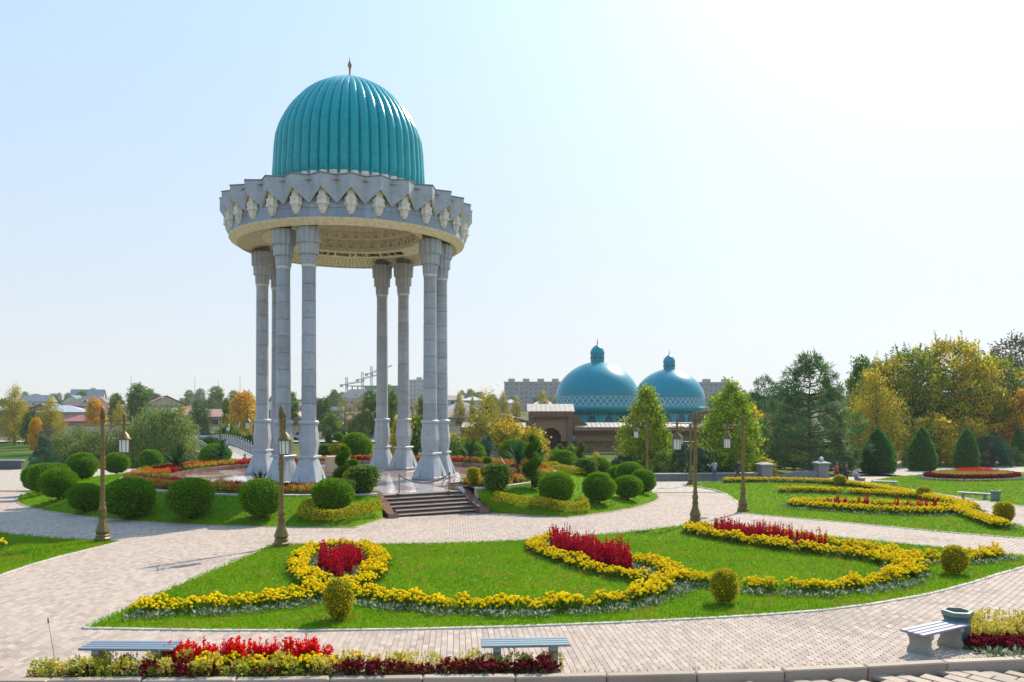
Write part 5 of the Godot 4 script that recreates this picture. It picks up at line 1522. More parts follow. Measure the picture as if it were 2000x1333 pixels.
	var mixed := [[coleus(31, 0.42, Color(0.45, 0.36, 0.08)), 0.0, 0.74], [coleus(32, 0.32, Color(0.22, 0.01, 0.03)), 0.74, 0.88], [k.s, 0.88, 1.0], [celosia(33, 0.6, Color(0.62, 0.03, 0.02)), 0.0, 0.42]]
	rng.seed = 5
	for q in mixed:
		var xf := []
		for i in (700 if q[2] > 0.5 else 160):
			var a := rng.randf() * TAU; var r := sqrt(lerpf(q[1] * q[1], q[2] * q[2], rng.randf()))
			var p := Vector2(39.2, -67.8) + Vector2(cos(a) * 6.6, sin(a) * 3.6).rotated(-0.75) * r
			if q[2] < 0.5: p += Vector2(1.2, -1.4)
			xf.push_back(Transform3D(Basis(Vector3.UP, rng.randf() * TAU).scaled(Vector3.ONE * 1.3), Vector3(p.x, gy(p.x, p.y) + 0.055, p.y)))
		copies(oval, "bedding_plants", q[0], xf)
	# bed against the edging kerb, close to the viewer
	var fg := thing("flower_bed", "foreground bed of scarlet salvia, yellow foliage and wine coloured leaves along the kerb", "flower bed", Vector3.ZERO)
	var salvia := [celosia(41, 0.44, Color(0.75, 0.012, 0.012), 6), celosia(42, 0.36, Color(0.80, 0.03, 0.012), 7), celosia(43, 0.40, Color(0.72, 0.01, 0.02), 6)]
	var straw := [coleus(44, 0.27, Color(0.66, 0.52, 0.12)), coleus(45, 0.33, Color(0.58, 0.50, 0.08)), coleus(46, 0.23, Color(0.45, 0.46, 0.05))]
	var wines := [coleus(47, 0.17, Color(0.16, 0.008, 0.02), 60), coleus(48, 0.14, Color(0.20, 0.012, 0.025), 60)]
	rng.seed = 8
	var x := -7.0
	while x < 0.75:
		var z := edge_z(x) - 0.22
		if x > -2.6 or rng.randf() < 0.3: plant(fg, "wine_leaf_plant", wines, Vector2(x, z + rng.randfn() * 0.03), gy(x, z) + 0.03, rng.randf_range(0.8, 1.2))
		for r in 3:
			var p := Vector2(x + rng.randfn() * 0.06, z + 0.02 - r * 0.14)
			if r == 0 and x > -2.6: continue
			if r > 0 and x > -5.9 and x < -2.2 and rng.randf() < 0.45: plant(fg, "marigold_plant", k.m, p, gy(x, z) + 0.03, 0.75)
			else: plant(fg, "yellow_leaf_plant", straw, p, gy(x, z) + 0.03, rng.randf_range(0.55, 0.9))
		if x > -5.35 and x < -2.95:
			plant(fg, "salvia_plant", salvia, Vector2(x, z - 0.36), gy(x, z) + 0.03, rng.randf_range(0.85, 1.15))
			plant(fg, "salvia_plant", salvia, Vector2(x + 0.05, z - 0.41), gy(x, z) + 0.03, rng.randf_range(0.85, 1.1))
			plant(fg, "salvia_plant", salvia, Vector2(x + 0.08, z - 0.46), gy(x, z) + 0.03, rng.randf_range(0.85, 1.15))
		x += 0.155
	var rg := thing("flower_bed", "foreground bed at the right edge with straw yellow, wine and silver plants", "flower bed", Vector3.ZERO)
	for i in 150:
		var p := Vector2(rng.randf_range(7.3, 10.4), 0); p.y = edge_z(p.x) - rng.randf_range(0.15, 2.0)
		var e := (edge_z(p.x) - p.y)
		if p.x < 7.4 + e * 0.35: continue
		if e < 0.45: plant(rg, "silver_leaf_plant", [k.s], p, gy(p.x, p.y) + 0.03, 0.95)
		elif e < 0.85: plant(rg, "wine_leaf_plant", wines, p, gy(p.x, p.y) + 0.03, 1.15)
		else: plant(rg, "yellow_leaf_plant", straw, p, gy(p.x, p.y) + 0.03, 1.0)
	# dry grass stalks in the joints along the kerb
	var dry := MB.new()
	for i in 260:
		var px := rng.randf_range(0.9, 7.6); var pz := edge_z(px) - 0.12 - absf(rng.randfn()) * 0.05
		var d := (Vector3(rng.randfn() * 0.5, 1, rng.randfn() * 0.4)).normalized()
		dry.leaf(Vector3(px, gy(px, pz) + 0.02, pz), d, d.cross(Vector3.BACK).normalized(), rng.randf_range(0.03, 0.13), 0.004, pick([Color(0.30, 0.22, 0.09), Color(0.2, 0.15, 0.06), Color(0.16, 0.2, 0.04)]))
	var dg := whole("dry_grass", dry.mesh(M.grass), Vector3.ZERO, "dry grass stalks along the foreground kerb", "grass"); dg.set_meta("kind", "stuff")
	# planting of the ring round the rotunda, in patches of colour
	var ring := thing("ring_flower_bed", "ring of yellow, orange, red and wine bedding plants round the rotunda floor", "flower bed", Vector3.ZERO)
	var pal := [Color(0.50, 0.40, 0.05), Color(0.60, 0.035, 0.02), Color(0.20, 0.01, 0.03), Color(0.60, 0.20, 0.02), Color(0.46, 0.42, 0.08), Color(0.55, 0.04, 0.06)]
	var sets := [[], [], [], [], [], []]
	for i in 3400:
		var a := deg_to_rad(28.8) + rng.randf_range(0.26, TAU - 0.26); var r := rng.randf_range(10.15, 12.0)
		var c := int(floor(a * 4.2 + (r - 10.0) * 0.9 + noise.get_noise_2d(a * 60.0, r * 20.0) * 2.0)) % 6
		if r > 11.6: c = 4 if rng.randf() < 0.6 else 3
		var p := CENTRE + Vector2(sin(a), cos(a)) * r
		sets[c].push_back(Transform3D(Basis(Vector3.UP, rng.randf() * TAU).scaled(Vector3.ONE * rng.randf_range(0.85, 1.3)), Vector3(p.x, FLOOR + 0.16, p.y)))
	for i in 6: copies(ring, "bedding_plants", coleus(60 + i, 0.26, pal[i], 50), sets[i])

# ---------------------------------------------------------------- clipped shrubs
# profile of (radius, height); leaves stand off a dark core
func clipped(sd: int, prof: Array, n: int, ls: float, cols: Array, rough := 0.03) -> ArrayMesh:
	rng.seed = sd
	var mb := MB.new()
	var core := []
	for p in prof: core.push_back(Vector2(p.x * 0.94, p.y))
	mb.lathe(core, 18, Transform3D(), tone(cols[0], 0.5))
	var cum := [0.0]
	for i in prof.size() - 1: cum.push_back(cum[i] + prof[i].distance_to(prof[i + 1]) * (prof[i].x + prof[i + 1].x))
	for q in n:
		var t: float = rng.randf() * cum[cum.size() - 1]
		var i := 0
		while cum[i + 1] < t: i += 1
		var f := rng.randf()
		var p: Vector2 = prof[i].lerp(prof[i + 1], f)
		var tn: Vector2 = (prof[i + 1] - prof[i]).normalized()
		var a := rng.randf() * TAU
		var o := Vector3(sin(a), 0, cos(a))
		var nr := (o * tn.y + Vector3(0, -tn.x, 0)).normalized()
		var lump := noise.get_noise_3d(o.x * p.x * 60.0, p.y * 60.0, o.z * p.x * 60.0) * rough * 5.0
		var pos := o * (p.x + lump + rng.randfn() * rough) + Vector3(0, p.y, 0) - nr * ls * 0.4
		var d := (nr + rv() * 0.75 + Vector3(0, 0.15, 0)).normalized()
		mb.leaf(pos, d, d.cross(rv()).normalized(), ls * rng.randf_range(0.7, 1.3), ls * 0.24, tone(pick(cols), rng.randf_range(0.7, 1.3)))
	return mb.mesh(M.clip)

func ball_prof(r: float, h: float) -> Array:
	var o := []
	for i in 13:
		var t := PI * (0.08 + 0.92 * i / 12.0)
		o.push_back(Vector2(pow(sin(t), 0.86) * r, (1.0 - cos(t)) * 0.5 * h + 0.06))
	o[12].x = 0.0
	return o

func spiral(sd: int, h: float, r: float, turns: float, cols: Array) -> ArrayMesh:
	rng.seed = sd
	var mb := MB.new()
	mb.tube([Vector3.ZERO, Vector3(0, h * 0.98, 0)], [0.04, 0.02], 6, Color(0.10, 0.06, 0.035))
	var hp := []; var hr := []
	for i in 49:
		var t := i / 48.0; var a := t * turns * TAU; var rr := r * (1.0 - t * 0.45)
		hp.push_back(Vector3(sin(a) * rr * 0.62, 0.12 * h + t * h * 0.88, cos(a) * rr * 0.62)); hr.push_back(rr * 0.62)
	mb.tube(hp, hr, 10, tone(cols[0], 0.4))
	for i in 9000:
		var t := rng.randf(); var a := t * turns * TAU
		var rr := r * (1.0 - t * 0.45)
		var c := Vector3(sin(a) * rr * 0.62, 0.12 * h + t * h * 0.88, cos(a) * rr * 0.62)
		var d := rv()
		var p := c + d * rr * 0.72 * Vector3(1, 1.1, 1)
		var g := (d + rv() * 0.6 + Vector3(0, 0.3, 0)).normalized()
		mb.leaf(p, g, g.cross(rv()).normalized(), 0.055, 0.013, tone(pick(cols), rng.randf_range(0.45, 0.95)))
	return mb.mesh(M.clip)

func yucca(sd: int, stem: float, r: float, n: int) -> Array:
	rng.seed = sd
	var t := MB.new(); t.tube([Vector3.ZERO, Vector3(0.03, stem * 0.6, 0.02), Vector3(0, stem, 0)], [0.10, 0.08, 0.09], 8, Color(0.16, 0.11, 0.07))
	var mb := MB.new()
	for i in n:
		var a := rng.randf() * TAU; var e := rng.randf_range(-0.35, 1.4)
		var d := Vector3(cos(a) * cos(e), sin(e), sin(a) * cos(e))
		var s := d.cross(Vector3.UP).normalized()
		var c := tone(Color(0.03, 0.085, 0.025), rng.randf_range(0.7, 1.5))
		var m := Vector3(0, stem, 0) + d * r * 0.55
		var w := r * 0.035
		var tip := m + (d + Vector3(0, -0.25, 0)).normalized() * r * 0.5
		mb.quad(Vector3(0, stem, 0) - s * w * 0.6, m - s * w, m + s * w, Vector3(0, stem, 0) + s * w * 0.6, c); mb.tri(m - s * w, tip, m + s * w, c)
	return [t.mesh(M.bark), mb.mesh(M.needle)]

func build_topiary() -> void:
	var g := [Color(0.085, 0.215, 0.008), Color(0.15, 0.31, 0.008), Color(0.24, 0.41, 0.008), Color(0.11, 0.25, 0.008)]
	var stem_m := MB.new(); stem_m.tube([Vector3.ZERO, Vector3(0, 0.3, 0)], [0.07, 0.06], 6, Color(0.10, 0.065, 0.04)); var stem := stem_m.mesh(M.bark)
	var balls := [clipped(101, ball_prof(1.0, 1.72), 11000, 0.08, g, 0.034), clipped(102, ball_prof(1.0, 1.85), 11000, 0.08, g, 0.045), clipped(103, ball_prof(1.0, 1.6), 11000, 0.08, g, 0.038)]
	var spots := [
		[-28.3, -47.6, 0.9, "farthest left of the clipped round shrubs beside the paved path"], [-26.4, -45.0, 0.86, "clipped round shrub just right of the leftmost one by the path"], [-29.8, -52.0, 0.86, "clipped round shrub half hidden behind the left cluster"], [-22.9, -40.2, 0.85, "dark clipped round shrub in the left cluster, nearest the kerb"],
		[-29.7, -55.0, 0.97, "clipped round shrub behind the left cluster, against the wild trees"], [-19.3, -36.0, 0.74, "small clipped round shrub just left of the left lamp post"], [-30.8, -62.0, 0.92, "clipped round shrub seen right behind the left lamp post"], [-30.2, -66.5, 0.92, "far clipped round shrub left of the red and yellow ring bed"],
		[-16.2, -33.7, 1.0, "largest clipped round shrub, just right of the left lamp post"], [-13.2, -32.7, 0.9, "clipped round shrub on bare soil between the two left lamp posts"], [-10.15, -32.2, 0.8, "clipped round shrub beside the lamp post in front of the columns"], [-7.4, -32.8, 0.8, "clipped round shrub inside the yellow hedge left of the steps"],
		[2.05, -36.9, 0.82, "clipped round shrub inside the yellow hedge right of the steps"], [4.25, -39.0, 0.76, "clipped round shrub on a short stem right of the hedged one"], [6.1, -41.8, 0.73, "clipped round shrub nearest the right curve of the path"], [7.3, -49.2, 0.87, "largest clipped round shrub in the right back cluster"], [7.6, -46.2, 0.72, "clipped round shrub at the far right of the island's back cluster"], [7.1, -52.5, 0.75, "clipped round shrub at the left of the right back cluster"], [5.9, -54.5, 0.85, "tall clipped round shrub behind the low yellow hedge on the right"],
		[-12.4, -63.0, 1.25, "low clipped dome shrub seen between the front and back columns"], [-3.0, -59.5, 0.95, "clipped round shrub behind the white rope right of the columns"], [0.2, -56.0, 1.0, "broad clipped round shrub behind the right palm-like plant"], [3.7, -58.0, 0.95, "clipped round shrub beside the spiral pair near the gallery"], [-24.6, -66.0, 1.2, "clipped round shrub beside the bridge railing behind the left yucca"]]
	var nth := 0
	for q in spots:
		var y := lawn_y(q[0], q[1])
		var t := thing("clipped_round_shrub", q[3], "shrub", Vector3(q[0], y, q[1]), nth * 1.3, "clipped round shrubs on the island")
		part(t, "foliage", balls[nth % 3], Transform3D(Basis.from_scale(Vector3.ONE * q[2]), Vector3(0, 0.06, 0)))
		part(t, "stem", stem)
		nth += 1
	# golden shrubs on the lawns
	var yl := [Color(0.34, 0.32, 0.015), Color(0.64, 0.51, 0.015), Color(0.80, 0.62, 0.015), Color(0.20, 0.26, 0.015)]
	var gold := clipped(111, ball_prof(0.5, 1.05), 2600, 0.075, yl, 0.03)
	for q in [[-3.3, -15.2, 0.56, 0.72, "tall oval golden shrub below the tulip-shaped bed"], [4.45, -16.7, 0.56, 0.66, "golden round shrub at the middle of the front lawn"], [11.27, -20.3, 0.66, 0.66, "golden round shrub at the right of the front lawn"], [23.3, -56.6, 0.85, 0.75, "small golden shrub beside the pram"], [22.9, -44.2, 0.78, 0.7, "golden shrub beside the path at the right lawn's edge"], [19.9, -32.2, 0.75, 0.8, "golden shrub at the near right corner of the right lawn"], [-1.9, -38.9, 0.62, 0.75, "bright golden shrub in the ring bed right of the steps"]]:
		var y := lawn_y(q[0], q[1]) + (0.05 if q[1] > -34.0 else 0.04)
		whole("golden_shrub", gold, Vector3(q[0], y, q[1]), q[4], "shrub", "golden shrubs", q[0]).scale = Vector3(q[2], q[3], q[2])
	# dark clipped cones at the right
	var dk := [Color(0.05, 0.175, 0.035), Color(0.085, 0.245, 0.038), Color(0.12, 0.30, 0.045)]
	var cone := clipped(121, [Vector2(0.72, 0.0), Vector2(0.93, 0.25), Vector2(1.0, 0.9), Vector2(0.92, 1.7), Vector2(0.75, 2.6), Vector2(0.5, 3.4), Vector2(0.24, 4.0), Vector2(0.0, 4.3)], 14000, 0.11, dk, 0.035)
	for q in [[36.3, -79.0, 1.55, 1.04, "broad dark clipped cone tree, first from the pram"], [39.2, -83.0, 0.8, 0.85, "slim dark cone tree half hidden behind the first broad cone"], [43.5, -84.5, 1.38, 1.09, "broad dark clipped cone tree at the middle of the row of cones"], [52.0, -91.0, 1.28, 1.07, "dark clipped cone tree beside the oval flower bed"], [63.3, -99.5, 0.95, 1.16, "narrow dark cone tree at the right edge"]]:
		whole("clipped_cone_tree", cone, Vector3(q[0], gy(q[0], q[1]) - 0.05, q[1]), q[4], "tree", "clipped cone trees", q[0]).scale = Vector3(q[2], q[3], q[2])
	var r3 := RandomNumberGenerator.new(); r3.seed = 4
	# low hedges and shrubs at the foot of the steps
	for q in [[[Vector2(-7.95, -33.6), Vector2(-8.45, -32.6), Vector2(-7.9, -31.6), Vector2(-6.75, -31.5), Vector2(-6.1, -33.0), Vector2(-5.75, -34.2)], "low yellow green hedge curving round the bed left of the steps"], [[Vector2(-0.7, -37.0), Vector2(0.6, -36.2), Vector2(2.2, -35.5), Vector2(3.2, -36.2), Vector2(3.3, -37.3)], "low yellow green hedge curving round the bed right of the steps"], [[Vector2(1.5, -47.8), Vector2(3.5, -48.6), Vector2(5.2, -50.6)], "low yellow green hedge along the back of the island lawn"]]:
		rng.seed = int(q[0][0].x * 10.0) + 300
		var mb := MB.new()
		for p in curve(q[0], 0.055):
			var y := lawn_y(p.x, p.y)
			for k in 40:
				var a := rng.randf_range(-0.3, PI + 0.3)
				var pos := Vector3(p.x, y + 0.12, p.y) + Vector3(cos(a) * 0.24, absf(sin(a)) * 0.36, rng.randf_range(-0.24, 0.24))
				var d := (Vector3(cos(a), absf(sin(a)) + 0.4, rng.randfn() * 0.6) + rv() * 0.5).normalized()
				mb.leaf(pos, d, d.cross(rv()).normalized(), 0.075, 0.022, tone(pick([Color(0.55, 0.44, 0.02), Color(0.34, 0.36, 0.02), Color(0.14, 0.21, 0.015), Color(0.65, 0.48, 0.02)]), rng.randf_range(0.75, 1.25)))
		whole("low_hedge", mb.mesh(M.clip), Vector3.ZERO, q[1], "hedge", "low yellow hedges")
	var soft := [Color(0.07, 0.16, 0.02), Color(0.13, 0.23, 0.03), Color(0.25, 0.32, 0.06)]
	var bush := clipped(131, [Vector2(0.3, 0.0), Vector2(0.5, 0.25), Vector2(0.52, 0.7), Vector2(0.42, 1.0), Vector2(0.0, 1.08)], 3600, 0.09, soft, 0.05)
	for q in [[-6.75, -36.0, 1.3, 1.05, "loosely clipped light green bush at the left of the steps"], [-7.4, -34.9, 0.9, 0.7, "small leafy bush between the hedge and the steps"], [-0.75, -38.2, 1.15, 1.15, "tall loosely clipped light green bush right of the steps"], [4.6, -50.0, 1.25, 1.1, "variegated clipped bush beside the right back cluster"], [1.3, -60.5, 2.0, 1.25, "grey green clipped bush near the gallery"], [-14.2, -61.0, 1.4, 1.3, "leafy green bush behind the stone block"]]:
		whole("clipped_bush", bush, Vector3(q[0], lawn_y(q[0], q[1]), q[1]), q[4], "shrub", "clipped bushes near the steps", q[0]).scale = Vector3(q[2], q[3], q[2])
	# pompom shrubs
	for q in [[-7.3, -36.6, 1.0, "pompom shrub left of the steps, one ball above a bushy foot"], [-1.25, -40.4, 0.9, "pompom shrub with two small balls in the ring bed right of the steps"], [-13.1, -60.0, 1.5, "pompom shrub with yellow lower ball behind the stone block"]]:
		var t := thing("pompom_shrub", q[3], "shrub", Vector3(q[0], lawn_y(q[0], q[1]), q[1]), 0.0, "pompom shrubs")
		t.scale = Vector3.ONE * q[2]
		var mb := MB.new(); mb.tube([Vector3.ZERO, Vector3(0.02, 0.8, 0), Vector3(0, 1.3, 0)], [0.03, 0.025, 0.02], 6, Color(0.12, 0.08, 0.05)); part(t, "stem", mb.mesh(M.bark))
		part(t, "foliage_ball", balls[0], Transform3D(Basis.from_scale(Vector3.ONE * 0.25), Vector3(0, 0.98, 0)))
		part(t, "foliage_ball", gold, Transform3D(Basis.from_scale(Vector3(0.9, 0.55, 0.9)), Vector3(0.0, 0.28, 0.05)))
	# spirals
	for q in [[1.0, -39.6, 2.55, 0.48, "tall dark spiral shrub on the lawn right of the steps"], [-7.95, -37.5, 2.1, 0.42, "spiral shrub in front of the stone block, left of the steps"], [4.2, -69.0, 2.9, 0.45, "slim spiral shrub before the gallery portal, left of a pair"], [6.1, -70.5, 3.2, 0.48, "slim spiral shrub before the gallery, right of a pair"]]:
		whole("spiral_shrub", spiral(140 + int(q[2] * 10.0), q[2], q[3], 2.6, g), Vector3(q[0], lawn_y(q[0], q[1]) - (0.0 if q[1] > -60.0 else 0.2), q[1]), q[4], "shrub", "spiral shrubs")
	# yuccas
	for q in [[0.35, -43.6, 0.75, 1.3, 120, "large palm-like yucca on a forked stem in the right of the ring bed"], [1.5, -46.6, 0.8, 1.0, 90, "second yucca just behind the large one at the right"], [-11.9, -37.7, 0.25, 0.85, 90, "low dark yucca in the ring bed before the left columns"], [-20.3, -48.2, 0.35, 1.45, 120, "broad dark yucca in the left of the ring bed"], [-19.6, -53.6, 0.5, 1.3, 90, "spiky yucca at the back left of the ring bed, by the bridge"], [-2.9, -55.0, 0.5, 1.3, 90, "dark yucca just right of the rotunda's right columns"]]:
		var t := thing("yucca", q[5], "yucca", Vector3(q[0], lawn_y(q[0], q[1]), q[1]), 0.0, "yuccas round the rotunda")
		var y := yucca(160 + int(q[3] * 10.0) + int(q[0]), q[2], q[3], q[4])
		part(t, "stem", y[0]); part(t, "leaves", y[1])

# ---------------------------------------------------------------- trees
func at_prof(prof: Array, t: float) -> float:
	for i in prof.size() - 1:
		if t <= prof[i + 1].x:
			return lerpf(prof[i].y, prof[i + 1].y, (t - prof[i].x) / (prof[i + 1].x - prof[i].x))
	return prof[prof.size() - 1].y

# prof: (share of the crown's height, radius). Returns [wood, foliage].
func tree_kind(sd: int, h: float, low: float, prof: Array, clumps: int, per: int, cr: float, ls: float, cols: Array, mode := "leaf", lean := 0.0, shoots := 0) -> Array:
	rng.seed = sd
	var wood := MB.new(); var fo := MB.new()
	var bark := Color(0.126, 0.0943, 0.0495)
	var bend := Vector3(lean * h, 0, 0)
	var stem := []; var rad := []
	for i in 7:
		var t := i / 6.0
		stem.push_back(bend * t * t + Vector3(rng.randfn() * 0.012 * h * t, h * 0.93 * t, rng.randfn() * 0.012 * h * t)); rad.push_back(lerpf(h * 0.021, 0.02, pow(t, 0.8)))
	wood.tube(stem, rad, 7, bark)
	var rmax := 0.0
	for p in prof: rmax = maxf(rmax, p.y)
	var made := 0
	while made < clumps:
		var t := rng.randf()
		var r := at_prof(prof, t)
		if rng.randf() * rmax > r + rmax * 0.08: continue
		var a := rng.randf() * TAU
		var rr := r * sqrt(rng.randf_range(0.12, 1.0)) * (1.0 + rng.randfn() * 0.07)
		var y := low + (h - low) * t
		var axis: Vector3 = bend * pow(y / h, 2.0)
		var c := axis + Vector3(cos(a) * rr, y, sin(a) * rr)
		var k: int = rng.randi() % cols.size()
		var bc := tone(cols[k], rng.randf_range(0.75, 1.25))
		if made % 5 == 0:
			var s := axis * 0.8 + Vector3(0, maxf(y - rr * (0.75 if mode != "needle" else 0.25), low * 0.6), 0)
			wood.tube([s, s.lerp(c, 0.55) + Vector3(0, -0.05 * rr, 0), c], [h * 0.007, h * 0.004, 0.012], 4, bark)
		var out := Vector3(cos(a), 0.25, sin(a))
		for q in per:
			var p: Vector3; var d: Vector3
			if mode == "needle":
				d = (rv() + out * 0.75 + Vector3(0, 0.45, 0)).normalized()
				p = c + d * cr * rng.randf_range(0.0, 0.75) + rv() * cr * 0.25
				fo.leaf(p, d, d.cross(rv()).normalized(), ls * rng.randf_range(0.8, 1.4), ls * 0.09, tone(bc, rng.randf_range(0.65, 1.4)))
				continue
			p = c + Vector3(rng.randfn(), rng.randfn() * (1.5 if mode == "weep" else 0.75), rng.randfn()) * cr * 0.55
			d = (rv() + Vector3(0, -1.4 if mode == "weep" else -0.15, 0)).normalized()
			fo.leaf(p, d, d.cross(rv()).normalized(), ls * rng.randf_range(0.7, 1.3), ls * (0.2 if mode == "weep" else 0.36), tone(bc, rng.randf_range(0.7, 1.35)))
		made += 1
	for q in shoots:   # long upright shoots that break the outline
		var a := rng.randf() * TAU; var t := rng.randf_range(0.55, 0.98)
		var r := at_prof(prof, t) * rng.randf_range(0.5, 1.0)
		var y := low + (h - low) * t
		var b: Vector3 = bend * pow(y / h, 2.0) + Vector3(cos(a) * r, y, sin(a) * r)
		var tip := b + Vector3(rng.randfn() * 0.3, h * rng.randf_range(0.07, 0.13), rng.randfn() * 0.3)
		wood.tube([b, tip], [0.03, 0.012], 4, bark)
		for k in 26:
			var d := (rv() + Vector3(0, 0.6, 0)).normalized()
			fo.leaf(b.lerp(tip, rng.randf()), d, d.cross(rv()).normalized(), ls * rng.randf_range(0.6, 1.1), ls * 0.3, tone(cols[q % 2], rng.randf_range(0.7, 1.3)))
	return [wood.mesh(M.bark), fo.mesh(M.needle if mode == "needle" else M.leaf), h]

func put_tree(called: String, kind: Array, label: String, x: float, d: float, h: float, wide := 1.0, group := "", sink := 0.1, turn := -1.0) -> void:
	var z := -d
	var t := thing(called, label, "shrub" if called.ends_with("shrub") else "tree", Vector3(x, land(x, z) - sink, z), turn if turn >= 0.0 else fmod(absf(x * 1.7 + d), TAU), group)
	var s: float = h / kind[2]
	part(t, "trunk", kind[0], Transform3D(Basis.from_scale(Vector3(s, s, s)), Vector3.ZERO))
	part(t, "crown", kind[1], Transform3D(Basis.from_scale(Vector3(s * wide, s, s * wide)), Vector3.ZERO))

func build_trees() -> void:
	var lime := tree_kind(201, 8.0, 0.5, [Vector2(0, 1.9), Vector2(0.2, 2.7), Vector2(0.45, 2.35), Vector2(0.7, 1.5), Vector2(0.9, 0.75), Vector2(1, 0.25)], 330, 36, 0.5, 0.23, [Color(0.245, 0.344, 0.0198), Color(0.346, 0.415, 0.0248), Color(0.13, 0.23, 0.0198), Color(0.432, 0.43, 0.033)])
	var lime2 := tree_kind(202, 8.0, 0.4, [Vector2(0, 2.2), Vector2(0.25, 2.9), Vector2(0.5, 2.4), Vector2(0.75, 1.6), Vector2(0.92, 0.9), Vector2(1, 0.3)], 340, 36, 0.5, 0.23, [Color(0.216, 0.344, 0.0198), Color(0.317, 0.43, 0.0248), Color(0.144, 0.258, 0.0198), Color(0.39, 0.445, 0.033)])
	var gold := tree_kind(203, 15.0, 2.2, [Vector2(0, 3.2), Vector2(0.25, 5.2), Vector2(0.55, 5.6), Vector2(0.8, 4.4), Vector2(0.93, 2.8), Vector2(1, 1.2)], 420, 44, 0.85, 0.30, [Color(0.617, 0.504, 0.022), Color(0.529, 0.383, 0.022), Color(0.147, 0.227, 0.022), Color(0.0882, 0.174, 0.022), Color(0.382, 0.383, 0.022), Color(0.588, 0.434, 0.033)], "leaf", 0.06, 60)
	var gold2 := tree_kind(204, 15.0, 2.6, [Vector2(0, 2.6), Vector2(0.3, 4.6), Vector2(0.6, 5.0), Vector2(0.82, 3.9), Vector2(1, 1.0)], 380, 44, 0.8, 0.30, [Color(0.147, 0.227, 0.022), Color(0.0882, 0.192, 0.022), Color(0.5, 0.434, 0.022), Color(0.0735, 0.157, 0.022), Color(0.294, 0.33, 0.022)], "leaf", -0.05, 40)
	var birch := tree_kind(205, 10.0, 1.0, [Vector2(0, 1.8), Vector2(0.3, 2.9), Vector2(0.6, 2.5), Vector2(0.85, 1.3), Vector2(1, 0.3)], 300, 40, 0.65, 0.24, [Color(0.462, 0.377, 0.033), Color(0.308, 0.29, 0.033), Color(0.56, 0.42, 0.033), Color(0.21, 0.217, 0.033)], "weep")
	var poplar := tree_kind(206, 12.0, 1.2, [Vector2(0, 1.0), Vector2(0.2, 1.9), Vector2(0.6, 2.2), Vector2(0.9, 1.7), Vector2(1, 0.7)], 230, 40, 0.6, 0.30, [Color(0.084, 0.192, 0.0253), Color(0.118, 0.244, 0.0253), Color(0.0672, 0.148, 0.0253), Color(0.202, 0.278, 0.0253)])
	var orange := tree_kind(207, 8.0, 1.2, [Vector2(0, 1.4), Vector2(0.3, 2.5), Vector2(0.65, 2.3), Vector2(0.9, 1.2), Vector2(1, 0.4)], 230, 36, 0.6, 0.27, [Color(0.7, 0.362, 0.022), Color(0.63, 0.42, 0.033), Color(0.56, 0.275, 0.022), Color(0.672, 0.478, 0.044)])
	var pine := tree_kind(208, 11.5, 0.7, [Vector2(0, 3.6), Vector2(0.18, 4.8), Vector2(0.4, 4.3), Vector2(0.62, 3.3), Vector2(0.8, 2.2), Vector2(0.93, 1.2), Vector2(1, 0.5)], 470, 46, 0.55, 0.42, [Color(0.0853, 0.176, 0.062), Color(0.122, 0.235, 0.0797), Color(0.0731, 0.152, 0.062), Color(0.194, 0.259, 0.0797)], "needle")
	var thin_pine := tree_kind(209, 10.0, 3.5, [Vector2(0, 1.6), Vector2(0.3, 2.2), Vector2(0.6, 1.9), Vector2(0.85, 1.2), Vector2(1, 0.4)], 120, 46, 0.5, 0.42, [Color(0.0853, 0.176, 0.062), Color(0.122, 0.235, 0.0797)], "needle")
	var blue := tree_kind(210, 4.0, 0.1, [Vector2(0, 1.6), Vector2(0.2, 1.55), Vector2(0.45, 1.0), Vector2(0.75, 0.5), Vector2(1, 0.1)], 260, 40, 0.28, 0.22, [Color(0.084, 0.166, 0.114), Color(0.118, 0.209, 0.139), Color(0.0588, 0.131, 0.0885)], "needle")
	var mound := tree_kind(211, 3.0, 0.1, [Vector2(0, 1.5), Vector2(0.35, 1.75), Vector2(0.7, 1.4), Vector2(1, 0.5)], 240, 40, 0.3, 0.22, [Color(0.037, 0.104, 0.0696), Color(0.0504, 0.131, 0.0759), Color(0.0269, 0.0784, 0.0569)], "needle")
	var wild := tree_kind(212, 7.0, 0.5, [Vector2(0, 1.9), Vector2(0.3, 2.7), Vector2(0.65, 2.2), Vector2(0.9, 1.2), Vector2(1, 0.4)], 260, 42, 0.6, 0.24, [Color(0.188, 0.261, 0.0696), Color(0.244, 0.299, 0.0885), Color(0.132, 0.2, 0.0569), Color(0.282, 0.32, 0.0759)], "weep")
	var shrub := tree_kind(213, 3.0, 0.15, [Vector2(0, 1.1), Vector2(0.4, 1.6), Vector2(0.75, 1.2), Vector2(1, 0.4)], 130, 34, 0.34, 0.19, [Color(0.56, 0.42, 0.033), Color(0.462, 0.392, 0.044), Color(0.28, 0.29, 0.033), Color(0.63, 0.435, 0.033)])
	var green_shrub := tree_kind(214, 3.0, 0.15, [Vector2(0, 1.1), Vector2(0.4, 1.6), Vector2(0.75, 1.2), Vector2(1, 0.4)], 130, 34, 0.34, 0.19, [Color(0.14, 0.246, 0.033), Color(0.28, 0.362, 0.022), Color(0.084, 0.16, 0.033)])
	var purple := tree_kind(215, 12.0, 2.0, [Vector2(0, 2.5), Vector2(0.4, 4.2), Vector2(0.8, 3.2), Vector2(1, 0.8)], 150, 34, 0.8, 0.30, [Color(0.126, 0.109, 0.088), Color(0.084, 0.102, 0.066), Color(0.168, 0.131, 0.099)])
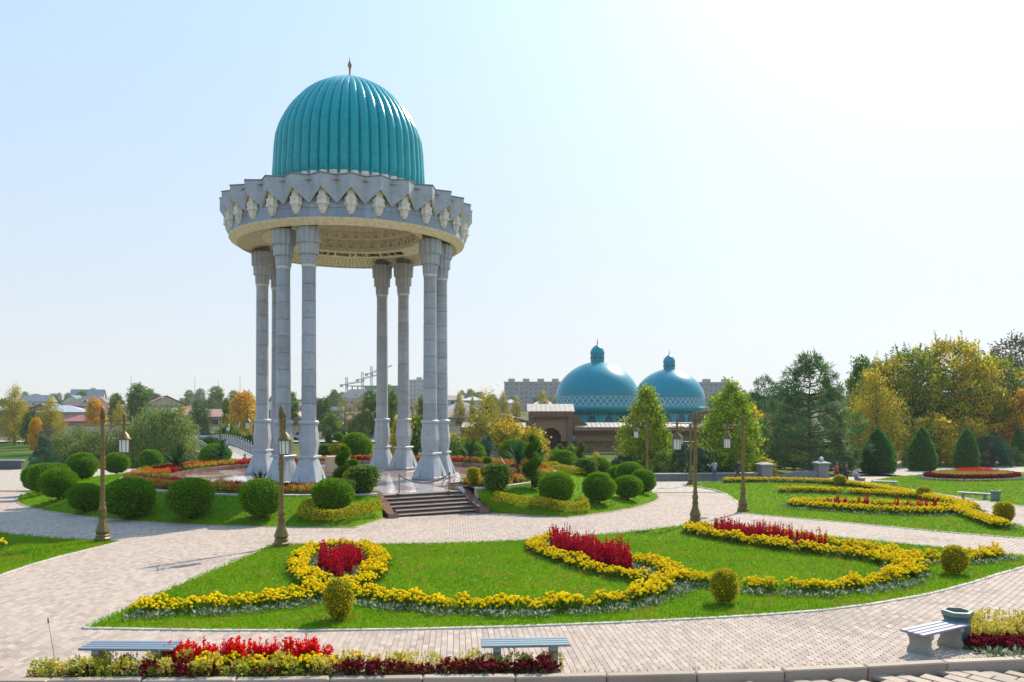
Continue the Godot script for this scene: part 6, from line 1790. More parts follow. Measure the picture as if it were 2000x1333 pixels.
	var dark := tree_kind(216, 9.0, 1.5, [Vector2(0, 2.0), Vector2(0.35, 3.4), Vector2(0.7, 3.0), Vector2(1, 1.0)], 150, 30, 0.8, 0.38, [Color(0.084, 0.157, 0.0443), Color(0.118, 0.192, 0.0506), Color(0.0672, 0.122, 0.0443)])
	var bare := tree_kind(217, 10.0, 2.0, [Vector2(0, 1.0), Vector2(0.4, 1.9), Vector2(0.8, 1.5), Vector2(1, 0.4)], 130, 16, 0.6, 0.22, [Color(0.35, 0.275, 0.088), Color(0.252, 0.217, 0.077), Color(0.42, 0.319, 0.088)])
	# right of the rotunda
	put_tree("broadleaf_tree", lime, "lime green tree in front of the gap between the two turquoise domes", 12.0, 71.0, 8.3, 0.95, "lime green trees")
	put_tree("broadleaf_tree", lime2, "lime green tree behind the two nearest right lamp posts", 19.4, 70.5, 8.6, 0.95, "lime green trees")
	put_tree("pine_tree", pine, "big dark pine at the middle right, behind the gate piers", 29.5, 79.0, 11.8, 1.05, "pines")
	put_tree("pine_tree", thin_pine, "slender small pine between the lime tree and the big pine", 30.2, 95.0, 10.4, 1.0, "pines")
	put_tree("poplar_tree", poplar, "narrow dark poplar rising left of the big autumn trees", 47.5, 108.0, 14.6, 0.75, "tall trees at the right")
	put_tree("birch_tree", birch, "yellow weeping birch behind the first dark cone", 43.0, 94.0, 11.5, 1.05, "tall trees at the right")
	put_tree("autumn_tree", gold2, "big green and yellow tree just right of the weeping birch", 53.0, 105.0, 15.2, 0.95, "tall trees at the right")
	put_tree("autumn_tree", gold, "tallest golden autumn tree with leaning trunk at the right", 60.0, 107.0, 16.6, 1.0, "tall trees at the right", 0.1, 2.4)
	put_tree("autumn_tree", gold2, "dark green autumn tree behind the narrow right cone", 66.5, 110.0, 14.8, 1.0, "tall trees at the right", 0.1, 4.0)
	put_tree("autumn_tree", gold, "golden autumn tree at the left of the tall group", 48.5, 104.0, 13.6, 0.85, "tall trees at the right", 0.1, 5.0)
	put_tree("autumn_tree", orange, "bright yellow tree at the right edge above the narrow cone", 67.5, 104.0, 10.2, 1.0, "tall trees at the right")
	put_tree("bare_tree", purple, "sparse purplish tree on the right edge of the skyline", 81.0, 128.0, 17.5, 0.9, "tall trees at the right")
	put_tree("autumn_shrub", shrub, "yellow shrub under the big trees left of the middle cone", 41.5, 92.0, 4.0, 1.1, "shrubs under the right trees")
	put_tree("autumn_shrub", shrub, "golden shrub under the big trees between two dark cones", 51.5, 97.0, 6.4, 0.9, "shrubs under the right trees")
	put_tree("autumn_shrub", shrub, "tall yellow shrub left of the dark round spruce", 57.0, 100.0, 6.0, 0.9, "shrubs under the right trees")
	put_tree("green_shrub", green_shrub, "olive shrub between the middle and right cones", 48.0, 94.0, 3.0, 1.2, "shrubs under the right trees")
	put_tree("green_shrub", green_shrub, "light green shrub beside the narrow right cone", 61.5, 98.0, 2.6, 1.0, "shrubs under the right trees")
	put_tree("spruce_shrub", mound, "dark rounded spruce between the right cones", 57.0, 95.0, 3.9, 1.05, "spruces")
	put_tree("spruce_shrub", mound, "dark blue spruce mound behind the right lamp posts", 15.0, 67.5, 3.2, 1.0, "spruces")
	put_tree("spruce_shrub", mound, "low blue spruce at the foot of the left lime green tree", 9.6, 68.5, 2.2, 1.0, "spruces")
	put_tree("autumn_shrub", shrub, "small yellow tree left of the big pine", 25.2, 84.0, 6.2, 0.75, "shrubs by the gate piers")
	put_tree("green_shrub", green_shrub, "bright lime shrub beside the mothers with the pram", 33.0, 79.0, 2.4, 0.7, "shrubs by the gate piers")
	put_tree("autumn_shrub", shrub, "orange brown bush behind the left gate pier", 21.8, 69.0, 2.0, 1.0, "shrubs by the gate piers")
	put_tree("green_shrub", green_shrub, "yellow green shrub under the left lime green tree", 12.8, 67.0, 2.6, 0.9, "shrubs by the gate piers")
	put_tree("green_shrub", green_shrub, "shrub filling the gap below the second lime green tree", 17.8, 68.4, 2.2, 1.3, "shrubs by the gate piers")
	put_tree("pine_tree", pine, "lower pine filling the gap right of the big pine", 33.0, 93.0, 8.6, 0.85, "pines")
	# between rotunda and gallery
	put_tree("birch_tree", birch, "yellow green birch in front of the gallery's left end", -2.6, 80.0, 9.4, 0.8, "autumn planting before the gallery", -0.6)
	put_tree("autumn_shrub", shrub, "golden shrub left of the gallery portal", -0.4, 77.5, 5.4, 0.75, "autumn planting before the gallery", -0.4)
	put_tree("autumn_shrub", shrub, "wide golden shrub below the gallery portal", 1.9, 78.5, 5.0, 0.8, "autumn planting before the gallery", -0.4)
	put_tree("autumn_shrub", shrub, "yellow shrub beside the rotunda's right columns", -6.0, 79.0, 4.6, 1.0, "autumn planting before the gallery", -0.4)
	put_tree("spruce_tree", blue, "blue spruce with pointed top in front of the yellow birch", -2.2, 70.0, 3.5, 1.1, "spruces")
	put_tree("green_shrub", green_shrub, "bright lime shrub before the gallery portal", 4.0, 72.5, 2.6, 0.6, "autumn planting before the gallery")
	put_tree("green_shrub", green_shrub, "feathery olive shrub between the two slim spirals", 5.5, 73.0, 2.9, 0.6, "autumn planting before the gallery")
	put_tree("autumn_shrub", shrub, "small yellow sapling right of the slim spirals", 7.6, 72.0, 2.4, 0.4, "autumn planting before the gallery")
	put_tree("green_shrub", green_shrub, "green shrub seen between the back and right columns", -9.2, 76.0, 4.6, 0.9, "autumn planting before the gallery", -0.6)
	put_tree("autumn_shrub", shrub, "yellow shrub seen between the two back columns", -10.2, 74.0, 4.6, 0.5, "autumn planting before the gallery", -0.6)
	put_tree("green_shrub", green_shrub, "dark green shrub just right of the rotunda", -5.2, 71.5, 3.0, 1.1, "autumn planting before the gallery")
	# wild trees along the canal, left
	var i := 0
	for q in [[-48.0, 84.0, 4.8], [-45.5, 81.0, 6.2], [-42.5, 82.0, 7.0], [-39.5, 81.0, 7.0], [-36.4, 80.5, 8.2], [-33.6, 79.0, 7.2], [-42.5, 91.0, 6.6], [-38.2, 90.0, 7.4], [-50.5, 93.0, 5.0]]:
		put_tree("olive_tree", wild, ["lowest grey green tree at the left end of the canal thicket", "grey green tree in the canal thicket left of the left lamp post", "grey green tree in the canal thicket right behind the left lamp post", "grey green tree in the canal thicket right of the left lamp's lantern", "tallest grey green tree of the canal thicket beside the bridge", "grey green tree at the right end of the canal thicket", "grey green tree on the canal's far side above the left lamp", "grey green tree on the canal's far side near the bridge", "grey green tree on the canal's far side at the left"][i], q[0], q[1], q[2], 0.95, "wild trees along the canal", -0.6); i += 1
	put_tree("spruce_tree", blue, "blue grey spruce above the left cluster of clipped shrubs", -45.5, 77.5, 4.2, 1.0, "spruces")
	put_tree("autumn_shrub", purple, "purple brown bush on the far bank at the left", -62.0, 106.0, 4.2, 0.9, "autumn trees on the far bank")
	put_tree("autumn_tree", orange, "small bright yellow tree on the far bank at the left", -64.0, 107.0, 5.0, 0.6, "autumn trees on the far bank")
	put_tree("autumn_tree", birch, "yellow autumn tree at the left edge of the picture", -80.0, 128.0, 9.4, 0.9, "autumn trees on the far bank")
	put_tree("birch_tree", birch, "yellow green tree left of the bright yellow one", -72.0, 124.0, 7.6, 1.0, "autumn trees on the far bank")
	put_tree("spruce_tree", dark, "dark green bushy tree behind the small yellow tree", -70.0, 116.0, 5.6, 0.7, "autumn trees on the far bank")
	put_tree("autumn_tree", orange, "orange yellow tree left of the left lamp's pole", -79.5, 152.0, 7.4, 0.85, "autumn trees on the far bank")
	put_tree("birch_tree", birch, "yellow tree right behind the left lamp post", -74.0, 150.0, 6.4, 0.8, "autumn trees on the far bank")
	put_tree("poplar_tree", poplar, "tall dark poplar right of the left lamp post", -78.0, 166.0, 10.6, 1.1, "poplars of the town")
	put_tree("poplar_tree", poplar, "shorter poplar just left of the tall dark one", -92.0, 185.0, 8.6, 1.0, "poplars of the town")
	put_tree("autumn_tree", orange, "big golden tree left of the rotunda's left columns", -45.8, 136.0, 8.6, 0.95, "autumn trees on the far bank")
	put_tree("poplar_tree", poplar, "slim green poplar left of the big golden tree", -49.5, 138.0, 7.6, 0.5, "poplars of the town")
	put_tree("broadleaf_tree", dark, "round green and orange tree above the cream wall", -66.0, 168.0, 7.0, 0.9, "trees of the town")
	put_tree("autumn_tree", orange, "low orange tree beside the cream gabled house", -76.0, 185.0, 5.6, 1.3, "trees of the town")
	put_tree("broadleaf_tree", dark, "dark round tree in front of the cream gabled house", -76.0, 172.0, 5.0, 0.7, "trees of the town")
	put_tree("autumn_shrub", green_shrub, "yellow green bushes right of the bridge's far end", -42.0, 118.0, 3.6, 1.3, "autumn trees on the far bank")
	put_tree("broadleaf_tree", dark, "small round street tree left of the big golden tree", -54.0, 140.0, 5.0, 0.5, "trees of the town")
	# street trees seen through the rotunda
	put_tree("poplar_tree", poplar, "green poplar seen between the two front column pairs, left", -41.5, 150.0, 8.6, 0.8, "street trees behind the rotunda")
	put_tree("broadleaf_tree", dark, "round green tree just right of the front columns", -36.0, 152.0, 7.4, 0.8, "street trees behind the rotunda")
	put_tree("bare_tree", bare, "half bare brown tree left of the green street poplar", -31.5, 150.0, 7.8, 1.0, "street trees behind the rotunda")
	put_tree("bare_tree", bare, "half bare brown tree nearest the green street poplar", -29.0, 151.0, 8.4, 1.0, "street trees behind the rotunda")
	put_tree("poplar_tree", poplar, "tall green street poplar left of the back columns", -26.3, 148.0, 9.0, 1.0, "street trees behind the rotunda")
	put_tree("poplar_tree", poplar, "green street poplar between the two back columns", -22.4, 148.0, 8.8, 0.9, "street trees behind the rotunda")
	put_tree("poplar_tree", bare, "yellowing street tree left of the right columns", -18.6, 148.0, 8.0, 0.9, "street trees behind the rotunda")
	put_tree("poplar_tree", poplar, "green street tree nearest the right columns", -17.2, 150.0, 7.6, 0.6, "street trees behind the rotunda")
	put_tree("green_shrub", green_shrub, "round green street bush below the half bare trees", -33.0, 146.0, 4.6, 0.8, "street trees behind the rotunda")
	put_tree("green_shrub", green_shrub, "round green street bush at the foot of the tall poplar", -28.2, 145.5, 4.4, 0.9, "street trees behind the rotunda")
	put_tree("birch_tree", birch, "pair-like yellow poplar just right of the rotunda", -10.0, 152.0, 8.6, 0.5, "street trees behind the rotunda")
	put_tree("birch_tree", birch, "second slim yellow poplar right of the rotunda", -7.6, 153.0, 8.0, 0.35, "street trees behind the rotunda")
	for k in 9:
		put_tree("birch_tree", birch if k % 3 else bare, "%s yellowing tree from the left in the row behind the gallery roof" % ["first", "second", "third", "fourth", "fifth", "sixth", "seventh", "eighth", "ninth"][k], -6.0 + k * 3.6, 205.0 + (k % 3) * 8.0, 7.0 + (k * 5 % 3) * 1.2, 0.7, "row of yellowing trees behind the gallery")
	put_tree("broadleaf_tree", dark, "round dark tree alone on the skyline right of the rotunda", -12.5, 300.0, 10.5, 0.9, "trees of the town")
	# clipped cones and balls along the street
	var dk := [Color(0.028, 0.087, 0.022), Color(0.042, 0.123, 0.0275)]
	var cone := clipped(221, [Vector2(0.4, 0.0), Vector2(0.55, 0.3), Vector2(0.5, 1.0), Vector2(0.3, 1.9), Vector2(0.0, 2.5)], 1500, 0.16, dk, 0.04)
	i = 0
	for x in [-36.8, -33.2, -31.2, -29.0, -26.6, -24.0, -20.6, -16.4]:
		whole("street_cone_shrub", cone, Vector3(x, land(x, -126.0), -126.0), "small clipped cone along the far street behind the rotunda, number %s from the left" % ["one", "two", "three", "four", "five", "six", "seven", "eight"][i], "shrub", "clipped cones along the far street"); i += 1
	var rb := clipped(222, ball_prof(1.0, 1.7), 1600, 0.2, dk, 0.05)
	i = 0
	for q in [[-38.6, -102.0, 1.4], [-36.4, -103.0, 1.3], [-34.4, -104.0, 1.5], [-33.0, -106.0, 1.4], [-40.6, -106.0, 1.3]]:
		whole("round_hedge_shrub", rb, Vector3(q[0], land(q[0], q[1]), q[1]), "round clipped shrub right of the bridge on the far bank, %s in the row" % ["first", "second", "third", "last", "hindmost"][i], "shrub", "round shrubs right of the bridge").scale = Vector3.ONE * q[2]; i += 1
	# far wood that closes the view
	var far := Node3D.new(); far.name = "distant_wood"; far.set_meta("kind", "stuff"); describe(far, "hazy band of distant trees along the skyline", "wood"); add_child(far)
	var sets := [[], [], []]
	rng.seed = 77
	for k in 500:
		var d := rng.randf_range(260.0, 900.0); var x := rng.randf_range(-0.95, 0.95) * d
		if d < 450.0 and x < -0.12 * d and rng.randf() < 0.65: continue
		if d < 420.0 and x > -0.12 * d and x < 0.3 * d and rng.randf() < 0.5: continue
		var s := rng.randf_range(0.6, 1.15) * (1.0 if d < 500.0 else 1.2)
		sets[k % 3].push_back(Transform3D(Basis(Vector3.UP, rng.randf() * TAU).scaled(Vector3(s * rng.randf_range(0.9, 1.4), s, s * rng.randf_range(0.9, 1.4))), Vector3(x, land(x, -d) - 0.5, -d)))
	copies(far, "crowns", dark[1], sets[0]); copies(far, "crowns", dark[1], sets[1]); copies(far, "crowns", poplar[1], sets[2])

# ---------------------------------------------------------------- lamps, benches, bins
func lamp_parts() -> Dictionary:
	var br := Color(0.215, 0.152, 0.05)
	var o := {}
	var mb := MB.new()
	mb.lathe([Vector2(0.27, 0), Vector2(0.27, 0.10), Vector2(0.22, 0.14), Vector2(0.22, 0.2), Vector2(0.19, 0.24), Vector2(0.23, 0.33), Vector2(0.215, 0.37), Vector2(0.13, 0.62), Vector2(0.105, 0.78), Vector2(0.13, 0.80), Vector2(0.13, 0.84)], 8, Transform3D(), tone(br, 0.9), false)
	o.base = mb.mesh(M.bronze)
	mb = MB.new()
	mb.lathe([Vector2(0.09, 0.82), Vector2(0.12, 0.87), Vector2(0.09, 0.92), Vector2(0.125, 1.02), Vector2(0.12, 1.1), Vector2(0.08, 1.2), Vector2(0.1, 1.24), Vector2(0.1, 1.28), Vector2(0.075, 1.32), Vector2(0.066, 2.4), Vector2(0.095, 2.42), Vector2(0.095, 2.46), Vector2(0.075, 2.5), Vector2(0.1, 2.62), Vector2(0.07, 2.72), Vector2(0.09, 2.75), Vector2(0.09, 2.78), Vector2(0.066, 2.81), Vector2(0.062, 4.1)], 14, Transform3D(), br)
	o.post = mb.mesh(M.bronze)
	mb = MB.new()
	mb.lathe([Vector2(0.06, 4.06), Vector2(0.085, 4.1), Vector2(0.09, 4.22), Vector2(0.075, 4.36), Vector2(0.04, 4.46), Vector2(0, 4.5)], 14, Transform3D(), tone(br, 0.75))
	o.finial = mb.mesh(M.bronze)
	mb = MB.new()
	mb.tube([Vector3(-0.12, 4.02, 0), Vector3(0.95, 4.02, 0)], [0.02, 0.02], 8, br)
	mb.tube([Vector3(0.5, 3.9, 0), Vector3(0.9, 3.9, 0)], [0.016, 0.016], 8, br)
	var pts := []; var rr := []
	for i in 11:
		var t := PI / 2 * i / 10.0
		pts.push_back(Vector3(0.10 + 0.42 * (1.0 - cos(t)), 3.1 + 0.80 * sin(t), 0)); rr.push_back(0.016)
	mb.tube(pts, rr, 8, br)
	for y in [3.98, 3.1]: mb.lathe([Vector2(0.08, y - 0.02), Vector2(0.1, y), Vector2(0.08, y + 0.03)], 12, Transform3D(), br)
	mb.tube([Vector3(-0.14, 3.1, 0), Vector3(0.14, 3.1, 0)], [0.014, 0.014], 6, br)
	o.arm = mb.mesh(M.bronze)
	mb = MB.new()
	var X := Transform3D(Basis(), Vector3(0.72, 0, 0))
	mb.lathe([Vector2(0.0, 4.28), Vector2(0.045, 4.22), Vector2(0.05, 4.14), Vector2(0.025, 4.08), Vector2(0.05, 4.03), Vector2(0.035, 3.85), Vector2(0.055, 3.8), Vector2(0.03, 3.7), Vector2(0.06, 3.64), Vector2(0.13, 3.58), Vector2(0.19, 3.46), Vector2(0.22, 3.42), Vector2(0.22, 3.39), Vector2(0.15, 3.38)], 16, X, tone(br, 0.8))
	o.cap = mb.mesh(M.bronze)
	mb = MB.new()
	mb.lathe([Vector2(0.155, 2.96), Vector2(0.165, 3.39)], 8, X, Color.WHITE, false); o.glass = mb.mesh(M.frosted)
	mb = MB.new()
	for i in 8:
		var a := TAU * i / 8.0
		mb.tube([Vector3(0.72, 2.94, 0) + polar(0.163, a, 0), Vector3(0.72, 3.4, 0) + polar(0.173, a, 0)], [0.012, 0.012], 5, tone(br, 0.5))
	mb.lathe([Vector2(0.0, 2.94), Vector2(0.17, 2.94), Vector2(0.175, 2.965), Vector2(0.16, 2.97)], 16, X, tone(br, 0.5))
	o.bars = mb.mesh(M.bronze)
	return o

func lamp(o: Dictionary, x: float, y: float, z: float, turn: float, label: String, s := 1.0, arms := 1) -> void:
	var t := thing("street_lamp", label, "lamp", Vector3(x, y, z), turn, "bronze garden lamps")
	t.scale = Vector3.ONE * s
	part(t, "base", o.base); part(t, "post", o.post); part(t, "finial", o.finial)
	for k in arms:
		var q := Transform3D(Basis(Vector3.UP, PI * k), Vector3.ZERO)
		part(t, "arm", o.arm, q)
		var l := part(t, "lantern_cap", o.cap, q)
		part(l, "lantern_glass", o.glass); part(l, "lantern_bars", o.bars)

func build_lamps() -> void:
	var o := lamp_parts()
	lamp(o, -13.69, gy(0, -26.62) + 0.08, -26.62, 0.0, "bronze lamp post on the tip of the left lawn, arm to the right")
	lamp(o, -7.36, gy(0, -25.4) + 0.08, -25.4, -1.15, "bronze lamp post in front of the rotunda columns, at the front lawn's corner")
	lamp(o, 7.39, gy(0, -32.1) + 0.08, -32.1, PI - 0.25, "bronze lamp post at the top corner of the front lawn, arm to the left")
	lamp(o, 10.85, gy(0, -37.4) + 0.08, -37.4, PI - 0.1, "bronze lamp post at the corner of the right lawn, rightmost of the lamps")
	lamp(o, 13.1, gy(13, -58.4) + 0.08, -58.4, PI, "distant bronze lamp post nearly hidden behind the front lawn's corner lamp")
	lamp(o, 10.6, gy(11, -62.5), -62.5, PI, "bronze lamp post against the left lime green tree", 1.18)
	lamp(o, -21.0, gy(-21, -70.0), -66.0, 0.0, "two armed bronze lamp post left of the rotunda's left columns", 1.25, 2)
	lamp(o, -29.3, -1.6, -80.0, 0.4, "bronze lamp post standing against the bridge's near railing")
	lamp(o, -42.0, -1.6, -98.0, 0.4, "bronze lamp post at the left side of the bridge")
	lamp(o, -25.0, -2.2, -82.0, 0.0, "bronze lamp post right of the bridge among the round shrubs")
	lamp(o, -44.6, -2.2, -128.0, 0.0, "small far lamp post past the bridge, left of the yellow green bushes")
	lamp(o, -36.4, -2.2, -112.0, 0.0, "small far lamp post past the bridge beside the yellow green bushes")

func bench(label: String, at: Vector3, turn: float, slat: Color, stone: Color, length := 1.45, wood := true) -> void:
	var t := thing("bench", label, "bench", at, turn, "backless garden benches")
	var prof := []
	for q in [[0.21, 0.0], [0.20, 0.05], [0.155, 0.14], [0.16, 0.23], [0.205, 0.29], [0.19, 0.345]]: prof.push_back(Vector2(q[0], q[1]))
	var poly := []
	for p in prof: poly.push_back(p)
	for i in range(prof.size() - 1, -1, -1): poly.push_back(Vector2(-prof[i].x, prof[i].y))
	var mb := MB.new(); mb.prism(poly, -0.055, 0.055, stone, Transform3D(Basis(Vector3.UP, PI / 2), Vector3.ZERO) * Transform3D(STAND, Vector3.ZERO))
	var leg := mb.mesh(M.stone)
	for s in [-1.0, 1.0]: part(t, "leg", leg, at3(s * length * 0.32, 0, 0))
	if wood:
		mb = MB.new(); mb.box(Transform3D(), Vector3(length, 0.035, 0.088), slat, 0.007); var sm := mb.mesh(M.paint)
		for i in 4: part(t, "slat", sm, at3(0, 0.365, -0.162 + i * 0.108))
	else:
		mb = MB.new(); mb.box(at3(0, 0.375, 0), Vector3(length, 0.06, 0.5), slat, 0.01); part(t, "seat_slab", mb.mesh(M.stone))
	mb = MB.new(); mb.tube([Vector3(-length * 0.32, 0.30, 0), Vector3(length * 0.32, 0.30, 0)], [0.016, 0.016], 6, Color(0.12, 0.12, 0.14)); part(t, "stretcher", mb.mesh(M.iron))

func bin(label: String, at: Vector3, turn: float, s := 1.0) -> void:
	var t := thing("litter_bin", label, "litter bin", at, turn, "grey green litter bins")
	t.scale = Vector3.ONE * s
	var c := Color(0.13, 0.18, 0.17); var g := Color(0.03, 0.16, 0.10)
	var mb := MB.new(); loft(mb, [ngon(0.20, 0.0, 6), ngon(0.22, 0.05, 6), ngon(0.235, 0.5, 6)], c); part(t, "body", mb.mesh(M.paint))
	mb = MB.new(); loft(mb, [ngon(0.225, 0.06, 6), ngon(0.235, 0.065, 6), ngon(0.237, 0.10, 6), ngon(0.225, 0.105, 6)], g); part(t, "band", mb.mesh(M.paint)); mb = MB.new(); loft(mb, [ngon(0.235, 0.46, 6), ngon(0.248, 0.465, 6), ngon(0.25, 0.5, 6), ngon(0.235, 0.505, 6)], g); part(t, "band", mb.mesh(M.paint))
	mb = MB.new(); loft(mb, [ngon(0.24, 0.5, 6), ngon(0.275, 0.52, 6), ngon(0.275, 0.6, 6), ngon(0.21, 0.605, 6), ngon(0.19, 0.45, 6)], tone(c, 1.15)); part(t, "rim", mb.mesh(M.paint))
	mb = MB.new(); for i in 6: mb.tri(Vector3(0, 0.4, 0), ngon(0.2, 0.4, 6)[i], ngon(0.2, 0.4, 6)[(i + 1) % 6], Color(0.02, 0.025, 0.025))
	part(t, "liner", mb.mesh(M.plain))

func build_furniture() -> void:
	var bl := Color(0.18, 0.22, 0.28); var st := Color(0.30, 0.31, 0.30)
	bench("slatted bench with stone legs beside the litter bin at the lower right", Vector3(7.0, gy(7, -13.1) + 0.035, -13.15), 0.52, Color(0.25, 0.24, 0.32), Color(0.34, 0.33, 0.29), 1.3)
	bin("grey green six-sided litter bin behind the lower right bench", Vector3(7.62, gy(8, -13.6) + 0.035, -13.62), 0.3, 0.92)
	bench("blue grey slatted bench behind the foreground flowers, at the middle", Vector3(0.2, gy(0, -12.2) + 0.035, -12.22), 0.06, Color(0.20, 0.27, 0.30), st, 1.35)
	bench("blue grey slatted bench behind the foreground flowers, at the left", Vector3(-5.75, gy(-5, -12.0) + 0.035, -12.02), -0.02, bl, st, 1.4)
	bench("pale stone bench on the far path near the pram", Vector3(26.7, gy(26, -56.9) + 0.02, -56.9), -0.35, Color(0.45, 0.46, 0.45), Color(0.40, 0.40, 0.38), 1.6, false)
	bench("grey stone bench beside the round bin on the far path", Vector3(26.0, gy(26, -44.6) + 0.02, -44.8), -0.7, Color(0.33, 0.36, 0.37), Color(0.33, 0.34, 0.33), 1.7, false)
	bin("grey green litter bin at the end of the far right stone bench", Vector3(26.55, gy(26, -43.6) + 0.02, -43.7), 0.2, 1.0)
	bench("low wooden rail bench in front of the shrubs right of the rotunda", Vector3(3.3, lawn_y(3.3, -53.0), -53.0), -0.3, Color(0.40, 0.27, 0.16), Color(0.3, 0.22, 0.15), 4.2, false)
	# fallen reed stalk with a seed head near the left foreground
	var mb := MB.new(); mb.tube([Vector3.ZERO, Vector3(-0.05, 0.35, 0), Vector3(-0.12, 0.75, 0)], [0.005, 0.004, 0.003], 5, Color(0.33, 0.25, 0.13)); mb.tube([Vector3(-0.12, 0.73, 0), Vector3(-0.125, 0.81, 0)], [0.011, 0.008], 6, Color(0.16, 0.10, 0.05))
	for i in 9:
		var d := Vector3(rng.randfn() * 0.8, 1, rng.randfn() * 0.5).normalized(); mb.leaf(Vector3.ZERO, d, d.cross(Vector3.BACK).normalized(), rng.randf_range(0.08, 0.2), 0.008, Color(0.16, 0.22, 0.05))
	whole("reed_stalk", mb.mesh(M.grass), Vector3(-6.87, gy(-7, -12.0) + 0.02, -12.0), "lone thin reed stalk with brown head at the lower left", "reed")

# ---------------------------------------------------------------- people: one skin over a jointed skeleton
func body_mesh(bones: Array, cell: float) -> ArrayMesh:
	# bones: [a, b, ra, rb, colour]; smooth union meshed as surface nets
	var lo := Vector3(9, 9, 9); var hi := -lo
	for b in bones:
		for p in [b[0], b[1]]:
			lo = lo.min(p - Vector3.ONE * 0.2); hi = hi.max(p + Vector3.ONE * 0.2)
	var nx := int((hi.x - lo.x) / cell) + 2; var ny := int((hi.y - lo.y) / cell) + 2; var nz := int((hi.z - lo.z) / cell) + 2
	var f := PackedFloat32Array(); f.resize(nx * ny * nz); f.fill(1.0)
	var own := PackedInt32Array(); own.resize(nx * ny * nz)
	var near := PackedFloat32Array(); near.resize(nx * ny * nz); near.fill(9.0)
	for bi in bones.size():
		var a: Vector3 = bones[bi][0]; var e: Vector3 = bones[bi][1]
		var ra: float = bones[bi][2]; var rb: float = bones[bi][3]
		var m := maxf(ra, rb) + 0.09
		var c0 := ((a.min(e) - Vector3.ONE * m - lo) / cell).floor(); var c1 := ((a.max(e) + Vector3.ONE * m - lo) / cell).ceil()
		var ae := e - a; var l2 := maxf(ae.length_squared(), 0.000001)
		for x in range(maxi(0, int(c0.x)), mini(nx, int(c1.x) + 1)):
			for y in range(maxi(0, int(c0.y)), mini(ny, int(c1.y) + 1)):
				for z in range(maxi(0, int(c0.z)), mini(nz, int(c1.z) + 1)):
					var p := lo + Vector3(x, y, z) * cell
					var t := clampf((p - a).dot(ae) / l2, 0.0, 1.0)
					var d := p.distance_to(a + ae * t) - lerpf(ra, rb, t)
					var i := (x * ny + y) * nz + z
					if d < near[i]:
						near[i] = d; own[i] = bi
					var g := f[i]
					var h := clampf(0.5 + 0.5 * (g - d) / 0.035, 0.0, 1.0)
					f[i] = lerpf(g, d, h) - 0.035 * h * (1.0 - h)
	var pos := {}
	var mb := MB.new()
	var at := func(x: int, y: int, z: int) -> Vector3:
		var k := (x * ny + y) * nz + z
		if pos.has(k): return pos[k]
		var s := Vector3.ZERO; var c := 0
		for e in [[0, 0, 0, 1, 0, 0], [0, 1, 0, 1, 1, 0], [0, 0, 1, 1, 0, 1], [0, 1, 1, 1, 1, 1], [0, 0, 0, 0, 1, 0], [1, 0, 0, 1, 1, 0], [0, 0, 1, 0, 1, 1], [1, 0, 1, 1, 1, 1], [0, 0, 0, 0, 0, 1], [1, 0, 0, 1, 0, 1], [0, 1, 0, 0, 1, 1], [1, 1, 0, 1, 1, 1]]:
			var v0 := f[((x + e[0]) * ny + y + e[1]) * nz + z + e[2]]; var v1 := f[((x + e[3]) * ny + y + e[4]) * nz + z + e[5]]
			if (v0 < 0.0) != (v1 < 0.0):
				s += Vector3(e[0], e[1], e[2]).lerp(Vector3(e[3], e[4], e[5]), v0 / (v0 - v1)); c += 1
		pos[k] = lo + (Vector3(x, y, z) + (s / c if c > 0 else Vector3.ONE * 0.5)) * cell
		return pos[k]
	for x in range(1, nx - 1):
		for y in range(1, ny - 1):
			for z in range(1, nz - 1):
				var i := (x * ny + y) * nz + z
				var v := f[i]
				if v > 0.2: continue
				var col: Color = bones[own[i]][4]
				for ax in 3:
					var w: float = f[i + (ny * nz if ax == 0 else (nz if ax == 1 else 1))]
					if (v < 0.0) == (w < 0.0): continue
					if v >= 0.0: col = bones[own[i + (ny * nz if ax == 0 else (nz if ax == 1 else 1))]][4]
					var q := []
					if ax == 0: q = [at.call(x, y, z), at.call(x, y, z - 1), at.call(x, y - 1, z - 1), at.call(x, y - 1, z)]
					elif ax == 1: q = [at.call(x, y, z), at.call(x - 1, y, z), at.call(x - 1, y, z - 1), at.call(x, y, z - 1)]
					else: q = [at.call(x, y, z), at.call(x, y - 1, z), at.call(x - 1, y - 1, z), at.call(x - 1, y, z)]
					if v < 0.0: q.reverse()
					mb.quad(q[0], q[1], q[2], q[3], col)
	# five fingers on each hand
	for b in bones:
		if b.size() > 5:
			var d: Vector3 = (b[1] - b[0]).normalized(); var s: Vector3 = b[5]
			for k in 5:
				var o: Vector3 = b[1] + s * (k - 1.7) * 0.019 - d * (0.05 if k == 4 else 0.0)
				var g := (d + s * (0.9 if k == 4 else (k - 1.5) * 0.08)).normalized()
				var l: float = [0.065, 0.078, 0.075, 0.06, 0.055][k]
				mb.tube([o, o + g * l * 0.55, o + g * l * 0.9 + s.cross(d) * 0.018], [0.0095, 0.009, 0.007], 5, b[4])
	return mb.mesh(M.skin)

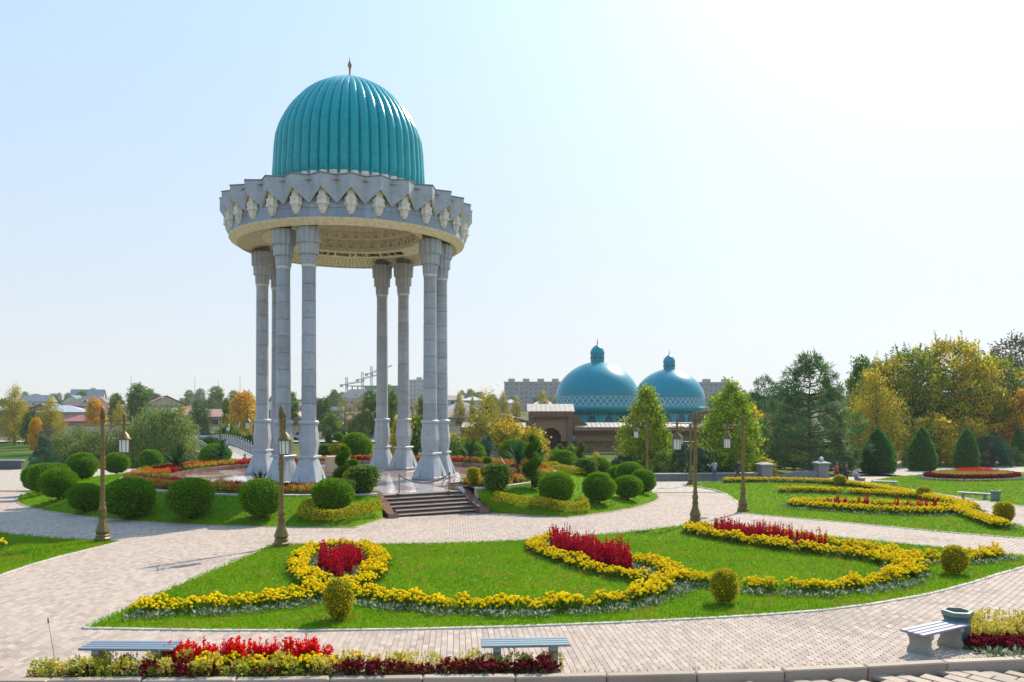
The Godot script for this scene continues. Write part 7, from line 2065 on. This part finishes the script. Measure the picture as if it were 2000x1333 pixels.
# facing: +z is forward. pose values in radians: legs swing, arms [forward, outward, elbow]
func person(label: String, at: Vector3, turn: float, c: Dictionary, h := 1.7) -> Node3D:
	var t := thing("person", label, "person", at, turn, "people in the garden")
	var k := h / 1.7
	t.scale = Vector3.ONE * k
	var B := []
	var skin := Color(0.42, 0.25, 0.17)
	var hip := Vector3(0, 0.90, 0)
	var sit: bool = c.get("sit", false)
	if sit: hip.y = 0.50
	B.push_back([hip + Vector3(-0.07, 0.02, 0), hip + Vector3(0.07, 0.02, 0), 0.125, 0.125, c.legs])
	B.push_back([hip + Vector3(0, 0.1, 0), hip + Vector3(0, 0.30, 0.01), 0.125, 0.135, c.top])
	B.push_back([hip + Vector3(-0.11, 0.44, 0), hip + Vector3(0.11, 0.44, 0), 0.095, 0.095, c.top])
	B.push_back([hip + Vector3(0, 0.5, 0), hip + Vector3(0, 0.60, 0.015), 0.052, 0.05, skin])
	var hd := hip + Vector3(0, 0.70, 0.03)
	B.push_back([hd + Vector3(0, -0.05, 0.02), hd + Vector3(0, 0.035, 0), 0.072, 0.09, skin])
	for s in [-1.0, 1.0]:
		var sw: float = c.get("stride", 0.0) * s
		var hp := hip + Vector3(s * 0.085, 0.0, 0)
		var kn: Vector3; var an: Vector3
		if sit:
			kn = hp + Vector3(s * 0.03, 0.0, 0.40); an = kn + Vector3(0, -0.42, 0.02)
		else:
			kn = hp + Vector3(0, -0.42 * cos(sw), 0.42 * sin(sw)); an = kn + Vector3(0, -0.40 * cos(sw * 1.2 - 0.1), 0.40 * sin(sw * 1.2 - 0.12))
			an.y = maxf(an.y, 0.07)
		B.push_back([hp, kn, 0.088, 0.06, c.legs]); B.push_back([kn, an, 0.058, 0.042, c.legs])
		B.push_back([an + Vector3(0, -0.04, -0.03), an + Vector3(0, -0.045, 0.15), 0.042, 0.034, c.get("shoes", Color(0.03, 0.03, 0.03))])
		if c.get("skirt", false): B.push_back([hp + Vector3(-s * 0.03, 0, 0), an + Vector3(-s * 0.02, 0.12, 0), 0.11, 0.15, c.legs])
		var arm: Array = c.get("arm_r" if s < 0 else "arm_l", [0.05, 0.12, 0.25])
		var sh := hip + Vector3(s * 0.185, 0.46, 0)
		var ud := Vector3(s * sin(arm[1]), -cos(arm[0]) * cos(arm[1]), sin(arm[0])).normalized()
		var el := sh + ud * 0.28
		var fa: float = arm[0] + arm[2]
		var fd := Vector3(s * sin(arm[1]) * 0.4, -cos(fa), sin(fa)).normalized()
		var wr := el + fd * 0.25
		B.push_back([sh, el, 0.056, 0.045, c.top]); B.push_back([el, wr, 0.044, 0.032, c.get("sleeve", c.top)])
		B.push_back([wr, wr + fd * 0.075, 0.027, 0.035, skin, Vector3(0, 0, s) if absf(fd.z) < 0.7 else Vector3(s, 0, 0)])
	var body := part(t, "body", body_mesh(B, 0.032))
	# head details: hair, nose, ears, eyes, mouth
	var mb := MB.new()
	var cap := []
	for i in 8: cap.push_back(Vector2(0.108 * cos(PI / 2 * i / 7.0), 0.13 * sin(PI / 2 * i / 7.0)))
	mb.lathe(cap, 14, Transform3D(Basis(Vector3.RIGHT, -0.35), hd + Vector3(0, 0.02, -0.012)), c.hair)
	if c.get("long", false): mb.tube([hd + Vector3(0, 0.06, -0.05), hd + Vector3(0, -0.08, -0.075), hd + Vector3(0, -0.22, -0.07)], [0.09, 0.085, 0.05], 9, c.hair)
	part(body, "hair", mb.mesh(M.plain))
	mb = MB.new()
	mb.tube([hd + Vector3(0, 0.01, 0.085), hd + Vector3(0, -0.025, 0.112)], [0.010, 0.016], 6, skin)
	for s in [-1.0, 1.0]:
		mb.tube([hd + Vector3(s * 0.085, 0.015, 0.0), hd + Vector3(s * 0.097, -0.02, -0.005)], [0.016, 0.012], 6, skin)
		mb.tube([hd + Vector3(s * 0.032, 0.012, 0.078), hd + Vector3(s * 0.032, 0.012, 0.092)], [0.011, 0.006], 6, Color(0.03, 0.02, 0.02))
	mb.tube([hd + Vector3(-0.024, -0.062, 0.08), hd + Vector3(0.024, -0.062, 0.08)], [0.009, 0.009], 6, Color(0.35, 0.12, 0.10))
	part(body, "face_features", mb.mesh(M.skin))
	return t

func build_people() -> void:
	var jeans := Color(0.05, 0.09, 0.17); var black := Color(0.018, 0.018, 0.022); var hair := Color(0.015, 0.012, 0.01)
	var p := person("person from behind in grey blue shirt and jeans, arm raised, by the low wall", Vector3(16.1, gy(16, -63.3) + 0.02, -63.3), PI + 0.2, {"top": Color(0.26, 0.31, 0.36), "legs": jeans, "hair": hair, "arm_l": [0.7, 0.5, 1.3], "arm_r": [0.1, 0.15, 0.5], "stride": 0.06}, 1.74)
	var mb := MB.new(); mb.box(Transform3D(Basis(Vector3.UP, 0.1), Vector3(-0.26, 0.98, 0.06)), Vector3(0.14, 0.38, 0.32), black, 0.04); part(p, "bag", mb.mesh(M.plain))
	mb = MB.new(); mb.tube([Vector3(-0.26, 1.16, 0.06), Vector3(-0.16, 1.42, 0.0), Vector3(-0.26, 1.16, -0.05)], [0.012, 0.012, 0.012], 5, black); part(p, "bag_strap", mb.mesh(M.plain))
	person("person in black walking behind the rightmost lamp post", Vector3(18.15, gy(18, -64.0) + 0.02, -64.0), PI / 2 + 0.3, {"top": black, "legs": black, "hair": hair, "stride": 0.42, "arm_r": [1.0, 0.1, 1.5], "arm_l": [-0.3, 0.1, 0.4]}, 1.74)
	person("person in long black dress pushing a pram", Vector3(24.05, gy(24, -57.4) + 0.02, -57.4), 0.75, {"top": black, "legs": black, "hair": hair, "skirt": true, "long": true, "stride": 0.15, "arm_r": [0.55, 0.05, 0.9], "arm_l": [0.55, 0.05, 0.9]}, 1.66)
	person("person in pinkish red top just behind the one pushing the pram", Vector3(23.75, gy(24, -58.3) + 0.02, -58.3), 0.6, {"top": Color(0.42, 0.05, 0.08), "legs": black, "hair": Color(0.07, 0.03, 0.02), "long": true, "stride": 0.2}, 1.7)
	# pram
	var pr := thing("pram", "lilac grey pram pushed along the far path", "pram", Vector3(24.75, gy(24, -56.7) + 0.03, -56.75), 0.75)
	var cl := Color(0.28, 0.26, 0.36)
	mb = MB.new()
	var hood := []
	for i in 9: hood.push_back(Vector2(0.25 * sin(PI / 2 * i / 8.0), 0.27 * (1.0 - cos(PI / 2 * i / 8.0))))
	mb.lathe(hood, 16, Transform3D(Basis(Vector3.RIGHT, -2.45), Vector3(0, 1.0, -0.14)), cl); part(pr, "hood", mb.mesh(M.plain))
	mb = MB.new(); mb.prism([Vector2(-0.25, 0.45), Vector2(0.32, 0.40), Vector2(0.36, 0.62), Vector2(0.1, 0.60), Vector2(-0.22, 0.85), Vector2(-0.3, 0.82)], -0.2, 0.2, tone(cl, 0.7), Transform3D(Basis(Vector3.UP, -PI / 2), Vector3.ZERO) * Transform3D(STAND, Vector3.ZERO)); part(pr, "seat", mb.mesh(M.plain))
	mb = MB.new()
	for s in [-0.22, 0.22]:
		mb.tube([Vector3(s, 0.13, 0.38), Vector3(s, 0.55, 0.1), Vector3(s, 1.0, -0.45)], [0.013, 0.013, 0.013], 6, Color(0.15, 0.15, 0.16)); mb.tube([Vector3(s, 0.13, -0.3), Vector3(s, 0.55, 0.1)], [0.013, 0.013], 6, Color(0.15, 0.15, 0.16))
	mb.tube([Vector3(-0.22, 1.0, -0.45), Vector3(0.22, 1.0, -0.45)], [0.016, 0.016], 6, black); part(pr, "frame", mb.mesh(M.iron))
	mb = MB.new()
	var ring := []; var rr := []
	for i in 15: ring.push_back(Vector3(0, cos(TAU * i / 14.0) * 0.115, sin(TAU * i / 14.0) * 0.115)); rr.push_back(0.02)
	mb.tube(ring, rr, 6, black); mb.tube([Vector3(-0.02, 0, 0), Vector3(0.02, 0, 0)], [0.03, 0.03], 8, Color(0.3, 0.3, 0.3))
	for i in 4: mb.tube([Vector3.ZERO, Vector3(0, cos(TAU * i / 4.0) * 0.11, sin(TAU * i / 4.0) * 0.11)], [0.007, 0.007], 4, Color(0.3, 0.3, 0.3))
	var wheel := mb.mesh(M.plain)
	for x in [-0.24, 0.24]:
		for z in [-0.3, 0.38]: part(pr, "wheel", wheel, at3(x, 0.135, z))
	# on the bridge and beyond the ring bed
	person("person in grey blue top walking on the bridge, nearer of the two", Vector3(-28.6, -1.15, -79.5), 2.6, {"top": Color(0.3, 0.33, 0.38), "legs": Color(0.25, 0.29, 0.36), "hair": hair, "stride": 0.3}, 1.7)
	person("person in dark top with bag at the far end of the bridge", Vector3(-43.5, -1.3, -108.0), 2.6, {"top": Color(0.06, 0.06, 0.09), "legs": Color(0.25, 0.28, 0.34), "hair": hair, "stride": 0.3}, 1.72)
	person("person in black sitting beyond the left ring bed", Vector3(-24.0, gy(-24, -71.5) + 0.0, -71.5), 1.2, {"top": black, "legs": black, "hair": hair, "sit": true}, 1.7)
	var low := MB.new(); low.box(at3(0, 0.18, 0), Vector3(3.4, 0.36, 0.6), Color(0.05, 0.045, 0.045), 0.02)
	whole("stone_ledge", low.mesh(M.stone), Vector3(-24.0, gy(-24, -71.5), -71.6), "dark low ledge that a person sits on beyond the left ring bed", "ledge")
	person("person in black and white beside the blue spruce right of the columns", Vector3(-3.6, lawn_y(-3.6, -62.0), -62.0), 0.3, {"top": Color(0.05, 0.05, 0.06), "legs": black, "hair": hair, "stride": 0.1}, 1.68)
	person("person in cream coat beside the blue spruce, middle of three", Vector3(-2.5, lawn_y(-2.5, -62.0), -62.0), -0.3, {"top": Color(0.5, 0.44, 0.34), "legs": Color(0.45, 0.4, 0.32), "hair": hair, "long": true, "stride": 0.1}, 1.66)
	person("smaller person in pink beside the blue spruce", Vector3(-1.55, lawn_y(-1.5, -61.6), -61.6), -0.5, {"top": Color(0.42, 0.2, 0.28), "legs": Color(0.2, 0.15, 0.2), "hair": hair, "long": true, "stride": 0.15}, 1.3)
